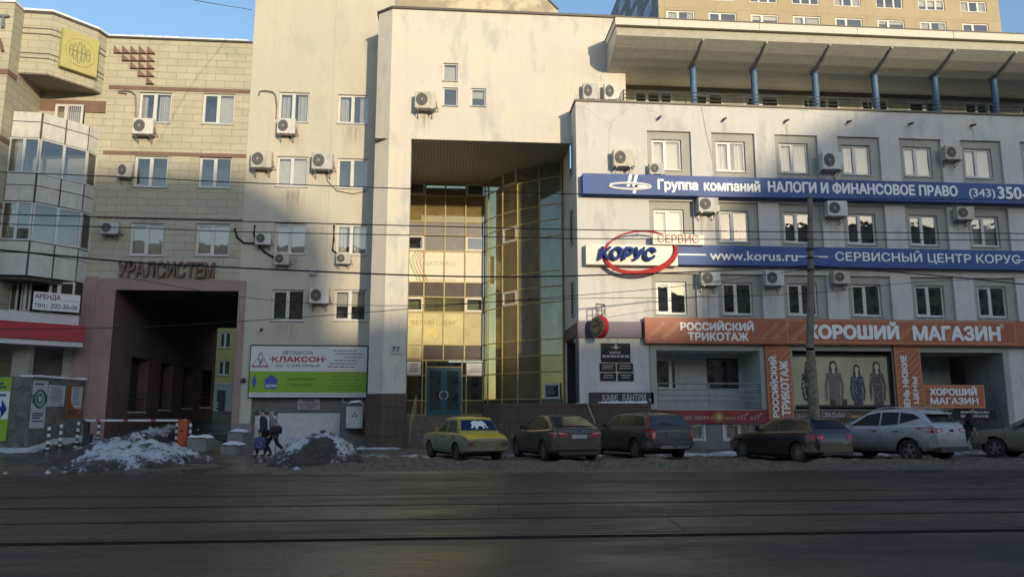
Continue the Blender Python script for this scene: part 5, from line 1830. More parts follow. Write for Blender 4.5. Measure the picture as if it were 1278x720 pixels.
for i, (r, k, w) in enumerate(wins_):
    b = backs[r][k] if k < len(backs[r]) else 'none'
    window(SB, w, YR + 0.12 + 0.10, '2', b, seed=i, split=0.47, glassm=M_GLASS_DK if r == 2 else M_GLASS)
for (a, b, c, d) in side:
    mb = MB()
    X2 = SX + 0.16
    for (p, q, s, t) in ((a, a + 0.07, c, d), (b - 0.07, b, c, d), (a + 0.07, b - 0.07, c, c + 0.07), (a + 0.07, b - 0.07, d - 0.07, d)):
        mb.box(SX + 0.05, X2, p, q, s, t)
    mb.box(SX - 0.05, SX - 0.002, a - 0.08, b + 0.08, c - 0.09, c - 0.01)
    for (p, q) in ((a - 0.08, a - 0.01), (b + 0.01, b + 0.08)):
        mb.box(SX - 0.05, SX - 0.002, p, q, c - 0.008, d + 0.06)
    w_ = mb.build('side_window', M_SILL, SB)
    MB().quad((X2 - 0.03, a, c), (X2 - 0.03, b, c), (X2 - 0.03, b, d), (X2 - 0.03, a, d)).build('pane', M_GLASS_DK, w_)
    MB().quad((X2 + 0.6, a - .5, c - .5), (X2 + 0.6, b + .5, c - .5), (X2 + 0.6, b + .5, d + .5), (X2 + 0.6, a - .5, d + .5)).build('dark_room', M_ROOM, w_)
mb = MB()
mb.quad((SX + 0.8, door_s[0] - .3, 1.9), (SX + 0.8, door_s[1] + .3, 1.9), (SX + 0.8, door_s[1] + .3, 5), (SX + 0.8, door_s[0] - .3, 5))
mb.quad((SX, door_s[0], door_s[2]), (SX + 0.8, door_s[0], door_s[2]), (SX + 0.8, door_s[0], door_s[3]), (SX, door_s[0], door_s[3]))
mb.quad((SX, door_s[1], door_s[2]), (SX + 0.8, door_s[1], door_s[2]), (SX + 0.8, door_s[1], door_s[3]), (SX, door_s[1], door_s[3]))
mb.build('side_door', M_ROOM, SB)
mb = MB()                                          # parapet flashing
mb.box(SX - 0.06, XE, YR - 0.07, YR + 0.35, zP + 0.003, zP + 0.09)
mb.box(SX - 0.06, SX + 0.3, YR + 0.353, YT - 0.004, zP + 0.003, zP + 0.09)
mb.build('flashing', M_TIN, SB)
for px, py in ((823, 147), (904, 149), (981.5, 151), (1059, 152.5), (1136, 155), (1213.5, 157)):
    p = at(px, py, YR - 0.1)
    mb = MB()
    mb.tube([(p.x + 0.02, YR + 0.05, p.z + 0.05), (p.x, YR - 0.30, p.z - 0.03)], 0.06, 8)
    mb.build('drain_spout', M_DKMETAL, SB)
# loggia A: inner wall, windows, railing
def loggia(bay, depth, name):
    a, b, c, d = bay
    mb = MB()
    Z = YR + depth
    mb.quad((a, YR, c), (a, Z, c), (a, Z, d), (a, YR, d))
    mb.quad((b, YR, c), (b, YR, d), (b, Z, d), (b, Z, c))
    mb.quad((a, YR, d), (a, Z, d), (b, Z, d), (b, YR, d))
    mb.quad((a, YR, c), (b, YR, c), (b, Z, c), (a, Z, c))
    return mb, Z
mb, Z = loggia(bayA, 1.9, 'loggia')
lw = [rect(813, 447, 845, 486, Z), rect(882, 447, 922, 485, Z)]
lw[0] = (bayA[0] + 0.1, lw[0][1], lw[0][2], lw[0][3])
mb.wall(bayA[0], bayA[1], bayA[2], bayA[3], Z, lw, 0.1)
mb.build('loggia', plain('loggia_paint', (0.46, 0.48, 0.47), 0.8, dirt=0.25), SB)
for i, w in enumerate(lw):
    window(SB, w, Z + 0.05, '1' if i else '2', 'none', glassm=M_GLASS_DK, split=0.8, seed=i, frame=None if i == 0 else M_DKMETAL, sill=False)
def railing(x0, x1, zs, Y, parent, r=0.028, posts=2, name='railing', z_low=None):
    mb = MB()
    for z in zs:
        mb.tube([(x0, Y, z), (x1, Y, z)], r, 6)
    for i in range(posts):
        x = x0 + (x1 - x0) * i / (posts - 1)
        mb.tube([(x, Y, z_low if z_low is not None else min(zs) - 0.15), (x, Y, max(zs) + 0.02)], r, 6)
    return mb.build(name, M_METAL, parent)
railing(bayA[0] + 0.05, bayA[1] - 0.05, [at(885, y, YR).z for y in (478.5, 486, 493, 500)], YR + 0.05, SB, 0.03, 3, z_low=bayA[2])
mb = MB()                                          # raised grey surrounds of the shop bays
def surround(mb, bay, w=0.28, bottom=False):
    a, b, c, d = bay
    y0, y1 = YR - 0.06, YR - 0.002
    mb.box(a - w, a - 0.002, y0, y1, c - (0.1 if bottom else 0), d + 0.36)
    mb.box(b + 0.002, b + w, y0, y1, c, d + 0.36)
    mb.box(a, b, y0, y1, d + 0.002, d + 0.36)
surround(mb, bayA)
surround(mb, bayB)
surround(mb, bayC)
mb.build('bay_surround', W_GREY, SB)
# bay B: advertising picture of four women
mb, Z = loggia(bayB, 0.35, 'loggia')
mb.quad((bayB[0], Z, bayB[2]), (bayB[1], Z, bayB[2]), (bayB[1], Z, bayB[3]), (bayB[0], Z, bayB[3]))
mb.build('show_window', M_ROOM, SB)
pw = rect(992, 444.5, 1112, 505, YR)
PS = thing('window_poster', 'show window picture of four long haired women in knitwear', 'poster', ((pw[0] + pw[1]) / 2, YR, pw[2]))
M_PBG = plain('poster_backdrop', (0.46, 0.40, 0.25), 0.6, var=0.15, scale=0.8)
yp = YR + 0.20
MB().box(pw[0], pw[1], yp, yp + 0.05, pw[2], pw[3]).build('sheet', M_PBG, PS)
M_SKIN_P = plain('printed_skin', (0.66, 0.48, 0.36), 0.6)
M_HAIR_P = plain('printed_hair', (0.06, 0.042, 0.03), 0.6)
def spots_mat(name, a, b, sc):
    k = NT(name)
    vo = k.n('ShaderNodeTexVoronoi')
    vo.inputs['Scale'].default_value = sc
    k.l(k.coords(), vo.inputs['Vector'])
    k.bsdf(k.mix(k.ramp(vo.outputs['Distance'], [(0.30, 0), (0.38, 1)]), a, b), 0.7)
    return k.m
clothes = [spots_mat('dotted_black_knit', (0.35, 0.33, 0.28), (0.03, 0.03, 0.03), 7), plain('olive_knit', (0.17, 0.155, 0.12), 0.8, var=0.25, scale=6),
           spots_mat('blue_patterned_knit', (0.22, 0.24, 0.26), (0.04, 0.055, 0.08), 11), spots_mat('brown_patterned_knit', (0.26, 0.22, 0.18), (0.10, 0.08, 0.07), 10)]
hw = pw[3] - pw[2]
for i, (px, hpy, wid, hd) in enumerate(((1010, 455, 0.62, 0.19), (1041, 455, 0.72, 0.20), (1070, 459, 0.58, 0.17), (1095, 455.5, 0.62, 0.19))):
    c_ = at(px, 480, yp).x
    zt2 = at(px, hpy, yp).z - 0.02
    hr = hd * 0.86
    hc = zt2 - 0.02                                   # middle of the face
    sh = hc - 0.30                                    # shoulder line
    y = yp - 0.004 - 0.006 * i
    cl = lambda u: min(pw[1] - 0.02, max(pw[0] + 0.02, c_ + u))
    hair = [(c_ + hr * 0.98 * cos(t * pi / 10), hc + 0.03 + hr * 1.12 * sin(t * pi / 10)) for t in range(11)] + [(c_ - hr * 1.12, hc - 0.25), (c_ - hr * 1.2, sh - 0.22), (c_ - hr * 0.55, sh - 0.25), (c_ - hr * 0.45, hc - 0.2), (c_ + hr * 0.45, hc - 0.2), (c_ + hr * 0.5, sh - 0.16), (c_ + hr * 1.1, sh - 0.14), (c_ + hr * 1.1, hc - 0.22)]
    MB().xz(hair, y - 0.003, y).build('figure_hair', M_HAIR_P, PS)
    body = [(u * wid * 0.62, z) for (u, z) in ((-0.55, pw[2] + 0.01), (-0.50, pw[2] + 0.5), (-0.58, sh - 0.42), (-0.60, sh - 0.20), (-0.74, sh - 0.06), (-0.30, sh + 0.05), (-0.16, sh - 0.02), (0.16, sh - 0.02), (0.30, sh + 0.05), (0.74, sh - 0.06), (0.60, sh - 0.20), (0.58, sh - 0.42), (0.52, pw[2] + 0.5), (0.57, pw[2] + 0.01))]
    MB().xz([(cl(u), z) for u, z in body], y - 0.007, y - 0.004).build('figure_clothes', clothes[i], PS)
    for sg, el, wr in ((-1, 0.98, 0.62 + 0.2 * (i % 2)), (1, 1.0, 0.70)):
        arm = [(0.50, sh - 0.0), (0.78, sh - 0.05), (0.90, sh - 0.35), (el + 0.04, sh - 0.62), (wr + 0.14, pw[2] + 0.18), (wr - 0.06, pw[2] + 0.22), (el - 0.24, sh - 0.58), (0.62, sh - 0.30)]
        MB().xz([(cl(sg * u * wid * 0.60), max(z, pw[2] + 0.01)) for u, z in arm], y - 0.0085, y - 0.0075).build('figure_sleeve', clothes[i], PS)
    neck = [(c_ - hr * 0.32, hc - 0.12), (c_ + hr * 0.32, hc - 0.12), (c_ + hr * 0.36, sh + 0.0), (c_, sh - 0.09), (c_ - hr * 0.36, sh + 0.0)]
    MB().xz(neck, y - 0.0105, y - 0.0095).build('figure_neck', M_SKIN_P, PS)
    face = [(c_ + hr * (0.66 if t < 9 else 0.60) * cos(t * pi / 8), hc - 0.03 + hr * (0.80 if t < 9 else 1.02) * sin(t * pi / 8)) for t in range(16)]
    MB().xz(face, y - 0.012, y - 0.011).build('figure_face', M_SKIN_P, PS)
    mb = MB()
    for sg in (-1, 1):
        mb.box(c_ + sg * 0.050 - 0.022, c_ + sg * 0.050 + 0.022, y - 0.0135, y - 0.0125, hc - 0.020, hc - 0.004)
        mb.box(c_ + sg * 0.050 - 0.028, c_ + sg * 0.050 + 0.028, y - 0.0135, y - 0.0125, hc + 0.018, hc + 0.026)
    mb.box(c_ - 0.032, c_ + 0.032, y - 0.0135, y - 0.0125, hc - 0.118, hc - 0.102)
    mb.box(c_ - 0.010, c_ + 0.012, y - 0.0135, y - 0.0125, hc - 0.070, hc - 0.062)
    mb.build('figure_features', M_HAIR_P, PS)
mb = MB()
for px in (1036, 1051):
    p = rect(px, 498, px + 6, 505, yp)
    mb.box(p[0], p[1], yp - 0.030, yp - 0.028, pw[2], p[3])
mb.build('figure_gloves', M_HAIR_P, PS)
mb = MB()
for (a, b, c, d) in ((pw[0] - 0.06, pw[0], pw[2], pw[3]), (pw[1], pw[1] + 0.06, pw[2], pw[3]), (pw[0] - 0.06, pw[1] + 0.06, pw[2] - 0.10, pw[2]), (pw[0] - 0.06, pw[1] + 0.06, pw[3], pw[3] + 0.06)):
    mb.box(a, b, yp - 0.05, yp + 0.06, c, d)
mb.build('frame', M_DKMETAL, PS)
# bay C: the shop entrance recess
mb, Z = loggia(bayC, 2.6, 'loggia')
cd = rect(1186, 446, 1216, 492, Z)
cd2 = (cd[0], cd[1], cd[2] - 1.2, cd[3])
mb.wall(bayC[0], bayC[1], bayC[2], bayC[3], Z, [cd2], 0.3)
mb.build('entrance_recess', plain('recess_paint', (0.34, 0.345, 0.34), 0.8, dirt=0.3), SB)
MB().quad((cd2[0] - .1, Z + 0.3, cd2[2]), (cd2[1] + .1, Z + 0.3, cd2[2]), (cd2[1] + .1, Z + 0.3, cd2[3]), (cd2[0] - .1, Z + 0.3, cd2[3])).build('shop_door', M_ROOM, SB)
mb = MB()
for i in range(3):
    mb.box(bayC[0] - 0.2, bayC[1] + 0.1, YR - 0.9 + 0.3 * i, YR - 0.6 + 0.3 * i, -0.1, 0.22 + 0.13 * i)
mb.build('steps', M_CONC, SB)
mb = MB()
mb.tube([at(1214, 530, YR - 0.1), at(1250, 519, YR - 0.1), at(1252, 540, YR - 0.1)], 0.03, 6)
mb.build('handrail', M_DKMETAL, SB)
M_PLINTH = W_DARKGREY
mb = MB()
for (a, b) in ((6.0, b1[0] - 0.1), (b1[1] + 0.12, b2[0] - 0.12), (b2[1] + 0.12, bayC[0] - 0.3), (bayC[1] + 0.4, XE)):
    mb.box(a, b, YR - 0.05, YR - 0.002, b1[2] - 0.058 if b1[0] < a < b2[1] - 1 else -0.2, b2[3] + 0.02)
mb.box(b1[0] - 0.098, b2[1] + 0.118, YR - 0.05, YR - 0.002, -0.2, b1[2] - 0.06)
mb.build('plinth', M_PLINTH, SB)
for i, w in enumerate((b1, b2)):
    ww = window(SB, w, YR + 0.08, '2' if i else '1', 'roller', fw=0.06, seed=i, sill=True)
    mb = MB()
    n = 4 if i == 0 else 9
    for q in range(n + 1):
        x = w[0] + (w[1] - w[0]) * q / n
        mb.tube([(x, YR + 0.02, w[2]), (x, YR + 0.02, w[3])], 0.014, 5)
    mb.build('bar', M_METAL, ww)

# ---- roof gallery: rear wall, columns, railing, curved canopy
YG = 36.4
zg0 = at(830, 108, YG).z
zF0, zF1 = at(830, 33.2, 31.9).z, at(830, 24.3, 31.9).z
XC0 = at(768, 24, 31.9).x
mb = MB()
gx0 = tx1 + 0.003
gwin = []
x = gx0 + 0.95
pat = [(2.0, 0.55), (1.55, 0.5), (1.9, 0.7)]
i = 0
while x < XE - 2:
    w, gap = pat[i % 3]
    gwin.append((x, x + w, zP + 0.05, zg0 - 0.30))
    x += w + gap + 0.55
    i += 1
mb.wall(gx0, XE, zP - 0.5, zg0, YG, gwin, 0.12)
mb.quad((gx0, YT, zP), (gx0, YG, zP), (gx0, YG, zg0 + 2), (gx0, YT, zg0 + 2))
mb.build('gallery_wall', plain('gallery_cream_wall', (0.66, 0.62, 0.46), 0.85, dirt=0.15), SB)
mb = MB()
mb.box(gx0, XE, YG - 0.05, YG - 0.003, zg0 - 0.24, zg0 + 0.1)
mb.build('gallery_beam', plain('brown_grey_beam', (0.20, 0.18, 0.14), 0.7), SB)
for i, w in enumerate(gwin):
    window(SB, w, YG - 0.02, '3' if i % 3 == 0 else '2', 'none', glassm=M_GLASS_DK, seed=i, split=0.5, sill=False, frame=M_LETWHITE, fw=0.10)
# canopy: a soffit curving up to the front edge, with a stepped fascia
sof = [(31.95, at(830, 46.5, 31.95).z)]
zc1, zc2 = at(866, 86, 33.6).z, zg0
A_, B_, C_ = Vector((31.95, sof[0][1])), Vector((33.6, zc1 + 0.02)), Vector((YG, zc2))
prof = []
for t in range(9):
    u = t / 8
    # quadratic curve through the three points
    yy = A_.x + (C_.x - A_.x) * u
    l0 = (yy - B_.x) * (yy - C_.x) / ((A_.x - B_.x) * (A_.x - C_.x))
    l1 = (yy - A_.x) * (yy - C_.x) / ((B_.x - A_.x) * (B_.x - C_.x))
    l2 = (yy - A_.x) * (yy - B_.x) / ((C_.x - A_.x) * (C_.x - B_.x))
    prof.append((yy, A_.y * l0 + B_.y * l1 + C_.y * l2))
XC1 = XE
def sofz(y):
    for (a, b) in zip(prof, prof[1:]):
        if a[0] <= y <= b[0]:
            return a[1] + (b[1] - a[1]) * (y - a[0]) / (b[0] - a[0])
    return prof[-1][1]
CN = empty('canopy', (20, YR, 18))
attach(CN, SB)
mb = MB()
for (a, b) in zip(prof, prof[1:]):
    mb.quad((XC0 + 0.05, a[0], a[1]), (XC1, a[0], a[1]), (XC1, b[0], b[1]), (XC0 + 0.05, b[0], b[1]))
mb.build('soffit', M_CANOPY, CN)
mb = MB()
zt3 = zF1
mb.add([(XC0 + 0.05, p[0], p[1]) for p in prof if p[0] <= 34.3] + [(XC0 + 0.05, 34.19, zF0 + 0.02), (XC0 + 0.05, 31.95, zF0 + 0.02)], [tuple(range(len([p for p in prof if p[0] <= 34.3]) + 2))])
mb.box(XC0, XC1, 31.9, 34.19, zF0, zF1)
mb.box(tx1 + 0.004, XC1, 34.192, 42, zF0 + 0.02, zF1 - 0.02)
mb.build('fascia', plain('cream_fascia_metal', (0.58, 0.55, 0.46), 0.45, var=0.05), CN)
mb = MB()
zs1, zs0 = at(830, 40.0, 31.95).z, at(830, 46.5, 31.95).z
mb.box(XC0 + 0.055, XC1, 31.96, 32.04, zs0 - 0.01, zs1)
mb.box(XC0 + 0.055, XC1, 32.1, 32.3, zs1 + 0.002, zF0 - 0.003)
mb.build('gutter_step', plain('shaded_fascia_metal', (0.36, 0.33, 0.25), 0.5), CN)  # darker copy of the fascia metal, shade put into the colour
mb = MB()
for i in range(8):
    xq = XC0 + 2.0 + i * 4.7
    mb.box(xq, xq + 0.02, 31.893, 31.899, zF0, zF1)
mb.build('fascia_joint', M_GREYSP, CN)
mb = MB().box(XC0 - 0.03, XC1, 31.87, 34.18, zF1 + 0.002, zF1 + 0.05)
mb.build('roof_edge', M_TIN, CN)
colpx = (866, 942.3, 1018.5, 1093, 1168, 1242)
cols = [at(x, 120, 33.6).x for x in colpx]
cols += [cols[-1] + 2.93 * (i + 1) for i in range(4)]
for x in cols:
    mb = MB()
    mb.lathe([(0.16, zP + 0.05), (0.16, zc1 + 0.06)], (x, 33.6, 0), 'Z', 14)
    mb.lathe([(0.20, zc1 - 0.05), (0.20, zc1 + 0.02)], (x, 33.6, 0), 'Z', 14)
    mb.build('column', M_BLUECOL, SB, True, 40)
    mb = MB()
    pts = [p for p in prof if p[0] <= 33.7]
    for (a, b) in zip(pts, pts[1:]):
        for (da, db) in ((0.04, 0.16),):
            vs = [(x - 0.04, a[0], a[1] - 0.10), (x + 0.04, a[0], a[1] - 0.10), (x + 0.04, a[0], a[1] - 0.002), (x - 0.04, a[0], a[1] - 0.002),
                  (x - 0.04, b[0], b[1] - 0.10), (x + 0.04, b[0], b[1] - 0.10), (x + 0.04, b[0], b[1] - 0.002), (x - 0.04, b[0], b[1] - 0.002)]
            mb.add(vs, [(0, 1, 5, 4), (1, 2, 6, 5), (3, 7, 6, 2), (0, 4, 7, 3), (0, 3, 2, 1), (4, 5, 6, 7)])
    mb.build('canopy_rib', plain('rib_grey', (0.38, 0.36, 0.31), 0.6), CN)
gxr = at(779, 128, YR).x
mb = MB()
for dz in (0.22, 0.40, 0.58):
    mb.tube([(gxr, YR + 0.12, zP + 0.09 + dz), (XE, YR + 0.12, zP + 0.09 + dz)], 0.022, 6)
    mb.tube([(gxr, YR + 0.12, zP + 0.09 + dz), (gxr, YT - 0.05, zP + 0.09 + dz)], 0.022, 6)
for i in range(13):
    x = gxr + i * 2.93
    if x < XE:
        mb.tube([(x, YR + 0.12, zP + 0.08), (x, YR + 0.12, zP + 0.69)], 0.032, 6)
mb.build('gallery_railing', plain('grey_green_rail', (0.055, 0.06, 0.055), 0.6), SB)

# ---- granite terrace of the cafe with its thin rail
TZ = rows_c[-1] - 0.03
t0, t1 = at(606, 515, 32.4), at(813, 515, 31.4)
GT = thing('terrace_wall', 'brown granite terrace wall before the cafe, behind the dark cars', 'wall', ((t0.x + t1.x) / 2, 31.6, 0))
MB().plan([(t0.x, 35.6), (t0.x, 32.6), (t0.x + 0.5, 31.6), (t1.x, 31.4), (t1.x, YR - 0.06), (SX - 0.01, YR - 0.06), (SX - 0.01, 36.7), (4.6, 37.3), (3.4, 37.9)], -0.1, TZ - 0.02).build('masonry', W_GRANITE, GT)
mb = MB()
for (pa_, pb2, pc_) in (((718, 503.5), (733, 503.5), (743, 529)),):
    mb.tube([at(*pa_, 31.3), at(*pb2, 31.3), at(*pc_, 31.1)], 0.03, 6)
mb.build('handrail', M_METAL, GT)
mb = MB()
x0, x1 = at(748, 500, 31.9).x, at(805, 500, 31.9).x
for i in range(10):
    a, b = x0 + (x1 - x0) * i / 10, x0 + (x1 - x0) * (i + 1) / 10
    mb.box(a, b, 31.55, 32.2, TZ - 0.015, TZ + 0.05 + 0.07 * abs(noise.noise(Vector((i * .6, 2, 7)))))
mb.build('snow_cap', M_SNOWCAP, GT)

# ================================================================ signs on the shop building
def RR(a, b, c, d, Y=YR):
    return rect(a, b, c, d, Y)
# blue sign of the tax lawyers
ya = YR - 0.42
s0 = at(727.5, 230, ya).x
z1, z0 = at(900, 220.6, ya).z, at(900, 245.5, ya).z
BS = thing('fascia_sign', 'upper blue sign reading Группа компаний НАЛОГИ И ФИНАНСОВОЕ ПРАВО', 'sign', (s0, YR, z0))
MB().box(s0, XE - 2, ya, YR - 0.004, z0, z1).build('box', M_SIGNBLUE, BS)
zw = lambda px, py: at(px, py, ya).z
def stext(s, px0, px1, fz0, fz1, parent, mat=M_LETWHITE, bold=0.015, depth=0.02, zz_=None, Y=None, shear=0):
    Y = ya if Y is None else Y
    a, b = (z0, z1) if zz_ is None else zz_
    return text(s, (at(px0, 230, Y).x, at(px1, 230, Y).x, a + (b - a) * fz0, a + (b - a) * fz1), Y - 0.002, mat, parent, depth, bold, shear)
stext('Группа', 820.5, 871.0, 0.14, 0.80, BS, bold=0.032)
stext('компаний', 878, 948.5, 0.26, 0.82, BS, bold=0.032)
stext('НАЛОГИ И ФИНАНСОВОЕ ПРАВО', 958, 1194, 0.26, 0.86, BS, bold=0.032)
stext('(343)', 1208, 1240.5, 0.17, 0.72, BS, bold=0.012)
stext('350-', 1243.5, 1280, 0.20, 0.86, BS, bold=0.032)
mb = MB()
cx_, cz_ = at(786, 231, ya).x, z0 + (z1 - z0) * 0.40
ew, eh = at(812, 231, ya).x - at(760.5, 231, ya).x, (z1 - z0) * 0.30
for (sc_, r_t) in ((1.0, 0.05), ):
    pts = [(cx_ + ew / 2 * cos(t * pi / 18), ya - 0.03, cz_ + eh / 2 * sin(t * pi / 18)) for t in range(37)]
    mb.tube(pts, 0.055, 6)
for dx in (0.0, 0.26):
    mb.xz([(cx_ - 0.16 + dx, cz_ - 0.02), (cx_ - 0.02 + dx, cz_ - 0.02), (cx_ + 0.12 + dx, z1 - 0.02), (cx_ - 0.02 + dx, z1 - 0.02)], ya - 0.03, ya - 0.002)
mb.xz([(cx_ + 0.10, z0 + 0.05), (cx_ + 0.24, z0 + 0.05), (cx_ + 0.36, cz_ + 0.05), (cx_ + 0.22, cz_ + 0.05)], ya - 0.03, ya - 0.002)
mb.xz([(cx_ + 0.2, cz_ - 0.05), (cx_ + 0.75, cz_ - 0.05), (cx_ + 0.85, cz_ + 0.06), (cx_ + 0.25, cz_ + 0.06)], ya - 0.03, ya - 0.002)
mb.build('logo', M_LETWHITE, BS)
# computer service sign
yb = YR - 0.35
z1b, z0b = at(950, 307.2, yb).z, at(950, 331.5, yb).z
k0 = at(846, 320, yb).x
KS = thing('fascia_sign', 'lower blue sign reading www.korus.ru and СЕРВИСНЫЙ ЦЕНТР КОРУС', 'sign', (k0, YR, z0b))
MB().box(k0, XE - 2, yb, YR - 0.004, z0b, z1b).build('box', M_SIGNBLUE, KS)
zz2 = (z0b, z1b)
stext('www.korus.ru', 882, 989.5, 0.24, 0.72, KS, zz_=zz2, Y=yb, bold=0.02)
stext('СЕРВИСНЫЙ ЦЕНТР КОРУС', 1036, 1263, 0.22, 0.90, KS, zz_=zz2, Y=yb, bold=0.012)
mb = MB()
zm = z0b + (z1b - z0b) * 0.50
for (a, b) in ((846.5, 881), (992.5, 1033), (1267, 1300)):
    mb.box(at(a, 318, yb).x, at(b, 318, yb).x, yb - 0.012, yb - 0.002, zm - 0.03, zm + 0.03)
mb.build('stripe', M_LETWHITE, KS)
q = rect(731.5, 305.5, 846, 330.5, YR - 0.4)
KP = thing('logo_sign', 'white panel with blue letters КОРУС ringed by a red ellipse and СЕРВИС plate', 'sign', (q[0], YR, q[2]))
MB().box(q[0], q[1] - 0.005, YR - 0.38, YR - 0.004, q[2], q[3]).build('panel', plain('cream_sign_panel', (0.58, 0.55, 0.47), 0.4), KP)
text('КОРУС', rect(746.5, 308.5, 818.5, 324.8, YR - 0.5), YR - 0.505, M_KBLUE, KP, 0.13, 0.04, shear=0.22)
# ellipse ring: a ribbon wider at lower right, standing free of the wall
rc = at(800.5, 314.5, YR - 0.62)
ra, rb = (at(846, 314, YR - .62).x - at(750.5, 314, YR - .62).x) / 2, (at(800, 286, YR - .62).z - at(800, 342.5, YR - .62).z) / 2
tilt = rad(11)
vs, fs = [], []
n = 60
for i in range(n):
    t = 2 * pi * i / n
    th = 0.06 + 0.20 * max(0, cos(t + 0.9)) ** 1.5 + 0.10 * max(0, cos(t - 3.6)) ** 2
    for rr_ in (1.0, 0.0):
        aa, bb = ra - (th if rr_ == 0 else 0), rb - (th if rr_ == 0 else 0)
        ex_, ez_ = aa * cos(t), bb * sin(t)
        X_, Z_ = ex_ * cos(tilt) - ez_ * sin(tilt) * 0.55, ex_ * sin(tilt) * 0.55 + ez_ * cos(tilt)
        for yy in (YR - 0.50, YR - 0.385):
            vs.append((rc.x + X_, yy, rc.z + Z_))
for i in range(n):
    a, b = i * 4, ((i + 1) % n) * 4
    fs += [(a, b, b + 2, a + 2), (a + 1, a + 3, b + 3, b + 1), (a, a + 1, b + 1, b), (a + 2, b + 2, b + 3, a + 3)]
MB().add(vs, fs).build('red_ring', plain('red_sign_ring', (0.40, 0.016, 0.018), 0.6, spec=0.2), KP)
mb = MB()
for t in (0.4, 1.6, 2.8, 4.0, 5.2):
    mb.tube([(rc.x + ra * 0.95 * cos(t), YR - 0.39, rc.z + rb * 0.9 * sin(t)), (rc.x + ra * 0.95 * cos(t), YR - 0.002, rc.z + rb * 0.9 * sin(t))], 0.02, 5)
mb.build('bracket', M_METAL, KP)
q2 = rect(815.5, 289.5, 879.5, 304.8, YR - 0.6)
MB().box(q2[0], q2[1], YR - 0.52, YR - 0.40, q2[2], q2[3] - 0.1).build('plate', MATS['cream_sign_panel'], KP)
text('СЕРВИС', rect(821.5, 292.2, 872.5, 302.8, YR - 0.6), YR - 0.522, plain('faded_red_letters', (0.40, 0.15, 0.12), 0.5), KP, 0.03, -0.012)

# orange shop signs
yo = YR - 0.36
z1o, z0o = at(940, 397.3, yo).z, at(940, 429, yo).z
o0, o1 = at(805, 412, yo).x, XE - 2
OS = thing('fascia_sign', 'long orange sign reading РОССИЙСКИЙ ТРИКОТАЖ and ХОРОШИЙ МАГАЗИН', 'sign', (o0, YR, z0o))
MB().box(o0, o1, yo, YR - 0.065, z0o, z1o).build('box', M_ORANGE, OS)
ho = z1o - z0o
def ox(px):
    return at(px, 412, yo).x
def band(px0, px1, f0, f1):
    return (ox(px0), ox(px1), z0o + ho * f0, z0o + ho * f1)
text('РОССИЙСКИЙ', band(849, 940.5, 0.50, 0.90), yo - 0.004, M_LETWHITE, OS, 0.02, 0.035)
text('ТРИКОТАЖ', band(858, 933.5, 0.10, 0.44), yo - 0.004, M_LETWHITE, OS, 0.02, 0.035)
text('ХОРОШИЙ', band(1005, 1121.5, 0.20, 0.92), yo - 0.004, M_LETWHITE, OS, 0.03, 0.045)
text('МАГАЗИН', band(1138.5, 1247.5, 0.17, 0.78), yo - 0.004, M_LETWHITE, OS, 0.03, 0.045)
text('TM', band(1247.8, 1252, 0.74, 0.86), yo - 0.004, M_LETWHITE, OS, 0.01, 0.01)
SL = rad(42)
for i, (px, up) in enumerate(((818, .62), (838, .40), (873, .34), (893, .55), (960, .62), (975, .38), (999, .30))):
    c_ = ox(px)
    w2 = 1.05
    s_ = 'ХОРОШИЙ' if i in (0, 2, 4) else 'МАГАЗИН'
    o = text(s_, (c_ - w2 / 2, c_ + w2 / 2, z0o + ho * 0.5 - 0.10, z0o + ho * 0.5 + 0.10), yo - 0.001, M_ORANGELT, OS, 0.002, 0.02, slant=SL, name='pattern_lettering')
    for v in o.data.vertices:
        v.co.z = min(max(v.co.z, z0o + 0.01), z1o - 0.01)
for i, px in enumerate((1020, 1048, 1077, 1106, 1131, 1160, 1189, 1215, 1243)):
    c_ = ox(px)
    s_ = 'ХОРОШИЙ' if i % 2 else 'МАГАЗИН'
    o = text(s_, (c_ - 0.52, c_ + 0.52, z0o + ho * 0.5 - 0.09, z0o + ho * 0.5 + 0.09), yo - 0.001, M_ORANGELT, OS, 0.002, 0.02, slant=SL, name='pattern_lettering')
    for v in o.data.vertices:
        v.co.z = min(max(v.co.z, z0o + 0.01), z1o - 0.01)
def outline(mb, x0, x1, zz0, zz1, Y, t=0.035):
    mb.box(x0, x1, Y - 0.006, Y, zz0, zz0 + t)
    mb.box(x0, x1, Y - 0.006, Y, zz1 - t, zz1)
    mb.box(x0, x0 + t, Y - 0.006, Y, zz0 + t, zz1 - t)
    mb.box(x1 - t, x1, Y - 0.006, Y, zz0 + t, zz1 - t)
mb = MB()
b_ = band(982, 1267, 0.07, 0.95)
outline(mb, *b_, yo - 0.002)
mb.build('border', M_ORANGELT, OS)
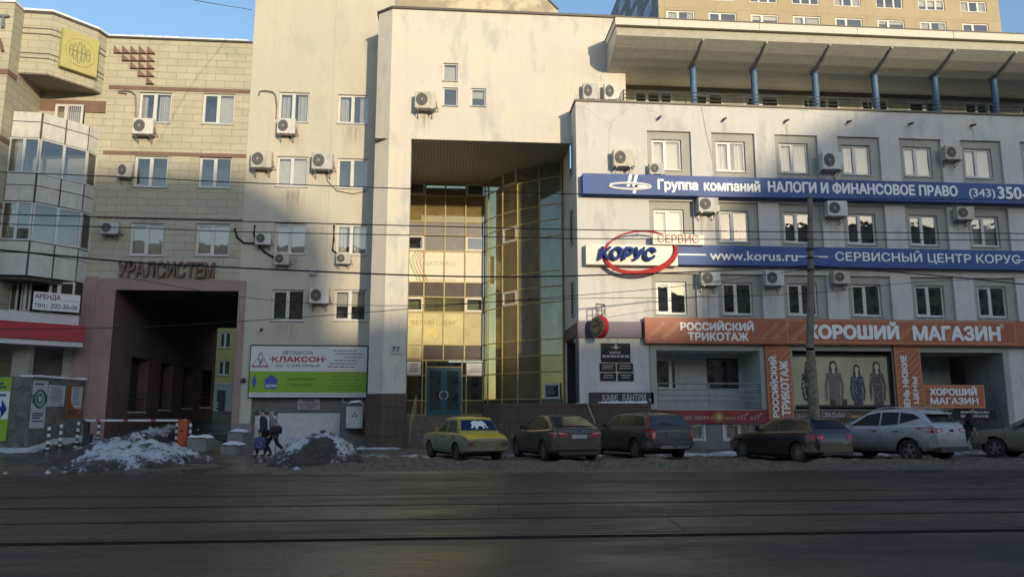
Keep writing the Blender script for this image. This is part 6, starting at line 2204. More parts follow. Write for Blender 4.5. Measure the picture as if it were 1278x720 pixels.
# hanging orange banners
def diag(mb, x0, x1, zz0, zz1, Y, n, w=0.05):
    H_ = zz1 - zz0
    for i in range(n):
        za = zz0 - (x1 - x0) + (H_ + (x1 - x0)) * i / n
        pts = []
        for (xx, zq) in ((x0, za), (x1, za + (x1 - x0)), (x1, za + (x1 - x0) + w), (x0, za + w)):
            pts.append((xx, min(max(zq, zz0), zz1)))
        if abs(pts[0][1] - pts[3][1]) + abs(pts[1][1] - pts[2][1]) > 0.02:
            mb.xz(pts, Y - 0.004, Y)
def vbanner(label, px, lines, n=14):
    r = rect(*px, YR - 0.16)
    V = thing('banner', label, 'banner', ((r[0] + r[1]) / 2, YR, r[2]))
    MB().box(r[0], r[1], YR - 0.16, YR - 0.07, r[2], r[3]).build('panel', M_ORANGE, V)
    mb = MB()
    diag(mb, r[0] + 0.08, r[1] - 0.08, r[2] + 0.08, r[3] - 0.08, YR - 0.161, n)
    outline(mb, r[0] + 0.03, r[1] - 0.03, r[2] + 0.03, r[3] - 0.03, YR - 0.161)
    mb.build('stripes', M_ORANGELT, V)
    W_ = r[1] - r[0]
    H_ = r[3] - r[2]
    for (s, u0, u1, v0, v1) in lines:
        # letters climb the banner: their tops face left
        wl, hl = H_ * (v1 - v0), W_ * (u1 - u0)
        o = text(s, (0, wl, 0, hl), 0, M_LETWHITE, None, 0.02, 0.035)
        for v in o.data.vertices:
            v.co = (r[0] + W_ * u1 - v.co.z, YR - 0.166 + v.co.y, r[2] + H_ * v0 + v.co.x)
        attach(o, V)
vbanner('upright orange banner reading РОССИЙСКИЙ ТРИКОТАЖ left of the women picture', (957, 430, 989, 523.5), [('РОССИЙСКИЙ', 0.10, 0.42, 0.03, 0.84), ('ТРИКОТАЖ', 0.52, 0.86, 0.05, 0.78)])
vbanner('upright orange banner reading ОЧЕНЬ НИЗКИЕ ЦЕНЫ right of the women picture', (1118.5, 430.5, 1151.5, 522), [('ОЧЕНЬ НИЗКИЕ', 0.22, 0.46, 0.02, 0.86), ('ЦЕНЫ', 0.60, 0.82, 0.20, 0.56)])
r = rect(1153.5, 480, 1230, 509.5, YR - 0.2)
SS = thing('banner', 'small orange board reading ХОРОШИЙ МАГАЗИН across the shop entrance', 'banner', ((r[0] + r[1]) / 2, YR, r[2]))
MB().box(r[0], r[1], YR - 0.16, YR - 0.07, r[2], r[3]).build('panel', M_ORANGE, SS)
mb = MB()
outline(mb, r[0] + 0.03, r[1] - 0.03, r[2] + 0.03, r[3] - 0.03, YR - 0.161)
for i in range(24):
    x = r[0] + 0.08 + (r[1] - r[0] - 0.3) * i / 24
    mb.xz([(x, r[3] - 0.2), (x + 0.04, r[3] - 0.2), (x + 0.13, r[3] - 0.08), (x + 0.09, r[3] - 0.08)], YR - 0.164, YR - 0.161)
    mb.xz([(x, r[2] + 0.08), (x + 0.04, r[2] + 0.08), (x + 0.12, r[2] + 0.18), (x + 0.08, r[2] + 0.18)], YR - 0.164, YR - 0.161)
mb.build('stripes', M_ORANGELT, SS)
W_, H_ = r[1] - r[0], r[3] - r[2]
text('ХОРОШИЙ', (r[0] + 0.10 * W_, r[0] + 0.87 * W_, r[2] + 0.54 * H_, r[2] + 0.92 * H_), YR - 0.165, M_LETWHITE, SS, 0.02, 0.04)
text('МАГАЗИН', (r[0] + 0.10 * W_, r[0] + 0.88 * W_, r[2] + 0.17 * H_, r[2] + 0.46 * H_), YR - 0.165, M_LETWHITE, SS, 0.02, 0.04)
# red lunch banner under the loggia
r = rect(812, 511.5, 958, 528, YR - 0.1)
LN = thing('banner', 'dark red banner offering БИЗНЕС ЛАНЧ with a yellow sun, under the loggia', 'banner', ((r[0] + r[1]) / 2, YR, r[2]))
MB().box(r[0], r[1], YR - 0.14, YR - 0.07, r[2], r[3]).build('cloth', M_REDDK, LN)
H_ = r[3] - r[2]
bx = lambda p: at(p, 520, YR - 0.14).x
M_PALEY = plain('pale_yellow_print', (0.48, 0.40, 0.26), 0.6)
text('БИЗНЕС ЛАНЧ', (bx(838), bx(884), r[2] + 0.26 * H_, r[2] + 0.56 * H_), YR - 0.142, M_PALEY, LN, 0.004, 0.015)
text('от', (bx(886.5), bx(891), r[2] + 0.3 * H_, r[2] + 0.5 * H_), YR - 0.142, M_PALEY, LN, 0.004)
text('рублей', (bx(906), bx(918), r[2] + 0.24 * H_, r[2] + 0.52 * H_), YR - 0.142, M_PALEY, LN, 0.004)
for s, a, b, f0, f1 in (('с', 920.5, 923.5, .3, .5), ('12', 925, 930.5, .28, .64), ('00', 930.8, 934, .62, .80), ('до', 936, 940.5, .26, .5), ('17', 942.5, 948, .26, .62), ('00', 948.3, 951.5, .62, .80)):
    text(s, (bx(a), bx(b), r[2] + f0 * H_, r[2] + f1 * H_), YR - 0.142, M_PALEY, LN, 0.004, 0.01)
mb = MB()
c_, z_ = bx(897.5), r[2] + 0.48 * H_
mb.lathe([(0.13, -0.006), (0.001, -0.006)], (c_, YR - 0.14, z_), 'Y', 16)
for i in range(16):
    t = 2 * pi * i / 16
    mb.tube([(c_ + 0.15 * cos(t), YR - 0.145, z_ + 0.15 * sin(t)), (c_ + 0.25 * cos(t), YR - 0.145, z_ + 0.25 * sin(t))], 0.014, 4)
mb.build('sun_mark', plain('sun_yellow_print', (0.50, 0.38, 0.14), 0.6), LN)
# wedding banner under the picture
r = rect(990, 511.5, 1118, 526, YR - 0.1)
WN = thing('banner', 'dark brown banner reading БАНКЕТЫ СВАДЬБЫ under the women picture', 'banner', ((r[0] + r[1]) / 2, YR, r[2]))
MB().box(r[0], r[1], YR - 0.14, YR - 0.07, r[2], r[3]).build('cloth', plain('dark_brown_cloth', (0.06, 0.045, 0.035), 0.6), WN)
H_ = r[3] - r[2]
text('БАНКЕТЫ', (bx(994), bx(1013), r[2] + 0.34 * H_, r[2] + 0.66 * H_), YR - 0.142, M_GREYLET, WN, 0.004, 0.01)
text('СВАДЬБЫ', (bx(1026), bx(1054.5), r[2] + 0.28 * H_, r[2] + 0.82 * H_), YR - 0.142, M_GREYLET, WN, 0.004, 0.02)
mb = MB()
c_, z_ = bx(1059), r[2] + 0.55 * H_
mb.tube([(c_ + 0.09 * cos(t * pi / 8), YR - 0.145, z_ + 0.09 * sin(t * pi / 8)) for t in range(17)], 0.016, 5)
print_lines(mb, bx(1063), bx(1085), r[2] + 0.3 * H_, r[2] + 0.55 * H_, YR - 0.1405, 1, 61, 0.8)
mb.build('print', M_ORANGELT, WN)
# cafe fascia and plates
r = rect(722, 401.5, 804.5, 421.5, YR)
CFA = thing('fascia_sign', 'plain violet fascia strip above the dark plaques of the cafe corner', 'sign', (r[0], YR, r[2]))
MB().box(SX - 0.06, r[1], YR - 0.10, YR - 0.003, r[2], r[3]).build('board', M_PURPLE, CFA)
MB().box(SX - 0.10, SX - 0.004, YR - 0.004, 36.3, r[2] + 0.08, r[3] - 0.05).build('side_board', plain('dark_violet_board', (0.045, 0.035, 0.065), 0.5), CFA)
MB().box(SX - 0.07, SX - 0.005, YR + 0.05, YR + 0.55, 2.0, r[2] + 0.07).build('menu_board', plain('slate_blue_board', (0.055, 0.07, 0.085), 0.5), CFA)
for (lab, rr, rows_, seed) in (('large black plaque with a white bird emblem, left of the loggia', (750, 428.3, 786.5, 452), 3, 71),
                               ('upper left of the four small black plaques', (748.3, 453.3, 768.2, 463.8), 3, 72), ('upper right of the four small black plaques', (770.2, 453.5, 790, 464), 2, 73),
                               ('lower left of the four small black plaques', (749, 465.3, 769, 475.3), 2, 74), ('lower right of the four small black plaques', (771, 465.5, 790.8, 475.5), 2, 75)):
    r = rect(*rr, YR)
    P = thing('plaque', lab, 'plaque', ((r[0] + r[1]) / 2, YR, r[2]), 'black plaques by the cafe door')
    MB().box(r[0], r[1], YR - 0.035, YR - 0.003, r[2], r[3]).build('plate', M_BLACKSIGN, P)
    H_ = r[3] - r[2]
    W_ = r[1] - r[0]
    mb = MB()
    if seed == 71:
        c_, zt4 = (r[0] + r[1]) / 2, r[3] - 0.16
        mb.xz([(c_ - 0.24, zt4 - 0.02), (c_ - 0.06, zt4 + 0.0), (c_ - 0.03, zt4 + 0.11), (c_ + 0.06, zt4 + 0.11), (c_ + 0.05, zt4), (c_ + 0.24, zt4 + 0.01), (c_ + 0.07, zt4 - 0.07), (c_ + 0.03, zt4 - 0.13), (c_ - 0.04, zt4 - 0.07)], YR - 0.041, YR - 0.036)
        print_lines(mb, c_ - 0.28, c_ + 0.28, r[2] + 0.36, r[2] + 0.46, YR - 0.0355, 1, 76, 0.9)
        print_lines(mb, r[0] + 0.06, r[1] + 0.4, r[2] + 0.19, r[2] + 0.31, YR - 0.0355, 1, 77, 0.9)
        mb.v = [(min(v[0], r[1] - 0.06), v[1], v[2]) for v in mb.v]
    else:
        print_lines(mb, r[0] + 0.08, r[1] - 0.08, r[2] + 0.07, r[3] - 0.07, YR - 0.0355, rows_, seed, 0.45, align='C')
    mb.build('print', M_GREYLET, P)
r = rect(735, 489.5, 815.5, 502.5, YR)
CK = thing('fascia_sign', 'black board reading КАФЕ КАНТРИ above the granite terrace', 'sign', ((r[0] + r[1]) / 2, YR, r[2]))
MB().box(r[0], r[1], YR - 0.06, YR - 0.003, r[2] - 0.05, r[3]).build('board', plain('black_board', (0.03, 0.03, 0.032), 0.5, var=0.3), CK)
H_ = r[3] - r[2]
kx = lambda p: at(p, 496, YR).x
text('КАФЕ', (kx(751.5), kx(771), r[2] + 0.14 * H_, r[2] + 0.84 * H_), YR - 0.062, M_GREYLET, CK, 0.006, 0.02)
text('КАНТРИ', (kx(776.5), kx(805.5), r[2] + 0.14 * H_, r[2] + 0.86 * H_), YR - 0.062, M_GREYLET, CK, 0.006, 0.02)
mb = MB()
c_, z_ = kx(811), r[2] + 0.28 * H_
star = []
for i in range(10):
    rr_ = 0.10 if i % 2 == 0 else 0.04
    star.append((c_ + rr_ * sin(i * pi / 5), z_ + rr_ * cos(i * pi / 5)))
mb.xz(star, YR - 0.068, YR - 0.062)
mb.build('star', M_GREYLET, CK)
r = rect(1206, 511, 1243, 524, YR + 0.6)
DK_ = thing('fascia_sign', 'dark board with two lines of white print behind the person at the entrance', 'sign', ((r[0] + r[1]) / 2, YR, r[2]))
x0 = at(1180, 515, YR - 0.1).x
rr = rect(1185, 511.5, 1243, 524, YR - 0.16)
MB().box(rr[0], rr[1], YR - 0.20, YR - 0.14, rr[2], rr[3]).build('board', M_BLACKSIGN, DK_)
mb = MB()
print_lines(mb, rr[0] + 0.5, rr[1] - 0.05, rr[2] + 0.05, rr[3] - 0.05, YR - 0.2005, 2, 81, 0.6)
mb.build('print', M_GREYLET, DK_)
# projecting round cafe sign
p = at(748, 408, YR - 0.75)
NS = thing('projecting_sign', 'round wooden and red sign projecting on an iron bracket at the cafe corner', 'sign', (p.x, YR, p.z))
vsn = Matrix.Translation(p) @ Matrix.Rotation(rad(-58), 4, 'Z') @ Matrix.Scale(0.88, 4)
mb = MB()
mb.lathe([(0.001, -0.16), (0.50, -0.16), (0.56, -0.10), (0.56, 0.10), (0.50, 0.16), (0.001, 0.16)], (0, 0, 0), 'Y', 28)
o1 = mb.build('disc', M_RED, None, True, 40)
mb = MB()
mb.lathe([(0.001, -0.02), (0.47, -0.02), (0.5, 0.0)], (0, -0.17, 0), 'Y', 28)
o2 = mb.build('face', plain('straw_face', (0.20, 0.15, 0.06), 0.7, var=0.3, scale=8), None)
mb = MB()
mb.tube([(0.33 * cos(t * pi / 12), -0.2, 0.33 * sin(t * pi / 12)) for t in range(25)], 0.035, 6)
for i in range(12):
    t = i * pi / 6
    mb.tube([(0.36 * cos(t), -0.2, 0.36 * sin(t)), (0.46 * cos(t), -0.2, 0.46 * sin(t))], 0.02, 5)
mb.tube([(0, -0.2, 0.0), (0.1, -0.2, 0.2)], 0.03, 5)
mb.tube([(0, -0.2, 0.0), (-0.22, -0.2, 0.08)], 0.03, 5)
o3 = mb.build('face_marks', M_TIN, None)
for o in (o1, o2, o3):
    o.data.transform(vsn)
    attach(o, NS)
mb = MB()
for (dx, dy) in ((-0.12, 0), (0.12, 0), (0.30, 0.2)):
    mb.tube([(p.x + dx, p.y + dy, p.z + 0.5), (p.x + dx, p.y + dy, p.z + 0.98)], 0.022, 5)
mb.tube([(p.x - 0.12, p.y, p.z + 0.98), (p.x + 0.3, p.y + 0.2, p.z + 0.98), (p.x + 0.3, YR - 0.002, p.z + 0.98)], 0.025, 5)
mb.tube([(p.x - 0.12, p.y, p.z + 0.7), (p.x + 0.3, p.y + 0.2, p.z + 0.74), (p.x + 0.3, YR - 0.002, p.z + 0.6)], 0.02, 5)
mb.tube([(p.x, p.y + 0.1, p.z), (p.x + 0.3, YR - 0.105, p.z)], 0.03, 5)
mb.build('bracket', M_DKMETAL, NS)

# ================================================================ air conditioners
AG = 'outdoor air conditioner units on the facades'
def make_ac():
    r = thing('air_conditioner', '', 'air conditioner', (0, 0, 0), AG)
    W, H, D = 0.86, 0.62, 0.32
    mb = MB()
    e = 0.02
    mb.plan([(-W / 2 + e, -D), (W / 2 - e, -D), (W / 2, -D + e), (W / 2, 0), (-W / 2, 0), (-W / 2, -D + e)], 0, H)
    b = mb.build('casing', M_ACWHITE, r)
    b.data.materials[0] = M_ACWHITE
    mb = MB()
    cx, cz, R_ = -0.14, H * 0.52, 0.24
    mb.lathe([(R_, -0.012), (R_ - 0.02, -0.02), (0.001, -0.014)], (cx, -D, cz), 'Y', 24)
    f = mb.build('fan', plain('dark_fan', (0.075, 0.07, 0.065), 0.6), r)  # dark colour of the fan disc itself
    mb = MB()
    for q in (0.06, 0.10, 0.14, 0.18, 0.22):
        mb.tube([(cx + q * cos(t * pi / 10), -D - 0.028, cz + q * sin(t * pi / 10)) for t in range(21)], 0.004, 4)
    for q in range(6):
        t = q * pi / 3
        mb.tube([(cx, -D - 0.03, cz), (cx + 0.24 * cos(t), -D - 0.022, cz + 0.24 * sin(t))], 0.003, 4)
    mb.lathe([(0.05, -0.035), (0.001, -0.04)], (cx, -D, cz), 'Y', 12)
    mb.build('grille', plain('grille_grey', (0.30, 0.29, 0.27), 0.5), f)
    mb = MB()
    for x in (-0.30, 0.28):
        mb.box(x - 0.025, x + 0.025, -D - 0.02, 0.14, -0.05, -0.003)
        mb.xz([(x - 0.02, -0.28), (x + 0.02, -0.28), (x + 0.02, -0.05), (x - 0.02, -0.05)], 0.10, 0.14)
        mb.tube([(x, 0.12, -0.26), (x, -D + 0.05, -0.06)], 0.018, 4)
    mb.build('bracket', M_METAL, r)
    mb = MB()
    mb.box(W / 2 + 0.002, W / 2 + 0.05, -0.26, -0.08, 0.05, 0.28)
    mb.tube([(W / 2 + 0.05, -0.15, 0.12), (W / 2 + 0.10, -0.05, 0.05), (W / 2 + 0.08, 0.14, 0.02)], 0.018, 5)
    mb.build('valve_cover', M_GREYSP, r)
    return r
AC = [  # pixel box, plane, label
    ((165, 148, 192, 168), YL, 'air conditioner under the top left window beneath the brown triangles'),
    ((144.5, 203, 164, 221), YL, 'air conditioner left of the second row windows of the beige building'),
    ((124, 277, 147.5, 292), YL, 'air conditioner above and left of the УРАЛСИСТЕМ letters'),
    ((345, 148, 369, 167), YC, 'air conditioner overlapping the uppermost left window of the cream block'),
    ((312.5, 189, 340, 210), YC, 'air conditioner at the left edge of the cream block, second window row'),
    ((388.5, 191, 416, 212), YC, 'air conditioner between the two second row windows of the cream block'),
    ((317.5, 290, 338, 305), YC, 'air conditioner left of the third row window of the cream block'),
    ((341, 316, 361, 330), YC, 'small air conditioner below the third row left window of the cream block'),
    ((418.5, 316, 437.5, 329), YC, 'small air conditioner below the third row right window beside the pier'),
    ((385.5, 359, 411, 379), YC, 'air conditioner between the two lowest windows of the cream block'),
    ((517, 115, 544.5, 136), YT, 'air conditioner on the tower left of the three small windows'),
    ((727.5, 103, 747, 123), YT, 'left one of the air conditioner pair under the canopy end'),
    ((754, 104, 774.5, 124), YT, 'right one of the air conditioner pair under the canopy end'),
    ((765, 187, 791, 208), YR, 'air conditioner on the blank wall above the logo of the upper blue sign'),
    ((811, 203, 830, 217), YR, 'dark fronted air conditioner standing on the upper blue sign'),
    ((1025.5, 190, 1051.5, 212), YR, 'air conditioner in the top window row right of the pole'),
    ((1180, 182, 1202, 199), YR, 'air conditioner between the two rightmost top row windows'),
    ((871, 246, 897, 265), YR, 'air conditioner directly under the word компаний'),
    ((1032, 251, 1058, 270), YR, 'air conditioner directly under the word НАЛОГИ beside the pole top'),
    ((1194, 258, 1217, 274), YR, 'air conditioner under the bracketed (343) of the upper blue sign'),
    ((874.5, 338.5, 899.5, 356.5), YR, 'air conditioner under the word www of the lower blue sign'),
    ((955.5, 337.5, 979.5, 356.5), YR, 'air conditioner under the letters ru of the lower blue sign'),
    ((1041, 338, 1062.5, 354), YR, 'air conditioner just right of the pole under the lower blue sign')]
ac0 = make_ac()
M_ACOLD = plain('yellowed_casing', (0.54, 0.50, 0.40), 0.6, var=0.1, dirt=0.5)
M_ACGREY = plain('grey_casing', (0.47, 0.47, 0.45), 0.55, var=0.08, dirt=0.5)
def drip_mat():
    k = NT('drip_stain')
    tc = k.n('ShaderNodeTexCoord')
    sp = k.n('ShaderNodeSeparateXYZ')
    k.l(tc.outputs['Generated'], sp.inputs[0])
    st = k.noise(k.coords((9, 9, 0.35)), 1.0, 5, 0.7)
    f = k.math('MULTIPLY', k.ramp(st, [(0.42, 0.0), (0.68, 1.0)]), k.ramp(sp.outputs[2], [(0.0, 0.0), (0.8, 1.0), (1.0, 0.5)]))
    f = k.math('MULTIPLY', f, k.ramp(sp.outputs[0], [(0.0, 0.0), (0.25, 1.0), (0.75, 1.0), (1.0, 0.0)]))
    df = k.n('ShaderNodeBsdfDiffuse')
    df.inputs['Color'].default_value = (0.14, 0.115, 0.085, 1)
    tr = k.n('ShaderNodeBsdfTransparent')
    mx = k.n('ShaderNodeMixShader')
    k.l(k.math('MULTIPLY', f, 0.38), mx.inputs[0])
    k.l(tr.outputs[0], mx.inputs[1])
    k.l(df.outputs[0], mx.inputs[2])
    k.l(mx.outputs[0], k.out.inputs['Surface'])
    return k.m
M_DRIP = drip_mat()
for (px, py, w_, l_) in ((823, 152, 0.25, 1.2), (904, 153, 0.25, 1.0), (981.5, 155, 0.2, 1.3), (1136, 159, 0.25, 1.2), (1213.5, 161, 0.2, 0.9)):
    p = at(px, py, YR)
    MB().quad((p.x - w_ / 2, YR - 0.0025, p.z - l_), (p.x + w_ / 2, YR - 0.0025, p.z - l_), (p.x + w_ / 2, YR - 0.0025, p.z), (p.x - w_ / 2, YR - 0.0025, p.z)).build('drip_stain', M_DRIP, SB)
for (px, py, w_, l_) in ((366, 156, 1.3, 1.4), (366, 237, 1.3, 1.3), (440, 157, 1.2, 1.2), (362, 320, 1.3, 1.2), (358, 403, 1.3, 1.0)):
    p = at(px, py, YC)
    MB().quad((p.x - w_ / 2, YC - 0.0025, p.z - l_), (p.x + w_ / 2, YC - 0.0025, p.z - l_), (p.x + w_ / 2, YC - 0.0025, p.z), (p.x - w_ / 2, YC - 0.0025, p.z)).build('drip_stain', M_DRIP, CB)
for i, (bx_, Y, lab) in enumerate(AC):
    a = ac0 if i == 0 else copy_tree(ac0)
    r = rect(*bx_, Y - 0.45)
    w, h = r[1] - r[0], r[3] - r[2]
    s = w / 0.90
    a.location = ((r[0] + r[1]) / 2, Y - 0.142 * s, r[2] + 0.02)
    a.scale = (s, s, h / 0.64)
    a['label'] = lab
    if i % 3:
        cs_ = [c for c in a.children if c.name.startswith('casing')][0]
        cs_.material_slots[0].link = 'OBJECT'
        cs_.material_slots[0].material = (None, M_ACOLD, M_ACGREY)[i % 3]
    if Y != YL and i not in (14,):
        x_, z_ = a.location.x, a.location.z - 0.06
        dl_ = (1.5, 1.0, 1.9)[i % 3]
        owner = {YC: CB, YT: TW, YR: SB}[Y]
        MB().quad((x_ - 0.38, Y - 0.0025, z_ - dl_), (x_ + 0.34, Y - 0.0025, z_ - dl_), (x_ + 0.34, Y - 0.0025, z_), (x_ - 0.38, Y - 0.0025, z_)).build('drip_stain', M_DRIP, owner)
def pipe(px, Y, par_name):
    pass
def conduit(label, pts, Y, r=0.028, mat=M_GREYSP):
    mb = MB()
    mb.tube([(at(x, y, Y - 0.05).x, Y - 0.05, at(x, y, Y - 0.05).z) for x, y in pts], r, 6)
    return tag(mb.build('conduit', mat), label, 'pipe', 'cooling pipes on the facades')
conduit('curved white cooling pipe beside the top left window of the beige building', [(158, 117), (148, 115.5), (147, 114), (156, 113.2), (164, 114.5), (169, 119), (170, 130), (169.5, 148)], YL, 0.04)
conduit('curved cooling pipe left of the uppermost left window of the cream block', [(323, 119), (324, 114.5), (330, 113.5), (340, 115), (344, 119), (345.5, 132), (344.5, 148)], YC, 0.04)
conduit('black cable sagging from the left edge of the cream block to a small unit', [(293, 285), (296, 296), (304, 303), (318, 304)], YC, 0.05, M_BLACK)
conduit('black cable looping between two small units on the cream block', [(318, 281), (317, 292), (322, 306), (331, 315), (341, 321)], YC, 0.05, M_BLACK)
conduit('black cable beside the third row right window of the cream block', [(417, 281), (416.5, 300), (415, 312), (420, 316)], YC, 0.05, M_BLACK)
conduit('thin cable hanging from the upper blue building parapet', [(876, 134), (881, 160), (891, 205)], YR, 0.010, M_ACWHITE)
conduit('thin cable drooping below the second row windows of the cream block', [(406, 212), (409, 226), (420, 238), (440, 242), (459, 238)], YC, 0.018)
lp = at(391, 340, YC - 0.1)
WL = thing('wall_lamp', 'small white box lamp on the cream wall below the third row windows', 'lamp', (lp.x, YC, lp.z))
MB().box(lp.x - 0.16, lp.x + 0.16, YC - 0.14, YC - 0.002, lp.z - 0.02, lp.z + 0.18).build('housing', M_ACWHITE, WL)
MB().box(lp.x - 0.13, lp.x + 0.13, YC - 0.16, YC - 0.02, lp.z - 0.12, lp.z - 0.022).build('lens', M_SILL, WL)
cp_ = at(326, 411, YC - 0.2)
CM = thing('security_camera', 'small dark camera on the cream wall above the billboard corner', 'camera', (cp_.x, YC, cp_.z))
MB().tube([(cp_.x, YC - 0.32, cp_.z - 0.04), (cp_.x, YC - 0.06, cp_.z + 0.03)], 0.055, 8).build('body', M_DKMETAL, CM)
MB().tube([(cp_.x, YC - 0.10, cp_.z + 0.02), (cp_.x - 0.05, YC - 0.002, cp_.z + 0.12)], 0.025, 6).build('bracket', M_METAL, CM)
cp_ = at(302.5, 474.5, YC - 0.2)
tag(MB().lathe([(0.001, -0.18), (0.10, -0.16), (0.13, -0.05), (0.10, -0.002)], (cp_.x, YC, cp_.z), 'Y', 12).build('wall_vent', M_DKMETAL), 'small dark vent cap left of the billboard', 'vent')

# ================================================================ the high-rise behind
TB = thing('high_rise', 'tan panel high-rise rising behind the canopy', 'building', (46, 85, 0))
t0_, t1_ = at(822, 20, 85).x, at(1248, 20, 85).x
ytb = 152
mb = MB()
hw_ = []
rows_b = [(at(1000, 22.5, 85).z, at(1000, 31.5, 85).z)]
zT, zBm = rows_b[0]
pitchz = 3.0
xs_w = [at(832 + 52.6 * i, 25, 85).x for i in range(8)]
for f in range(-2, 5):
    for x in xs_w:
        hw_.append((x, x + 3.5, zBm - 0.25 + f * pitchz, zT + 0.25 + f * pitchz))
mb.wall(t0_, t1_, 0, 64, 85, hw_, 0.25)
mb.quad((t0_, 85, 64), (t1_, 85, 64), (t1_, ytb, 64), (t0_, ytb, 64))
mb.quad((t1_, 85, 0), (t1_, ytb, 0), (t1_, ytb, 64), (t1_, 85, 64))
mb.build('wall', W_TAN, TB)
mb = MB().quad((t0_, 85, 0), (t0_, ytb, 0), (t0_, ytb, 64), (t0_, 85, 64))
mb.build('side_wall', W_TANSIDE, TB)
for i, w in enumerate(hw_):
    if w[2] > 46.0 and w[2] < 53:
        window(TB, w, 85.12, '3' if w[2] > zBm + 1 else '2', 'halfroller' if i % 3 == 0 else ('curtain' if i % 3 == 1 else 'none'), fw=0.14, seed=i)
for f in range(0, 6):
    for k in range(9):
        y = 88 + k * 7.0
        zz_ = 45.5 + f * pitchz
        mb = MB()
        mb.box(t0_ - 0.06, t0_ - 0.003, y, y + 3.4, zz_, zz_ + 1.7)
        w_ = mb.build('side_window', M_PVC, TB)
        MB().box(t0_ - 0.075, t0_ - 0.061, y + 0.25, y + 1.55, zz_ + 0.2, zz_ + 1.5).box(t0_ - 0.075, t0_ - 0.061, y + 1.8, y + 3.15, zz_ + 0.2, zz_ + 1.5).build('pane', plain('sky_dark_pane', (0.05, 0.06, 0.075), 0.08), w_)
mb = MB()
xv = at(846, 14, 84.8).x
for px in (720, 734, 748):
    pass
mb.build('spare', M_TIN, TB) if mb.v else None


def grid_house(name, wall, pane, sx, sz):
    k = NT(name)
    v = k.coords()
    sp = k.n('ShaderNodeSeparateXYZ')
    k.l(v, sp.inputs[0])
    fx = k.math('FRACT', k.math('DIVIDE', sp.outputs[0], sx))
    fz = k.math('FRACT', k.math('DIVIDE', sp.outputs[2], sz))
    inx = k.math('MULTIPLY', k.math('GREATER_THAN', fx, 0.30), k.math('LESS_THAN', fx, 0.75))
    inz = k.math('MULTIPLY', k.math('GREATER_THAN', fz, 0.28), k.math('LESS_THAN', fz, 0.76))
    w = k.math('MULTIPLY', inx, inz)
    n1 = k.noise(v, 0.6, 4)
    c = k.mix(k.ramp(n1, [(0.3, 0), (0.7, 1)]), wall, tuple(x * 0.8 for x in wall))
    k.bsdf(k.mix(w, c, pane), k.math('SUBTRACT', 0.85, k.math('MULTIPLY', w, 0.7)))
    return k.m
M_OPP = grid_house('brick_house_with_windows', (0.30, 0.25, 0.20), (0.03, 0.035, 0.04), 3.2, 3.1)
M_OPP2 = grid_house('pale_house_with_windows', (0.40, 0.38, 0.34), (0.03, 0.035, 0.04), 2.8, 3.0)
OY = -62.0
def shade_x(px, py, Y):
    """where the sun's ray to that facade point crosses the far side of the street"""
    P = at(px, py, Y)
    t = (P.y - OY) / (-SUN.y)
    return P.x + SUN.x * t, P.z + SUN.z * t
def sp(*a):
    return shade_x(*a)
left_roof = [sp(20, 183, 34.5), sp(300, 213, 36.8), sp(404, 281, 36.8), sp(417, 330, 36.8)]
mid_roof = [sp(555, 432, 41.2), sp(740, 407, 32.8), sp(930, 400, 32.8)]
right_roof = [sp(968, 400, 32.8), sp(1000, 300, 32.8), sp(1040, 190, 32.8), sp(1100, 128, 32.8), sp(1160, 95, 32.8), sp(1420, 85, 32.8)]
def street_house(label, outline, y, mat, depth=14):
    B = thing('street_house', label, 'building', (outline[0][0], y, 0))
    MB().xz(outline, y - depth, y).build('wall', mat, B)
    return B
xl = left_roof[-1][0]
street_house('tall brick house across the street with a stepped roof', [(-95, 0.14), (xl, 0.14)] + left_roof[::-1] + [(-95, left_roof[0][1] + 1)], OY, M_OPP)
xr = right_roof[0][0]
street_house('low pale house across the street between taller ones', [(xl + 0.05, 0.14), (xr - 0.05, 0.14), (xr - 0.05, mid_roof[2][1])] + mid_roof[1::-1] + [(xl + 0.05, mid_roof[0][1] - 0.3)], OY - 2, M_OPP2)
street_house('tall pale house across the street to the right', [(xr, 0.14), (150, 0.14), (150, right_roof[-1][1])] + right_roof[::-1], OY, M_OPP2)

# ================================================================ the pole and the overhead wires
PY = 30.0
pt, pb = at(1011, 245, PY), at(1018.5, 545, PY)
UP = thing('utility_pole', 'tall weathered concrete pole before the women picture', 'pole', (pb.x, PY, 0.1))
mb = MB()
bx0_ = pb.x + 0.02
mb.tube([(bx0_, PY, -0.1), (pb.x, PY, 2.6), (pb.x - 0.02, PY, 4.2), ((pb.x + pt.x) / 2, PY, 7.0), (pt.x, PY, pt.z)], [0.20, 0.18, 0.155, 0.135, 0.10], 12)
mb.build('shaft', M_POLE, UP, True, 50)
mb = MB()
mb.tube([(pb.x, PY, 1.0), (pb.x, PY, 2.2), (pb.x - 0.01, PY, 4.1)], [0.205, 0.198, 0.168], 12)
mb.build('torn_posters', plain('torn_paper_layers', (0.20, 0.17, 0.12), 0.9, var=0.5, scale=5), UP)
za1 = at(1012, 322, PY).z
for z in (za1 + 0.0, za1 + 0.35, za1 - 0.5):
    mb = MB()
    x = pt.x + (pb.x - pt.x) * (pt.z - z) / (pt.z - 4.2)
    mb.lathe([(0.125, -0.05), (0.14, -0.04), (0.14, 0.04), (0.125, 0.05)], (x, PY, z), 'Z', 12)
    mb.tube([(x - 0.3, PY - 0.16, z), (x + 0.3, PY - 0.16, z)], 0.025, 5)
    mb.build('clamp', M_DKMETAL, UP)
M_WIRE = plain('black_wire', (0.012, 0.012, 0.012), 0.6)
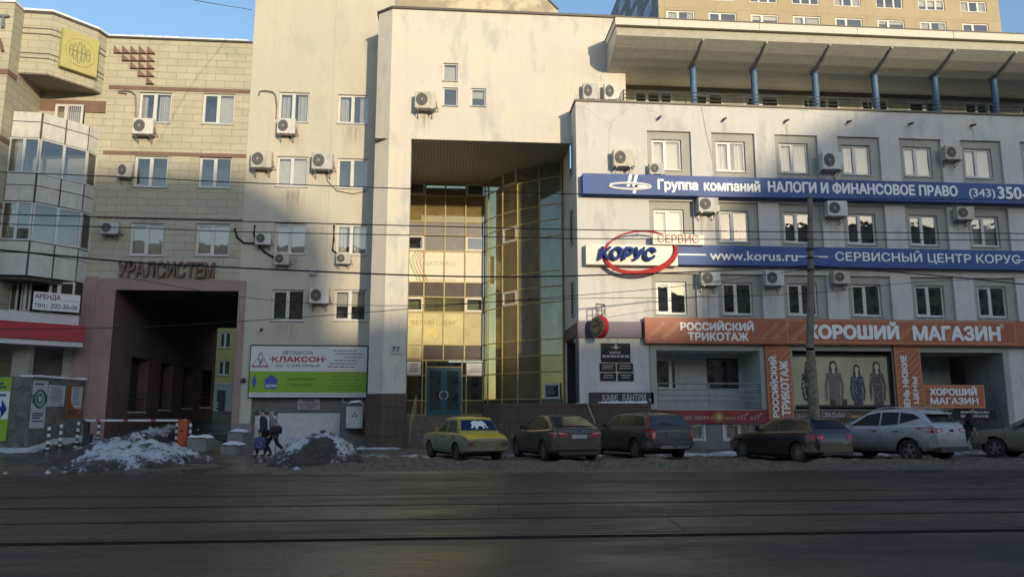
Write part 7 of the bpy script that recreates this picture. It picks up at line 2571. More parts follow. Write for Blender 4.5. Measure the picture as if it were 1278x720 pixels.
def wire(label, pts, Y, r):
    """control pixels -> a smooth span at the depth Y (or one depth per end)"""
    P = []
    Ys = Y if isinstance(Y, tuple) else (Y, Y)
    n = len(pts)
    for i, (x, y) in enumerate(pts):
        yy = Ys[0] + (Ys[1] - Ys[0]) * (x - pts[0][0]) / (pts[-1][0] - pts[0][0])
        P.append(at(x, y, yy))
    out = []
    for i in range(n - 1):
        p0, p1, p2, p3 = P[max(i - 1, 0)], P[i], P[i + 1], P[min(i + 2, n - 1)]
        for s in range(8):
            t = s / 8
            out.append(0.5 * ((2 * p1) + (p2 - p0) * t + (2 * p0 - 5 * p1 + 4 * p2 - p3) * t * t + (3 * p1 - p0 - 3 * p2 + p3) * t ** 3))
    out.append(P[-1])
    mb = MB().tube(out, r, 5)
    return tag(mb.build('overhead_wire', M_WIRE), label, 'wire', 'overhead wires across the street')
wire('uppermost thin wire passing at the foot of the tower opening top', [(-60, 212.5), (150, 221), (300, 228), (460, 234), (640, 240), (760, 243.5), (1000, 247.5), (1340, 250)], 16.0, 0.011)
wire('upper of the two parallel wires below the upper blue sign', [(-60, 266), (150, 271.5), (290, 276), (500, 281.5), (740, 287), (1000, 289.5), (1340, 292)], 15.0, 0.011)
wire('lower of the two parallel wires below the upper blue sign', [(-60, 278), (150, 284), (290, 289), (500, 293.5), (740, 298), (1000, 299), (1340, 300)], 14.0, 0.009)
wire('thick black cable from the left edge to the pole', [(-60, 308), (0, 312), (160, 327), (290, 334), (510, 343.5), (640, 345.5), (760, 343), (900, 338), (1011, 331.5)], (22.0, 30.0), 0.028)
wire('thick black cable falling to the right from the pole', [(1012, 331.5), (1090, 337.5), (1180, 345), (1278, 355), (1340, 362)], (30.0, 27.0), 0.026)
wire('thin cable rising towards the pole across the tower foot', [(-60, 411), (150, 409), (300, 401), (460, 389.5), (560, 381), (740, 367), (850, 357), (1010, 336)], (24.0, 30.0), 0.012)
wire('thin slack cable sagging below the lower blue sign', [(150, 345), (290, 369), (400, 379), (520, 381), (700, 373), (860, 371), (1010, 366), (1150, 352), (1340, 344)], 20.0, 0.008)
wire('thin wire high above the left roof against the sky', [(200, -8), (250, 2), (310, 12), (312, 12.5)], (26.0, 36.6), 0.014)

# ================================================================ cars
def lerp_list(pts, x):
    """pts run from the front (large x) to the rear"""
    if x >= pts[0][0]:
        return pts[0][1]
    for a, b in zip(pts, pts[1:]):
        if a[0] >= x >= b[0]:
            return a[1] + (b[1] - a[1]) * (a[0] - x) / max(1e-6, a[0] - b[0])
    return pts[-1][1]
def smooth_list(pts, n=4):
    """rounder version of a polyline"""
    out = [pts[0]]
    for i in range(len(pts) - 1):
        p0, p1, p2, p3 = [Vector(pts[j]) for j in (max(i - 1, 0), i, i + 1, min(i + 2, len(pts) - 1))]
        for s in range(1, n + 1):
            t = s / n
            q = 0.5 * ((2 * p1) + (p2 - p0) * t + (2 * p0 - 5 * p1 + 4 * p2 - p3) * t * t + (3 * p1 - p0 - 3 * p2 + p3) * t ** 3)
            out.append((q.x, q.y))
    return out

def car_paint(name, col, dirt, dz, amount=0.9, metal=0.3, topclean=True):
    """paint under road dirt that thickens towards the sills"""
    k = NT(name)
    tc = k.n('ShaderNodeTexCoord')
    sp = k.n('ShaderNodeSeparateXYZ')
    k.l(tc.outputs['Object'], sp.inputs[0])
    mp = k.n('ShaderNodeMapping')
    k.l(tc.outputs['Object'], mp.inputs['Vector'])
    n1 = k.noise(mp.outputs[0], 2.6, 6, 0.65)
    n2 = k.noise(mp.outputs[0], 14.0, 4, 0.7)
    h = k.math('ADD', k.math('DIVIDE', sp.outputs[2], dz), k.math('MULTIPLY', k.math('SUBTRACT', n1, 0.5), 0.9))
    f = k.ramp(h, [(0.25, 1.0), (1.0, 0.12)])
    f = k.math('MULTIPLY', f, amount)
    if topclean:
        g = k.n('ShaderNodeNewGeometry')
        sn = k.n('ShaderNodeSeparateXYZ')
        k.l(g.outputs['Normal'], sn.inputs[0])
        f = k.math('MULTIPLY', f, k.ramp(sn.outputs[2], [(0.60, 1.0), (0.92, 0.08)]))
    d = k.mix(n2, tuple(x * 0.7 for x in dirt), tuple(x * 1.25 for x in dirt))
    c = k.mix(f, col, d)
    r = k.math('ADD', 0.28, k.math('MULTIPLY', f, 0.55))
    p = k.bsdf(c, r, 0.0, 0.5)
    k.l(k.math('MULTIPLY', k.math('SUBTRACT', 1.0, f), 0.45), p.inputs['Coat Weight'])
    return k.m
M_CARGLASS = glass('car_glass', (0.10, 0.11, 0.11), 0.10, 0.03, 0.05)
M_TYRE = plain('tyre_rubber', (0.022, 0.021, 0.020), 0.85, dirt=0.5)
M_RIM = plain('dusty_alloy', (0.20, 0.20, 0.195), 0.45, 0.5, dirt=0.5)
M_RIMST = plain('dark_steel_rim', (0.10, 0.095, 0.085), 0.6, 0.3, dirt=0.6)
M_TAIL = plain('red_tail_lamp', (0.36, 0.010, 0.02), 0.2)
k_ = NT('glowing_red_lamp')
p_ = k_.bsdf((0.5, 0.02, 0.03), 0.3)
p_.inputs['Emission Color'].default_value = (1.0, 0.10, 0.16, 1)
p_.inputs['Emission Strength'].default_value = 0.1
M_LITLAMP = k_.m
M_CLEAR = plain('clear_lamp_glass', (0.50, 0.46, 0.46), 0.15)
M_CHROME = plain('dull_chrome', (0.45, 0.45, 0.45), 0.25, 0.9)
M_TRIM = plain('black_plastic_trim', (0.03, 0.03, 0.03), 0.6, dirt=0.4)
M_WELL = plain('wheel_well', (0.010, 0.010, 0.010), 0.95)
M_PLATE = plain('dirty_number_plate', (0.42, 0.42, 0.40), 0.6, dirt=0.4)
M_SEAT = plain('dark_interior', (0.03, 0.03, 0.03), 0.9)

def build_car(s):
    """car with x forward, y left, z up; parts under one Empty"""
    root = thing('parked_car', s['label'], 'car', (0, 0, 0), 'cars parked along the slushy kerb')
    L, W, H = s['L'], s['W'], s['H']
    hw = W / 2
    deck = smooth_list(s['deck'])
    bot = s['bot']
    plan_ = smooth_list(s['plan'])
    roof = smooth_list(s['roof'], 5)
    # ---- lower body
    xs = sorted({round(p[0], 4) for p in deck} | {round(p[0], 4) for p in plan_} | {L / 2 - 0.03, -L / 2 + 0.03}, reverse=True)
    verts, faces = [], []
    ring_n = None
    def section(x):
        zt, zb_, w = lerp_list(deck, x), lerp_list(bot, x), lerp_list(plan_, x) * hw
        h = zt - zb_
        half = [(0, zb_), (0.78 * w, zb_), (0.93 * w, zb_ + 0.04 * h), (0.985 * w, zb_ + 0.16 * h), (w, zb_ + 0.40 * h), (w, zb_ + 0.62 * h), (0.985 * w, zb_ + 0.80 * h),
                (0.955 * w, zt - 0.06 * h), (0.90 * w, zt - 0.01 * h), (0.60 * w, zt + 0.015), (0, zt + 0.022)]
        return half
    def side_y(x, z):
        half = section(x)
        for a, b in zip(half[2:], half[3:]):
            if a[1] <= z <= b[1]:
                return a[0] + (b[0] - a[0]) * (z - a[1]) / max(1e-6, b[1] - a[1])
        return half[7][0]
    for x in xs:
        half = section(x)
        full = half + [(-y, z) for (y, z) in half[-2:0:-1]]
        ring_n = len(full)
        verts += [(x, y, z) for (y, z) in full]
    for i in range(len(xs) - 1):
        for k in range(ring_n):
            faces.append((i * ring_n + k, i * ring_n + (k + 1) % ring_n, (i + 1) * ring_n + (k + 1) % ring_n, (i + 1) * ring_n + k))
    faces.append(tuple(range(ring_n - 1, -1, -1)))
    faces.append(tuple(range((len(xs) - 1) * ring_n, len(xs) * ring_n)))
    body = MB().add(verts, faces).build('body', [s['paint'], M_WELL], root, False, merge=False)
    bm = bmesh.new()
    bm.from_mesh(body.data)
    bmesh.ops.recalc_face_normals(bm, faces=bm.faces)
    bm.to_mesh(body.data)
    bm.free()
    R_ = s['r']
    cut = MB()
    for xw in s['axles']:
        for sg in (-1, 1):
            y0, y1 = sg * (hw - 0.30), sg * (hw + 0.2)
            n = 28
            ra = R_ + s.get('gap', 0.06)
            vs = [(xw + ra * cos(2 * pi * k / n), y, R_ + ra * sin(2 * pi * k / n)) for y in (y0, y1) for k in range(n)]
            cut.add(vs, [(k, (k + 1) % n, (k + 1) % n + n, k + n) for k in range(n)] + [tuple(range(n - 1, -1, -1)), tuple(range(n, 2 * n))])
    co = cut.build('cutter', M_WELL, None, merge=True)
    md = body.modifiers.new('arches', 'BOOLEAN')
    md.object = co
    md.operation = 'DIFFERENCE'
    md.solver = 'EXACT'
    md.material_mode = 'TRANSFER'
    dg = bpy.context.evaluated_depsgraph_get()
    dg.update()
    me = bpy.data.meshes.new_from_object(body.evaluated_get(dg), depsgraph=dg)
    body.modifiers.clear()
    old = body.data
    body.data = me
    bpy.data.meshes.remove(old)
    bpy.data.objects.remove(co)
    me.polygons.foreach_set('use_smooth', [True] * len(me.polygons))
    me.set_sharp_from_angle(angle=rad(28))
    # ---- greenhouse
    belt = s['belt']
    wb, wr = s.get('wb', 0.90) * hw, s.get('wr', 0.70) * hw
    def gw(z):
        return wb + (wr - wb) * (z - belt) / (H - belt)
    verts, faces = [], []
    for (x, zt) in roof:
        base = lerp_list(deck, x) - 0.03
        zt = max(zt, base + 0.002)
        e = min(0.06, (zt - base) * 0.5)
        half = [(gw(base), base), (gw(base + (zt - e - base) * 0.5), base + (zt - e - base) * 0.5), (gw(zt - e), zt - e), (gw(zt) * 0.965, zt - e * 0.25), (gw(zt) * 0.86, zt), (0, zt + 0.02)]
        full = half + [(-y, z) for (y, z) in half[-2::-1]]
        n = len(full)
        verts += [(x, y, z) for (y, z) in full]
    for i in range(len(roof) - 1):
        for k in range(n - 1):
            faces.append((i * n + k, i * n + k + 1, (i + 1) * n + k + 1, (i + 1) * n + k))
    roofm = MB().add(verts, faces).build('roof', s['paint'], root, True, 35, merge=True)
    # ---- windows: side lights, windscreen, rear window
    def side_window(pts, nm='side_window', mat=M_CARGLASS):
        for sg in (1, -1):
            mb = MB()
            vs = [(x, sg * (gw(z) + 0.006), z) for (x, z) in pts] + [(x, sg * (gw(z) - 0.01), z) for (x, z) in pts]
            m_ = len(pts)
            mb.add(vs, [tuple(range(m_)), tuple(range(2 * m_ - 1, m_ - 1, -1))] + [(i, i + m_, (i + 1) % m_ + m_, (i + 1) % m_) for i in range(m_)])
            o = mb.build(nm, mat, root)
    if 'surround' in s:
        pts = s['surround']
        for sg in (1, -1):
            mb = MB()
            pp = [(x, sg * (gw(z) + 0.008), z) for (x, z) in pts]
            mb.tube(pp + [pp[0]], 0.012, 5)
            mb.build('window_trim', s.get('trimmat', M_CHROME), root)
    M_SD = s.get('sideglass', M_CARDARK)
    for w in s['windows']:
        side_window(w, mat=M_SD)
    def screen(a, b, nm, mat, fa=0.90, fb=0.90):
        (xa, za), (xb, zb_) = a, b
        d = Vector((xb - xa, 0, zb_ - za)).normalized()
        nrm = Vector((-d.z, 0, d.x))
        if nrm.z < 0:
            nrm = -nrm
        vs = []
        N_ = 6
        for (x, z, f) in ((xa, za, fa), (xb, zb_, fb)):
            for k in range(N_ + 1):
                u = -1 + 2 * k / N_
                off = 0.012 + 0.025 * (1 - u * u)
                vs.append((x + nrm.x * off, u * gw(z) * f, z + nrm.z * off))
        return MB().add(vs, [(k, k + 1, N_ + 2 + k, N_ + 1 + k) for k in range(N_)]).build(nm, mat, root, True)
    screen(*s['front_screen'], 'windscreen', M_CARDARK)
    rw = screen(*s['rear_screen'], 'rear_window', s.get('rearglass', M_CARDARK), *s.get('rear_f', (0.9, 0.88)))
    # ---- wheels
    for xw in s['axles']:
        for sg in (1, -1):
            yo_ = sg * (hw - 0.02)
            tw = 0.20
            mb = MB()
            prof_ = [(R_ * 0.62, -tw), (R_ * 0.93, -tw), (R_, -tw + 0.03), (R_, -0.03), (R_ * 0.93, 0.0), (R_ * 0.66, 0.0), (R_ * 0.62, -0.02), (R_ * 0.62, -0.10)]
            mb.lathe([(r_2, sg * h_) for (r_2, h_) in prof_], (xw, yo_, R_), 'Y', 26)
            whl = mb.build('wheel', M_TYRE, root, True, 40)
            mb = MB()
            mb.lathe([(R_ * 0.62, sg * -0.02), (R_ * 0.57, sg * -0.015), (R_ * 0.55, sg * -0.06)], (xw, yo_, R_), 'Y', 26)
            mb.lathe([(0.001, sg * -0.085), (R_ * 0.60, sg * -0.085)], (xw, yo_, R_), 'Y', 20, 1)
            ns = s.get('spokes', 5)
            for k in range(ns):
                t = 2 * pi * k / ns + 0.3
                ct, st = cos(t), sin(t)
                hw_s = s.get('spoke_w', 0.035)
                vs = []
                for (rr_, w2, dep) in ((0.03, hw_s * 1.1, -0.02), (R_ * 0.58, hw_s, -0.03)):
                    for q in (-1, 1):
                        vs.append((xw + ct * rr_ - st * w2 * q, yo_ + sg * dep, R_ + st * rr_ + ct * w2 * q))
                        vs.append((xw + ct * rr_ - st * w2 * q, yo_ + sg * (dep - 0.035), R_ + st * rr_ + ct * w2 * q))
                mb.add(vs, [(0, 2, 6, 4), (0, 4, 5, 1), (2, 3, 7, 6), (4, 6, 7, 5)])
            mb.lathe([(0.001, sg * -0.005), (R_ * 0.17, sg * -0.012), (R_ * 0.2, sg * -0.05)], (xw, yo_, R_), 'Y', 14)
            mb.build('rim', [s.get('rim', M_RIM), M_WELL], whl)
    # ---- seams, handles, mirrors
    mb = MB()
    for x in s['doors']:
        zs_2 = [lerp_list(bot, x) + 0.10 + (belt - 0.03 - lerp_list(bot, x) - 0.10) * t / 8 for t in range(9)]
        for sg in (1, -1):
            mb.tube([(x, sg * (side_y(x, z) - 0.003), z) for z in zs_2], 0.007, 4)
    for sg in (1, -1):
        xs2 = [s['doors'][0] + (s['doors'][-1] - s['doors'][0]) * t / 10 for t in range(11)]
        mb.tube([(x, sg * (side_y(x, lerp_list(bot, x) + 0.10) - 0.003), lerp_list(bot, x) + 0.10) for x in xs2], 0.007, 4)
    mb.build('door_seams', M_WELL, root)
    for x in s['handles']:
        for sg in (1, -1):
            z = belt - 0.12
            y = side_y(x, z)
            MB().box(x - 0.09, x + 0.09, min(sg * (y - 0.02), sg * (y + 0.022)), max(sg * (y - 0.02), sg * (y + 0.022)), z - 0.015, z + 0.015).build('door_handle', s.get('handlemat', M_TRIM), root)
    xm_, zm_ = s['mirror']
    for sg in (1, -1):
        mb = MB()
        y = gw(zm_)
        vs = [(xm_, y, zm_ - 0.02), (xm_ - 0.05, y + 0.20, zm_ - 0.02), (xm_ - 0.05, y + 0.20, zm_ + 0.13), (xm_, y + 0.03, zm_ + 0.13),
              (xm_ + 0.10, y + 0.01, zm_ - 0.0), (xm_ + 0.06, y + 0.17, zm_ + 0.0), (xm_ + 0.04, y + 0.17, zm_ + 0.11), (xm_ + 0.07, y + 0.05, zm_ + 0.11)]
        vs = [(a, b * sg, c) for a, b, c in vs]
        mb.add(vs, [(0, 1, 2, 3), (4, 7, 6, 5), (0, 4, 5, 1), (1, 5, 6, 2), (2, 6, 7, 3), (3, 7, 4, 0)])
        mb.build('mirror', s.get('mirrormat', s['paint']), root)
    # ---- rear: lamps, bumper, plate; front lamps
    bms = bmesh.new()
    bms.from_mesh(body.data)
    bms.from_mesh(roofm.data)
    tree = BVHTree.FromBMesh(bms)
    bms.free()
    def tail_x(y, z):
        h = tree.ray_cast(Vector((-L / 2 - 1, y, z)), Vector((1, 0, 0)))[0]
        return h.x if h is not None and h.x < -L / 2 + 0.6 else -L / 2 + 0.45
    def flank_y(x, z):
        h = tree.ray_cast(Vector((x, hw + 1, z)), Vector((0, -1, 0)))[0]
        return h.y if h is not None and h.y > hw * 0.5 else hw * 0.8
    xr_ = -L / 2
    for sg in (1, -1):
        for (nm, poly, mat) in s['lamps_rear']:
            if nm == 'lit_lamp' and sg < 0:
                continue
            # poly: list of (y fraction, z) on the tail face; extruded into a shallow block
            mb = MB()
            poly = densify(poly)
            vs0 = [(tail_x(y * hw, z) - 0.016, sg * y * hw, z) for (y, z) in poly]
            vs1 = [(x + 0.06, y, z) for (x, y, z) in vs0]
            m_ = len(poly)
            mb.add(vs0 + vs1, [tuple(range(m_)), tuple(range(2 * m_ - 1, m_ - 1, -1))] + [(i, i + m_, (i + 1) % m_ + m_, (i + 1) % m_) for i in range(m_)])
            mb.build(nm, mat, root)
        for (nm, poly, mat) in s.get('lamps_side', []):
            mb = MB()
            poly = densify(poly)
            vs0 = [(x, sg * (flank_y(x, z) + 0.014), z) for (x, z) in poly]
            vs1 = [(x, y - sg * 0.05, z) for (x, y, z) in vs0]
            m_ = len(poly)
            mb.add(vs0 + vs1, [tuple(range(m_)), tuple(range(2 * m_ - 1, m_ - 1, -1))] + [(i, i + m_, (i + 1) % m_ + m_, (i + 1) % m_) for i in range(m_)])
            mb.build(nm, mat, root)
    zb1, zb2 = s['bumper']
    w_e = lerp_list(plan_, xr_ + 0.02) * hw
    w_s = lerp_list(plan_, xr_ + 0.35) * hw
    mb = MB()
    po = s.get('bumper_out', 0.05)
    out = [(xr_ + 0.55, -w_s - 0.012), (xr_ + 0.22, -w_s * 0.99 - 0.014), (xr_ + 0.02, -w_e * 0.98), (xr_ - po, -w_e * 0.80), (xr_ - po - 0.03, 0), (xr_ - po, w_e * 0.80), (xr_ + 0.02, w_e * 0.98), (xr_ + 0.22, w_s * 0.99 + 0.014), (xr_ + 0.55, w_s + 0.012)]
    if s.get('bumper_short'):
        out = out[1:-1]
    inn = [(x + 0.10, y * 0.93) for (x, y) in out][::-1]
    mb.plan(out + inn, zb1, zb2)
    mb.build('rear_bumper', s.get('bumpermat', s['paint']), root, True, 30)
    mb = MB()
    outf = [(-x, y) for (x, y) in out]
    mb.plan((outf + [(x - 0.10, y * 0.93) for (x, y) in outf][::-1])[::-1], zb1, zb2)
    mb.build('front_bumper', s.get('bumpermat', s['paint']), root, True, 30)
    px_0, pz_0, pw_0 = s['plate']
    mb = MB()
    xp = tail_x(0, pz_0 + 0.06) if not s.get('on_bumper') else xr_ - po - 0.03
    mb.box(xp - 0.018, xp + 0.05, -pw_0 / 2, pw_0 / 2, pz_0, pz_0 + 0.115)
    mb.build('number_plate', s.get('platemat', M_PLATE), root)
    for sg in (1, -1):
        mb = MB()
        zl0 = s['headlamp']
        w0 = lerp_list(plan_, L / 2 - 0.1) * hw
        mb.plan([(L / 2 - 0.03, sg * w0 * 0.55), (L / 2 - 0.06, sg * w0 * 0.86), (L / 2 - 0.34, sg * (lerp_list(plan_, L / 2 - 0.34) * hw + 0.008)), (L / 2 - 0.40, sg * w0 * 0.6)][::sg], zl0, zl0 + 0.15)
        mb.build('headlamp', M_CLEAR, root)
    mb = MB()
    mb.box(-L / 2 + 0.4, L / 2 - 0.4, -hw * 0.72, hw * 0.72, lerp_list(bot, 0) - 0.07, lerp_list(bot, 0) + 0.03)
    mb.build('underbody', M_WELL, root)
    if 'extra' in s:
        s['extra'](root, s, dict(side_y=side_y, gw=gw, deck=deck, roof=roof, rw=rw, hw=hw, xr=xr_))
    return root
def densify(poly, n=3):
    out = []
    for a, b in zip(poly, poly[1:] + poly[:1]):
        out += [(a[0] + (b[0] - a[0]) * t / n, a[1] + (b[1] - a[1]) * t / n) for t in range(n)]
    return out
M_CARDARK = None
k_ = NT('tinted_car_glass')
k_.bsdf((0.012, 0.013, 0.014), 0.12, 0, 0.25)
M_CARDARK = k_.m
k_ = NT('olive_reflecting_glass')
k_.bsdf((0.022, 0.021, 0.015), 0.10, 0, 0.6)
M_CAROLIVE = k_.m
k_ = NT('navy_window_film')
k_.bsdf((0.010, 0.014, 0.07), 0.25, 0, 0.4)
M_NAVYFILM = k_.m
DIRT = (0.105, 0.092, 0.070)

def lada_extra(root, s, g_):
    # white lion on the navy rear window film, a sill strip and the towed-up tail panel
    (xa, za), (xb, zb_) = s['rear_screen']
    d = Vector((xb - xa, 0, zb_ - za))
    nrm = Vector((-d.z, 0, d.x)).normalized()
    if nrm.z < 0:
        nrm = -nrm
    outline_ = [(-.30, .30), (-.26, .42), (-.30, .56), (-.20, .70), (-.06, .74), (.05, .68), (.20, .72), (.32, .62), (.38, .48), (.40, .30), (.46, .20), (.40, .17), (.34, .30), (.33, .44), (.28, .36),
                (.30, .18), (.20, .14), (.20, .30), (.10, .34), (.0, .30), (-.02, .16), (-.14, .14), (-.12, .30), (-.16, .38), (-.20, .24), (-.30, .18), (-.36, .24)]
    vs = [Vector((xa, 0, za)) + d * v + Vector((0, -u * 0.80 + 0.03, 0)) + nrm * 0.048 for (u, v) in [(a, 0.5 + (b - 0.45) * 1.35) for a, b in outline_]]
    MB().add(vs, [tuple(range(len(vs)))]).build('lion_sticker', M_LETWHITE, g_['rw'])
    mb = MB()
    mb.box(-s['L'] / 2 - 0.004, -s['L'] / 2 + 0.06, -0.66, 0.66, 0.49, 0.645)
    mb.build('tail_panel', plain('tan_tail_panel', (0.20, 0.15, 0.075), 0.7, dirt=0.4), root)
def roofrails(root, s, g_):
    for sg in (1, -1):
        pts = []
        for i in range(9):
            x = s['rail'][0] + (s['rail'][1] - s['rail'][0]) * i / 8
            z = lerp_list(g_['roof'], x)
            pts.append((x, sg * g_['gw'](z) * 0.90, z + (0.055 if 0 < i < 8 else 0.0)))
        mb = MB().tube(pts, 0.022, 6)
        mb.build('roof_rail', s.get('railmat', M_TRIM), root)
def volvo_extra(root, s, g_):
    roofrails(root, s, g_)
    (xa, za), (xb, zb_) = s['rear_screen']
    mb = MB()
    mb.tube([(xa - 0.03, 0.0, za + 0.04), (xa - 0.02, 0.42, za + 0.10)], 0.014, 5)
    mb.build('wiper', M_TRIM, root)
    xr = g_['xr']
    mb = MB()
    mb.box(xr - 0.075, xr - 0.02, -0.55, 0.55, 0.40, 0.50)
    mb.build('skid_plate', M_CHROME, root)
    MB().box(xr - 0.075, xr - 0.0, -0.78, 0.78, 0.52, 0.56).build('bumper_strip', M_TRIM, root)
def kuga_extra(root, s, g_):
    roofrails(root, s, g_)
    mb = MB()
    xr = g_['xr']
    MB().box(xr - 0.06, xr + 0.3, -0.70, 0.70, 0.36, 0.52).build('lower_valance', M_TRIM, root)
    mb.lathe([(0.05, -0.012), (0.001, -0.016)], (xr + 0.02, 0, 0), 'X', 16)
    mb.v = [(x, y * 2.0, z * 0.9 + 1.02) for (x, y, z) in mb.v]
    mb.build('oval_badge', M_KBLUE, root)
    zt = lerp_list(g_['roof'], s['spoiler'])
    MB().box(s['spoiler'] - 0.20, s['spoiler'] + 0.1, -0.60, 0.60, zt - 0.03, zt + 0.015).build('spoiler', s['paint'], root)
def bmw_extra(root, s, g_):
    zt = lerp_list(g_['roof'], s['spoiler'])
    MB().box(s['spoiler'] - 0.14, s['spoiler'] + 0.1, -0.52, 0.52, zt - 0.03, zt + 0.012).build('spoiler', s['paint'], root)
    xr = g_['xr']
    MB().box(xr - 0.055, xr + 0.2, -0.60, 0.60, 0.27, 0.38).build('lower_valance', M_TRIM, root)
def mondeo_extra(root, s, g_):
    xr = g_['xr']
    MB().box(xr - 0.02, xr + 0.06, -0.36, 0.36, 0.93, 0.955).build('boot_strip', M_CHROME, root)
    MB().box(xr - 0.06, xr + 0.2, -0.70, 0.70, 0.24, 0.36).build('lower_valance', M_TRIM, root)
    mb = MB()
    mb.lathe([(0.035, -0.012), (0.001, -0.016)], (xr + 0.03, 0, 0), 'X', 14)
    mb.v = [(x, y * 1.9, z + 0.99) for (x, y, z) in mb.v]
    mb.build('oval_badge', M_KBLUE, root)

def place(car, axle_x, track_half, px, py, alpha, sg=1):
    """put the ground contact of one wheel (sg=1 left) under a pixel"""
    d = ray(px, py)
    zg = 0.05
    P = CAM_LOC + d * ((zg - CAM_LOC.z) / d.z)
    th = pi / 2 + alpha
    R2 = Matrix.Rotation(th, 3, 'Z')
    off = R2 @ Vector((axle_x, sg * track_half, 0))
    car.location = (P.x - off.x, P.y - off.y, zg - 0.01)
    car.rotation_euler = (0, 0, th)

lada = dict(label='old yellow saloon under grey dirt with a white lion on its navy rear window', L=4.08, W=1.61, H=1.43, r=0.295, axles=(1.27, -1.15), belt=0.90, gap=0.05,
    deck=[(2.04, 0.70), (1.98, 0.80), (1.85, 0.85), (0.75, 0.91), (0.0, 0.90), (-1.36, 0.90), (-1.75, 0.845), (-1.97, 0.745), (-2.02, 0.70), (-2.04, 0.64)],
    bot=[(2.04, 0.42), (1.9, 0.28), (1.0, 0.24), (-1.5, 0.24), (-1.9, 0.30), (-2.04, 0.42)],
    plan=[(2.04, 0.90), (1.9, 0.96), (1.0, 1.0), (-1.2, 1.0), (-1.9, 0.94), (-2.04, 0.90)],
    roof=[(0.80, 0.90), (0.72, 0.93), (0.22, 1.345), (0.05, 1.40), (-0.45, 1.43), (-0.85, 1.405), (-1.02, 1.36), (-1.36, 0.95), (-1.42, 0.90)],
    wb=0.90, wr=0.72, windows=[[(0.52, 0.94), (0.16, 1.30), (-0.18, 1.34), (-0.18, 0.94)], [(-0.25, 0.94), (-0.25, 1.34), (-0.80, 1.33), (-0.92, 1.26), (-1.06, 0.94)]],
    sideglass=M_CAROLIVE, front_screen=((0.66, 0.97), (0.26, 1.32)), rear_screen=((-1.32, 0.99), (-1.06, 1.32)), rear_f=(0.94, 0.93), rearglass=M_NAVYFILM,
    doors=(0.72, -0.215, -1.12), handles=(-0.05, -0.95), mirror=(0.50, 0.95), bumper=(0.36, 0.47), bumper_short=True, bumper_out=0.05, bumpermat=plain('rusty_chrome_bumper', (0.22, 0.18, 0.11), 0.6, dirt=0.6),
    lamps_rear=[('tail_lamp', [(0.62, 0.50), (0.88, 0.50), (0.88, 0.64), (0.62, 0.64)], plain('dusty_tail_lamp', (0.13, 0.045, 0.025), 0.5, dirt=0.5))],
    tail=[(0.0, 0.60), (0.0, 0.80), (0.1, 0.88)], tail_round=0.03, plate=(-0.005, 0.50, 0.5), platemat=plain('plate_under_dirt', (0.21, 0.175, 0.11), 0.8, dirt=0.3), headlamp=0.66, spokes=8, spoke_w=0.03, rim=M_RIMST,
    paint=car_paint('yellow_dirty_paint', (0.66, 0.48, 0.008), (0.20, 0.178, 0.135), 2.2, 1.0, topclean=True), extra=lada_extra)
mondeo = dict(label='dark grey hatchback with red and clear tail lamps beside the yellow car', L=4.76, W=1.86, H=1.49, r=0.335, axles=(1.46, -1.39), belt=0.99, gap=0.055,
    deck=[(2.38, 0.62), (2.30, 0.74), (1.9, 0.86), (0.95, 0.99), (0.0, 0.99), (-1.6, 1.04), (-2.2, 1.075), (-2.33, 1.03), (-2.36, 0.9), (-2.38, 0.75)],
    bot=[(2.38, 0.40), (2.2, 0.25), (1.0, 0.23), (-1.6, 0.24), (-2.2, 0.29), (-2.38, 0.42)],
    plan=[(2.38, 0.70), (2.15, 0.90), (1.4, 0.99), (-1.4, 1.0), (-2.1, 0.93), (-2.33, 0.82), (-2.38, 0.76)],
    roof=[(1.18, 0.96), (1.02, 1.02), (0.15, 1.41), (-0.10, 1.46), (-0.55, 1.49), (-1.0, 1.465), (-1.45, 1.36), (-2.05, 1.10), (-2.18, 1.05)],
    wb=0.90, wr=0.66, windows=[[(0.72, 1.04), (0.20, 1.33), (-0.30, 1.41), (-0.30, 1.04)], [(-0.36, 1.04), (-0.36, 1.41), (-0.80, 1.40), (-1.05, 1.34), (-1.10, 1.05)], [(-1.15, 1.06), (-1.12, 1.31), (-1.42, 1.20), (-1.50, 1.10)]],
    surround=[(0.80, 1.02), (0.20, 1.36), (-0.35, 1.44), (-0.85, 1.43), (-1.2, 1.33), (-1.60, 1.11), (-1.3, 1.04)], trimmat=M_TRIM, sideglass=M_CAROLIVE,
    front_screen=((0.98, 1.05), (0.22, 1.39)), rear_screen=((-2.02, 1.12), (-1.28, 1.415)), rear_f=(0.84, 0.86),
    doors=(0.95, -0.33, -1.28), handles=(-0.15, -1.08), mirror=(0.68, 1.02), bumper=(0.40, 0.66), bumper_out=0.03,
    lamps_rear=[('tail_lamp', [(0.44, 0.80), (0.74, 0.78), (0.76, 0.99), (0.62, 0.99), (0.44, 0.93)], M_TAIL), ('lamp_lens', [(0.46, 0.895), (0.75, 0.90), (0.75, 0.945), (0.46, 0.918)], M_CLEAR)],
    lamps_side=[('tail_lamp', [(-2.31, 0.79), (-2.0, 0.88), (-1.90, 0.96), (-2.30, 0.99)], M_TAIL), ('lamp_lens', [(-2.31, 0.90), (-1.99, 0.92), (-1.95, 0.945), (-2.31, 0.945)], M_CLEAR)],
    tail=[(0.0, 0.6), (0.0, 0.78), (0.03, 0.92), (0.08, 1.03)], tail_round=0.20, plate=(-0.01, 0.76, 0.52), headlamp=0.64, spokes=10, spoke_w=0.022,
    paint=car_paint('charcoal_dirty_paint', (0.030, 0.031, 0.033), DIRT, 1.0, 0.62), extra=mondeo_extra)
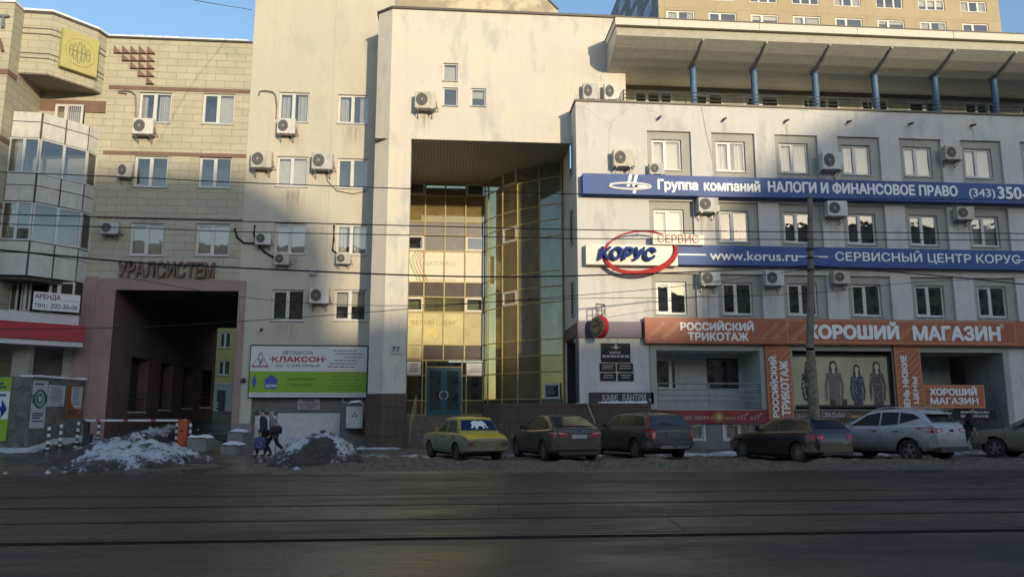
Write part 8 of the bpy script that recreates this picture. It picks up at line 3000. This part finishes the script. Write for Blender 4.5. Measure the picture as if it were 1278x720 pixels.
volvo = dict(label='dark grey estate with roof rails and tall red tail lamps', L=4.82, W=1.86, H=1.58, r=0.35, axles=(1.42, -1.40), belt=1.03, gap=0.065,
    deck=[(2.41, 0.66), (2.32, 0.80), (1.95, 0.92), (1.0, 1.03), (0.0, 1.03), (-1.6, 1.06), (-2.30, 1.07), (-2.37, 1.0), (-2.40, 0.8), (-2.41, 0.7)],
    bot=[(2.41, 0.44), (2.2, 0.29), (1.0, 0.27), (-1.6, 0.27), (-2.2, 0.33), (-2.41, 0.46)],
    plan=[(2.41, 0.72), (2.15, 0.91), (1.4, 0.99), (-1.5, 1.0), (-2.15, 0.95), (-2.36, 0.86), (-2.41, 0.82)],
    roof=[(1.15, 1.0), (1.0, 1.06), (0.25, 1.47), (0.0, 1.53), (-0.6, 1.575), (-1.4, 1.555), (-1.85, 1.51), (-2.02, 1.45), (-2.30, 1.10), (-2.34, 1.05)],
    wb=0.90, wr=0.70, windows=[[(0.70, 1.08), (0.28, 1.40), (-0.22, 1.49), (-0.22, 1.08)], [(-0.29, 1.08), (-0.29, 1.49), (-1.02, 1.48), (-1.02, 1.09)], [(-1.10, 1.09), (-1.10, 1.475), (-1.72, 1.44), (-1.92, 1.12)]],
    surround=[(0.80, 1.06), (0.28, 1.43), (-0.25, 1.52), (-1.05, 1.515), (-1.78, 1.47), (-1.99, 1.10)], trimmat=plain('satin_window_trim', (0.45, 0.45, 0.43), 0.35, 0.4), sideglass=M_CAROLIVE,
    front_screen=((0.96, 1.09), (0.30, 1.45)), rear_screen=((-2.25, 1.15), (-2.06, 1.42)), rear_f=(0.86, 0.86), rearglass=None,
    doors=(0.95, -0.255, -1.15), handles=(-0.08, -0.98), mirror=(0.66, 1.06), bumper=(0.44, 0.66), bumper_out=0.05, bumpermat=plain('dusty_grey_bumper', (0.075, 0.072, 0.065), 0.6, dirt=0.5),
    lamps_rear=[('tail_lamp', [(0.74, 0.72), (0.84, 0.72), (0.86, 1.02), (0.80, 1.06), (0.70, 1.03)], M_TAIL)],
    lamps_side=[('tail_lamp', [(-2.37, 0.72), (-2.16, 0.80), (-2.06, 1.02), (-2.34, 1.02)], M_TAIL), ('tail_lamp', [(-2.24, 1.10), (-2.08, 1.10), (-1.96, 1.40), (-2.05, 1.42)], M_TAIL)],
    tail=[(0.0, 0.6), (0.01, 0.8), (0.05, 1.0), (0.14, 1.12)], tail_round=0.10, plate=(0.0, 0.78, 0.52), platemat=plain('plate_under_grime', (0.12, 0.115, 0.105), 0.8), headlamp=0.72, spokes=5, spoke_w=0.05,
    rail=(0.15, -1.85), paint=car_paint('dark_olive_dirty_paint', (0.038, 0.038, 0.036), DIRT, 1.0, 0.58), extra=volvo_extra)
k_ = NT('smoky_rear_glass')
k_.bsdf((0.055, 0.062, 0.066), 0.2, 0, 0.5)
volvo['rearglass'] = k_.m
bmw = dict(label='small black hatchback with one red lamp glowing, left of the pale crossover', L=4.24, W=1.75, H=1.42, r=0.32, axles=(1.33, -1.33), belt=0.96, gap=0.055,
    deck=[(2.12, 0.58), (2.05, 0.70), (1.75, 0.81), (0.62, 0.95), (0.0, 0.955), (-1.3, 1.00), (-1.92, 1.01), (-2.03, 0.95), (-2.09, 0.80), (-2.12, 0.66)],
    bot=[(2.12, 0.36), (1.95, 0.22), (1.0, 0.20), (-1.5, 0.21), (-1.95, 0.26), (-2.12, 0.38)],
    plan=[(2.12, 0.70), (1.9, 0.90), (1.3, 0.99), (-1.3, 1.0), (-1.85, 0.94), (-2.07, 0.84), (-2.12, 0.78)],
    roof=[(0.88, 0.92), (0.74, 0.97), (0.06, 1.33), (-0.15, 1.38), (-0.55, 1.42), (-1.10, 1.41), (-1.60, 1.365), (-1.74, 1.31), (-1.96, 1.06), (-2.02, 0.98)],
    wb=0.90, wr=0.66, windows=[[(0.48, 1.0), (0.06, 1.26), (-0.35, 1.34), (-0.42, 1.0)], [(-0.48, 1.0), (-0.42, 1.34), (-1.05, 1.335), (-1.45, 1.25), (-1.58, 1.06)]],
    sideglass=M_CAROLIVE, front_screen=((0.70, 1.0), (0.12, 1.31)), rear_screen=((-1.94, 1.09), (-1.765, 1.285)), rear_f=(0.86, 0.84),
    doors=(0.80, -0.45, -1.20), handles=(-0.30, -1.05), mirror=(0.42, 0.98), bumper=(0.36, 0.62), bumper_out=0.04, bumpermat=plain('sandy_dirt_bumper', (0.125, 0.105, 0.068), 0.8, dirt=0.35),
    lamps_rear=[('tail_lamp', [(0.54, 0.74), (0.78, 0.74), (0.79, 0.92), (0.54, 0.88)], M_TAIL), ('lit_lamp', [(0.60, 0.78), (0.72, 0.78), (0.72, 0.85), (0.60, 0.84)], M_LITLAMP)],
    lamps_side=[('tail_lamp', [(-2.03, 0.74), (-1.80, 0.76), (-1.76, 0.92), (-2.0, 0.92)], M_TAIL)],
    tail=[(0.0, 0.55), (0.01, 0.7), (0.05, 0.86), (0.12, 0.96)], tail_round=0.18, plate=(-0.02, 0.56, 0.52), platemat=plain('plate_under_sand', (0.16, 0.135, 0.09), 0.8), headlamp=0.60, spokes=10, spoke_w=0.022,
    spoiler=-1.64, paint=car_paint('black_dirty_paint', (0.010, 0.011, 0.015), (0.07, 0.066, 0.056), 0.8, 0.22, topclean=False), extra=bmw_extra)
kuga = dict(label='silvery white crossover with dusty flanks and roof rails', L=4.50, W=1.84, H=1.69, r=0.365, axles=(1.35, -1.33), belt=1.10, gap=0.075,
    deck=[(2.25, 0.72), (2.17, 0.88), (1.9, 1.0), (0.95, 1.12), (0.0, 1.10), (-1.4, 1.18), (-2.05, 1.20), (-2.17, 1.12), (-2.23, 0.92), (-2.25, 0.75)],
    bot=[(2.25, 0.46), (2.05, 0.33), (1.0, 0.31), (-1.5, 0.32), (-2.0, 0.38), (-2.25, 0.50)],
    plan=[(2.25, 0.72), (2.0, 0.90), (1.35, 0.99), (-1.35, 1.0), (-1.95, 0.94), (-2.19, 0.83), (-2.25, 0.78)],
    roof=[(1.20, 1.08), (1.05, 1.15), (0.25, 1.56), (0.0, 1.63), (-0.5, 1.685), (-1.1, 1.675), (-1.55, 1.62), (-1.72, 1.56), (-2.08, 1.22), (-2.14, 1.17)],
    wb=0.91, wr=0.68, windows=[[(0.78, 1.14), (0.22, 1.49), (-0.28, 1.59), (-0.28, 1.15)], [(-0.34, 1.15), (-0.34, 1.59), (-0.95, 1.585), (-0.95, 1.20)], [(-1.0, 1.21), (-1.0, 1.58), (-1.45, 1.53), (-1.70, 1.40)]],
    front_screen=((1.02, 1.18), (0.30, 1.54)), rear_screen=((-2.05, 1.27), (-1.76, 1.53)), rear_f=(0.86, 0.84),
    doors=(0.95, -0.31, -1.12), handles=(-0.12, -0.92), mirror=(0.72, 1.13), bumper=(0.50, 0.74), bumper_out=0.03,
    lamps_rear=[('tail_lamp', [(0.44, 1.02), (0.80, 0.94), (0.81, 1.10), (0.50, 1.09)], M_TAIL), ('lamp_lens', [(0.54, 1.02), (0.78, 0.98), (0.78, 1.035), (0.56, 1.05)], M_CLEAR)],
    lamps_side=[('tail_lamp', [(-2.17, 0.94), (-1.85, 1.0), (-1.58, 1.11), (-2.12, 1.11)], M_TAIL)],
    tail=[(0.0, 0.65), (0.01, 0.85), (0.06, 1.05), (0.15, 1.18)], tail_round=0.18, plate=(0.0, 0.84, 0.52), headlamp=0.78, spokes=5, spoke_w=0.05,
    rail=(0.10, -1.60), railmat=plain('silver_rail', (0.40, 0.41, 0.42), 0.4, 0.5), spoiler=-1.72,
    paint=car_paint('silver_white_dirty_paint', (0.43, 0.46, 0.49), (0.16, 0.142, 0.11), 1.35, 0.95), extra=kuga_extra)
qash = dict(kuga, label='dusty beige crossover cut by the right edge, only its nose in view', L=4.30, W=1.78, H=1.60, belt=1.02, axles=(1.30, -1.33),
    deck=[(2.15, 0.66), (2.08, 0.80), (1.8, 0.93), (0.90, 1.04), (0.0, 1.02), (-1.4, 1.08), (-1.95, 1.10), (-2.07, 1.02), (-2.13, 0.86), (-2.15, 0.72)],
    bot=[(2.15, 0.42), (1.95, 0.29), (1.0, 0.27), (-1.5, 0.28), (-1.9, 0.34), (-2.15, 0.46)],
    plan=[(2.15, 0.72), (1.92, 0.90), (1.3, 0.99), (-1.35, 1.0), (-1.9, 0.94), (-2.1, 0.84), (-2.15, 0.78)],
    roof=[(1.05, 1.0), (0.90, 1.07), (0.15, 1.48), (-0.1, 1.55), (-0.5, 1.595), (-1.1, 1.585), (-1.5, 1.53), (-1.66, 1.47), (-1.98, 1.12), (-2.04, 1.08)],
    windows=[[(0.62, 1.07), (0.14, 1.40), (-0.30, 1.49), (-0.30, 1.08)], [(-0.36, 1.08), (-0.36, 1.49), (-1.0, 1.48), (-1.1, 1.12)]],
    front_screen=((0.88, 1.10), (0.20, 1.46)), rear_screen=((-1.95, 1.17), (-1.70, 1.44)), mirror=(0.58, 1.05), r=0.345,
    tail=[(0.0, 0.6), (0.01, 0.8), (0.06, 0.98), (0.15, 1.1)], lamps_side=[], lamps_rear=[('tail_lamp', [(0.56, 0.90), (0.86, 0.88), (0.86, 1.02), (0.58, 1.0)], M_TAIL)], plate=(0.0, 0.78, 0.52), headlamp=0.72,
    rail=(0.0, -1.5), spoiler=-1.6, paint=car_paint('beige_dirty_paint', (0.16, 0.135, 0.10), (0.15, 0.13, 0.10), 1.1, 0.85))
for spec, px, py, al, ax in ((lada, 568.5, 575.0, 22, 1), (mondeo, 677.5, 575.0, 13, 1), (volvo, 792.5, 573.0, 17, 1), (bmw, 996, 577.5, 18.5, 1), (kuga, 1135.5, 577, 24, 1), (qash, 1242.5, 571.5, 34, 0)):
    c = build_car(spec)
    place(c, spec['axles'][ax], spec['W'] / 2 - 0.03, px, py, rad(al))

# ================================================================ people
def skin_mesh(name, verts, edges, radii, mat, parent, M, root=0, sub=2):
    me = bpy.data.meshes.new(name)
    me.from_pydata([tuple(v) for v in verts], edges, [])
    o = bpy.data.objects.new(name, me)
    COL.objects.link(o)
    o.modifiers.new('skin', 'SKIN')
    sv = me.skin_vertices[0].data
    for i, r in enumerate(radii):
        sv[i].radius = (r, r) if not isinstance(r, tuple) else r
        sv[i].use_root = (i == root)
    md = o.modifiers.new('sub', 'SUBSURF')
    md.levels = md.render_levels = sub
    dg = bpy.context.evaluated_depsgraph_get()
    dg.update()
    m2 = bpy.data.meshes.new_from_object(o.evaluated_get(dg), depsgraph=dg)
    bpy.data.objects.remove(o)
    m2.transform(M)
    m2.materials.clear()
    m2.materials.append(mat)
    m2.name = name
    m2.polygons.foreach_set('use_smooth', [True] * len(m2.polygons))
    o = bpy.data.objects.new(name, m2)
    COL.objects.link(o)
    attach(o, parent)
    return o
M_SKIN = plain('skin', (0.42, 0.26, 0.19), 0.6, var=0.05)
def person(label, loc, ang, J, cloth, hair, extra=None, girth=1.0):
    """J: joints (x forward, y left, z up); cloth: materials for coat, trousers, shoes"""
    root = thing('person', label, 'person', loc)
    M = Matrix.Translation(loc) @ Matrix.Rotation(ang, 4, 'Z')
    V, E, Rd = [], [], []
    def add(p, r, par=None):
        V.append(Vector(p))
        Rd.append(r)
        if par is not None:
            E.append((par, len(V) - 1))
        return len(V) - 1
    g_ = girth
    pel = add(J['pelvis'], (0.15 * g_, 0.12 * g_))
    wa = add(J['waist'], (0.14 * g_, 0.11 * g_), pel)
    ch = add(J['chest'], (0.17 * g_, 0.12 * g_), wa)
    nk = add(J['neck'], 0.055, ch)
    hb = add(J['head'] + Vector((-0.01, 0, -0.03)), 0.085, nk)
    ht = add(J['head'] + Vector((0, 0, 0.085)), 0.078, hb)
    add(J['head'] + Vector((0.105, 0, -0.02)), 0.016, hb)          # nose
    hands = {}
    for sd in ('l', 'r'):
        sh = add(J['shoulder_' + sd], 0.065 * g_, ch)
        el = add(J['elbow_' + sd], 0.046 * g_, sh)
        wr = add(J['wrist_' + sd], 0.032, el)
        d = (J['wrist_' + sd] - J['elbow_' + sd]).normalized()
        pm = add(J['wrist_' + sd] + d * 0.075, (0.036, 0.02), wr)
        sd_ = d.cross(Vector((0, 1, 0)))
        if sd_.length < 0.1:
            sd_ = d.cross(Vector((1, 0, 0)))
        sd_.normalize()
        hands[sd] = J['wrist_' + sd] + d * 0.10
        for k, (o_, ln) in enumerate(((-0.028, 0.062), (-0.010, 0.075), (0.010, 0.070), (0.028, 0.055))):
            b = add(V[pm] + d * 0.04 + sd_ * o_, 0.0095, pm)
            add(V[b] + d * ln * 0.55 + Vector((0.012, 0, 0)), 0.0085, b)
        b = add(V[wr] + d * 0.045 - sd_ * 0.042, 0.011, wr)
        add(V[b] + d * 0.04 - sd_ * 0.012, 0.009, b)
        hp = add(J['hip_' + sd], 0.088 * g_, pel)
        kn = add(J['knee_' + sd], 0.058, hp)
        an = add(J['ankle_' + sd], 0.042, kn)
        f_ = J['foot_' + sd]
        add(f_, 0.035, an)
    skin_mesh('body', V, E, Rd, M_SKIN, root, M)
    # coat
    V, E, Rd = [], [], []
    c = 1.22
    hem = add(J['hem'], (0.19 * g_, 0.15 * g_))
    w2 = add(J['waist'], (0.175 * g_, 0.145 * g_), hem)
    c2 = add(J['chest'], (0.205 * g_, 0.15 * g_), w2)
    add(J['neck'] + Vector((0, 0, -0.03)), 0.085, c2)
    for sd in ('l', 'r'):
        s1 = add(J['shoulder_' + sd], 0.085 * g_, c2)
        e1 = add(J['elbow_' + sd], 0.066 * g_, s1)
        add(J['wrist_' + sd], 0.05, e1)
    skin_mesh('coat', V, E, Rd, cloth[0], root, M)
    V, E, Rd = [], [], []
    p2 = add(J['pelvis'], (0.165 * g_, 0.135 * g_))
    for sd in ('l', 'r'):
        h1 = add(J['hip_' + sd], 0.105 * g_, p2)
        k1 = add(J['knee_' + sd], 0.075, h1)
        add(J['ankle_' + sd] + Vector((0, 0, 0.03)), 0.058, k1)
    skin_mesh('trousers', V, E, Rd, cloth[1], root, M)
    for sd in ('l', 'r'):
        V, E, Rd = [], [], []
        a1 = add(J['ankle_' + sd] + Vector((0, 0, 0.06)), 0.056)
        a2 = add(J['ankle_' + sd] + Vector((-0.01, 0, -0.02)), 0.054, a1)
        add(J['foot_' + sd], 0.044, a2)
        skin_mesh('boot', V, E, Rd, cloth[2], root, M, sub=1)
    # hair or hood and the face's features
    V, E, Rd = [], [], []
    a1 = add(J['head'] + Vector((-0.035, 0, 0.0)), 0.090)
    add(J['head'] + Vector((-0.015, 0, 0.095)), 0.088, a1)
    if hair[1] > 0:
        add(J['head'] + Vector((-0.06, 0, -0.10 * hair[1])), 0.075, a1)
    skin_mesh('hair', V, E, Rd, hair[0], root, M)
    mb = MB()
    for sg in (-1, 1):
        mb.lathe([(0.001, -0.008), (0.011, 0), (0.001, 0.008)], (J['head'].x + 0.078, J['head'].y + sg * 0.033, J['head'].z + 0.02), 'X', 8)
        mb.lathe([(0.001, -0.01), (0.024, 0), (0.001, 0.012)], (J['head'].x - 0.005, J['head'].y + sg * 0.092, J['head'].z - 0.005), 'Y', 8)
    mb.box(J['head'].x + 0.070, J['head'].x + 0.082, J['head'].y - 0.024, J['head'].y + 0.024, J['head'].z - 0.062, J['head'].z - 0.052)
    o = mb.build('face_features', plain('face_dark', (0.10, 0.05, 0.04), 0.6))
    o.data.transform(M)
    attach(o, root)
    if extra:
        extra(root, M, J)
    return root, M, hands
def joints(step=0.3, lift=0.0, arm=(0.1, -0.1), H=1.74, lean=0.03, hem=0.78):
    k = H / 1.74
    v = lambda x, y, z: Vector((x * k, y * k, z * k))
    J = dict(pelvis=v(0, 0, 0.95), waist=v(0.01 + lean * .4, 0, 1.12), chest=v(0.02 + lean, 0, 1.33), neck=v(0.03 + lean * 1.4, 0, 1.50), head=v(0.07 + lean * 1.7, 0, 1.615),
             hem=v(0, 0, hem), hip_l=v(0, 0.09, 0.90), hip_r=v(0, -0.09, 0.90))
    for sd, sg, st, ar in (('l', 1, step, arm[0]), ('r', -1, -step, arm[1])):
        J['shoulder_' + sd] = v(0.02 + lean, 0.19 * sg, 1.42)
        J['elbow_' + sd] = v(ar * 0.5, 0.25 * sg, 1.13)
        J['wrist_' + sd] = v(ar * 1.1 + 0.06, 0.26 * sg, 0.88)
        J['knee_' + sd] = v(st * 0.55 + 0.05, 0.09 * sg, 0.50)
        back = st < 0
        J['ankle_' + sd] = v(st * 1.0 - (0.06 if back else 0), 0.09 * sg, 0.09 + (lift if back else 0))
        J['foot_' + sd] = J['ankle_' + sd] + v(0.15, 0.0, -0.045 - (0.09 if back and lift > 0.1 else 0))
    return J
M_NAVYCOAT = plain('navy_coat', (0.022, 0.030, 0.05), 0.85)
M_DARKCLOTH = plain('dark_trousers', (0.018, 0.018, 0.022), 0.9)
M_BOOT = plain('black_boots', (0.012, 0.011, 0.011), 0.5)
M_PALECOAT = plain('pale_grey_jacket', (0.27, 0.27, 0.28), 0.9)
M_GREYSKIRT = plain('grey_skirt', (0.16, 0.16, 0.165), 0.9)
M_HAIRBK = plain('black_hair', (0.015, 0.013, 0.012), 0.6)
M_HOOD = plain('pale_hood', (0.34, 0.33, 0.33), 0.9)
PYY = 29.6
mx = at(328.5, 560, PYY).x
mz = base_z(mx, PYY)
Jm = joints(0.20, 0.02, (0.0, 0.02), 1.76)
m_root, Mm, hm = person('person in a dark navy jacket walking with a violet carrier bag', Vector((mx, PYY, mz)), pi, Jm, (M_NAVYCOAT, M_DARKCLOTH, M_BOOT), (M_HAIRBK, 0))
hand = Mm @ hm['l']
BGT = thing('carrier_bag', 'violet carrier bag with a pale round print held by the person in navy', 'bag', hand - Vector((0, 0, 0.55)))
bx_, by_, bz_ = hand.x + 0.02, hand.y, hand.z - 0.06
mb = MB()
vs = []
for (z, w, d) in ((bz_ - 0.46, 0.19, 0.09), (bz_ - 0.40, 0.21, 0.11), (bz_ - 0.15, 0.20, 0.08), (bz_, 0.19, 0.03)):
    vs += [(bx_ - w, by_ - d, z), (bx_ + w, by_ - d, z + 0.01), (bx_ + w, by_ + d, z), (bx_ - w, by_ + d, z - 0.01)]
fs = [(3, 2, 1, 0), (12, 13, 14, 15)]
for i in range(3):
    for k in range(4):
        fs.append((i * 4 + k, i * 4 + (k + 1) % 4, i * 4 + 4 + (k + 1) % 4, i * 4 + 4 + k))
mb.add(vs, fs).build('sack', plain('violet_plastic', (0.035, 0.035, 0.11), 0.5), BGT)
mb = MB()
mb.tube([(bx_ - 0.08, by_, bz_ - 0.01), (hand.x, hand.y, hand.z - 0.01), (bx_ + 0.08, by_, bz_ - 0.01)], 0.010, 5)
mb.build('handle', MATS['violet_plastic'], BGT)
mb = MB()
mb.tube([(bx_ + 0.09 * cos(t * pi / 8), by_ - 0.115, bz_ - 0.26 + 0.09 * sin(t * pi / 8)) for t in range(17)], 0.012, 5)
mb.build('print', plain('pale_bag_print', (0.32, 0.32, 0.42), 0.6), BGT)
wx = at(341, 560, PYY + 0.35).x
Jw = joints(0.30, 0.16, (0.02, 0.04), 1.68, 0.05, 0.74)
def skirt(root, M, J):
    V = [J['waist'] + Vector((0, 0, -0.05)), J['pelvis'], J['pelvis'] + Vector((-0.02, 0, -0.32))]
    skin_mesh('skirt', V, [(0, 1), (1, 2)], [(0.17, 0.14), (0.19, 0.16), (0.22, 0.19)], M_GREYSKIRT, root, M)
w_root, Mw, hwd = person('person in a pale hooded jacket and grey skirt with a black shoulder bag', Vector((wx, PYY + 0.35, mz)), pi, Jw, (M_PALECOAT, M_DARKCLOTH, M_BOOT), (M_HOOD, 1.0), skirt)
sh = Mw @ (Jw['shoulder_l'] + Vector((-0.02, 0.06, 0.02)))
hb = Mw @ Vector((-0.16, 0.34, 1.0))
HB = thing('handbag', 'black shoulder bag on the person in the pale jacket', 'bag', hb)
vs = []
for (z, w, d) in ((-0.15, 0.17, 0.06), (-0.05, 0.20, 0.09), (0.08, 0.18, 0.08), (0.15, 0.14, 0.03)):
    vs += [(hb.x - w, hb.y - d, hb.z + z), (hb.x + w, hb.y - d, hb.z + z), (hb.x + w, hb.y + d, hb.z + z), (hb.x - w, hb.y + d, hb.z + z)]
MB().add(vs, fs).build('pouch', plain('black_leather', (0.014, 0.013, 0.013), 0.45), HB)
mb = MB()
mb.tube([(hb.x - 0.14, hb.y, hb.z + 0.13), (sh.x, sh.y, sh.z + 0.05), (hb.x + 0.14, hb.y, hb.z + 0.13)], 0.012, 5)
mb.build('strap', MATS['black_leather'], HB)
qx = at(1207, 530, 31.3).x
Jq = joints(0.16, 0.02, (0.16, 0.10), 1.74, 0.10, 0.72)
person('person in black with a dark cap behind the pale crossover', Vector((qx, 31.3, 0.12)), rad(-20), Jq, (plain('black_jacket', (0.014, 0.014, 0.016), 0.85), M_DARKCLOTH, M_BOOT), (M_HAIRBK, 0))
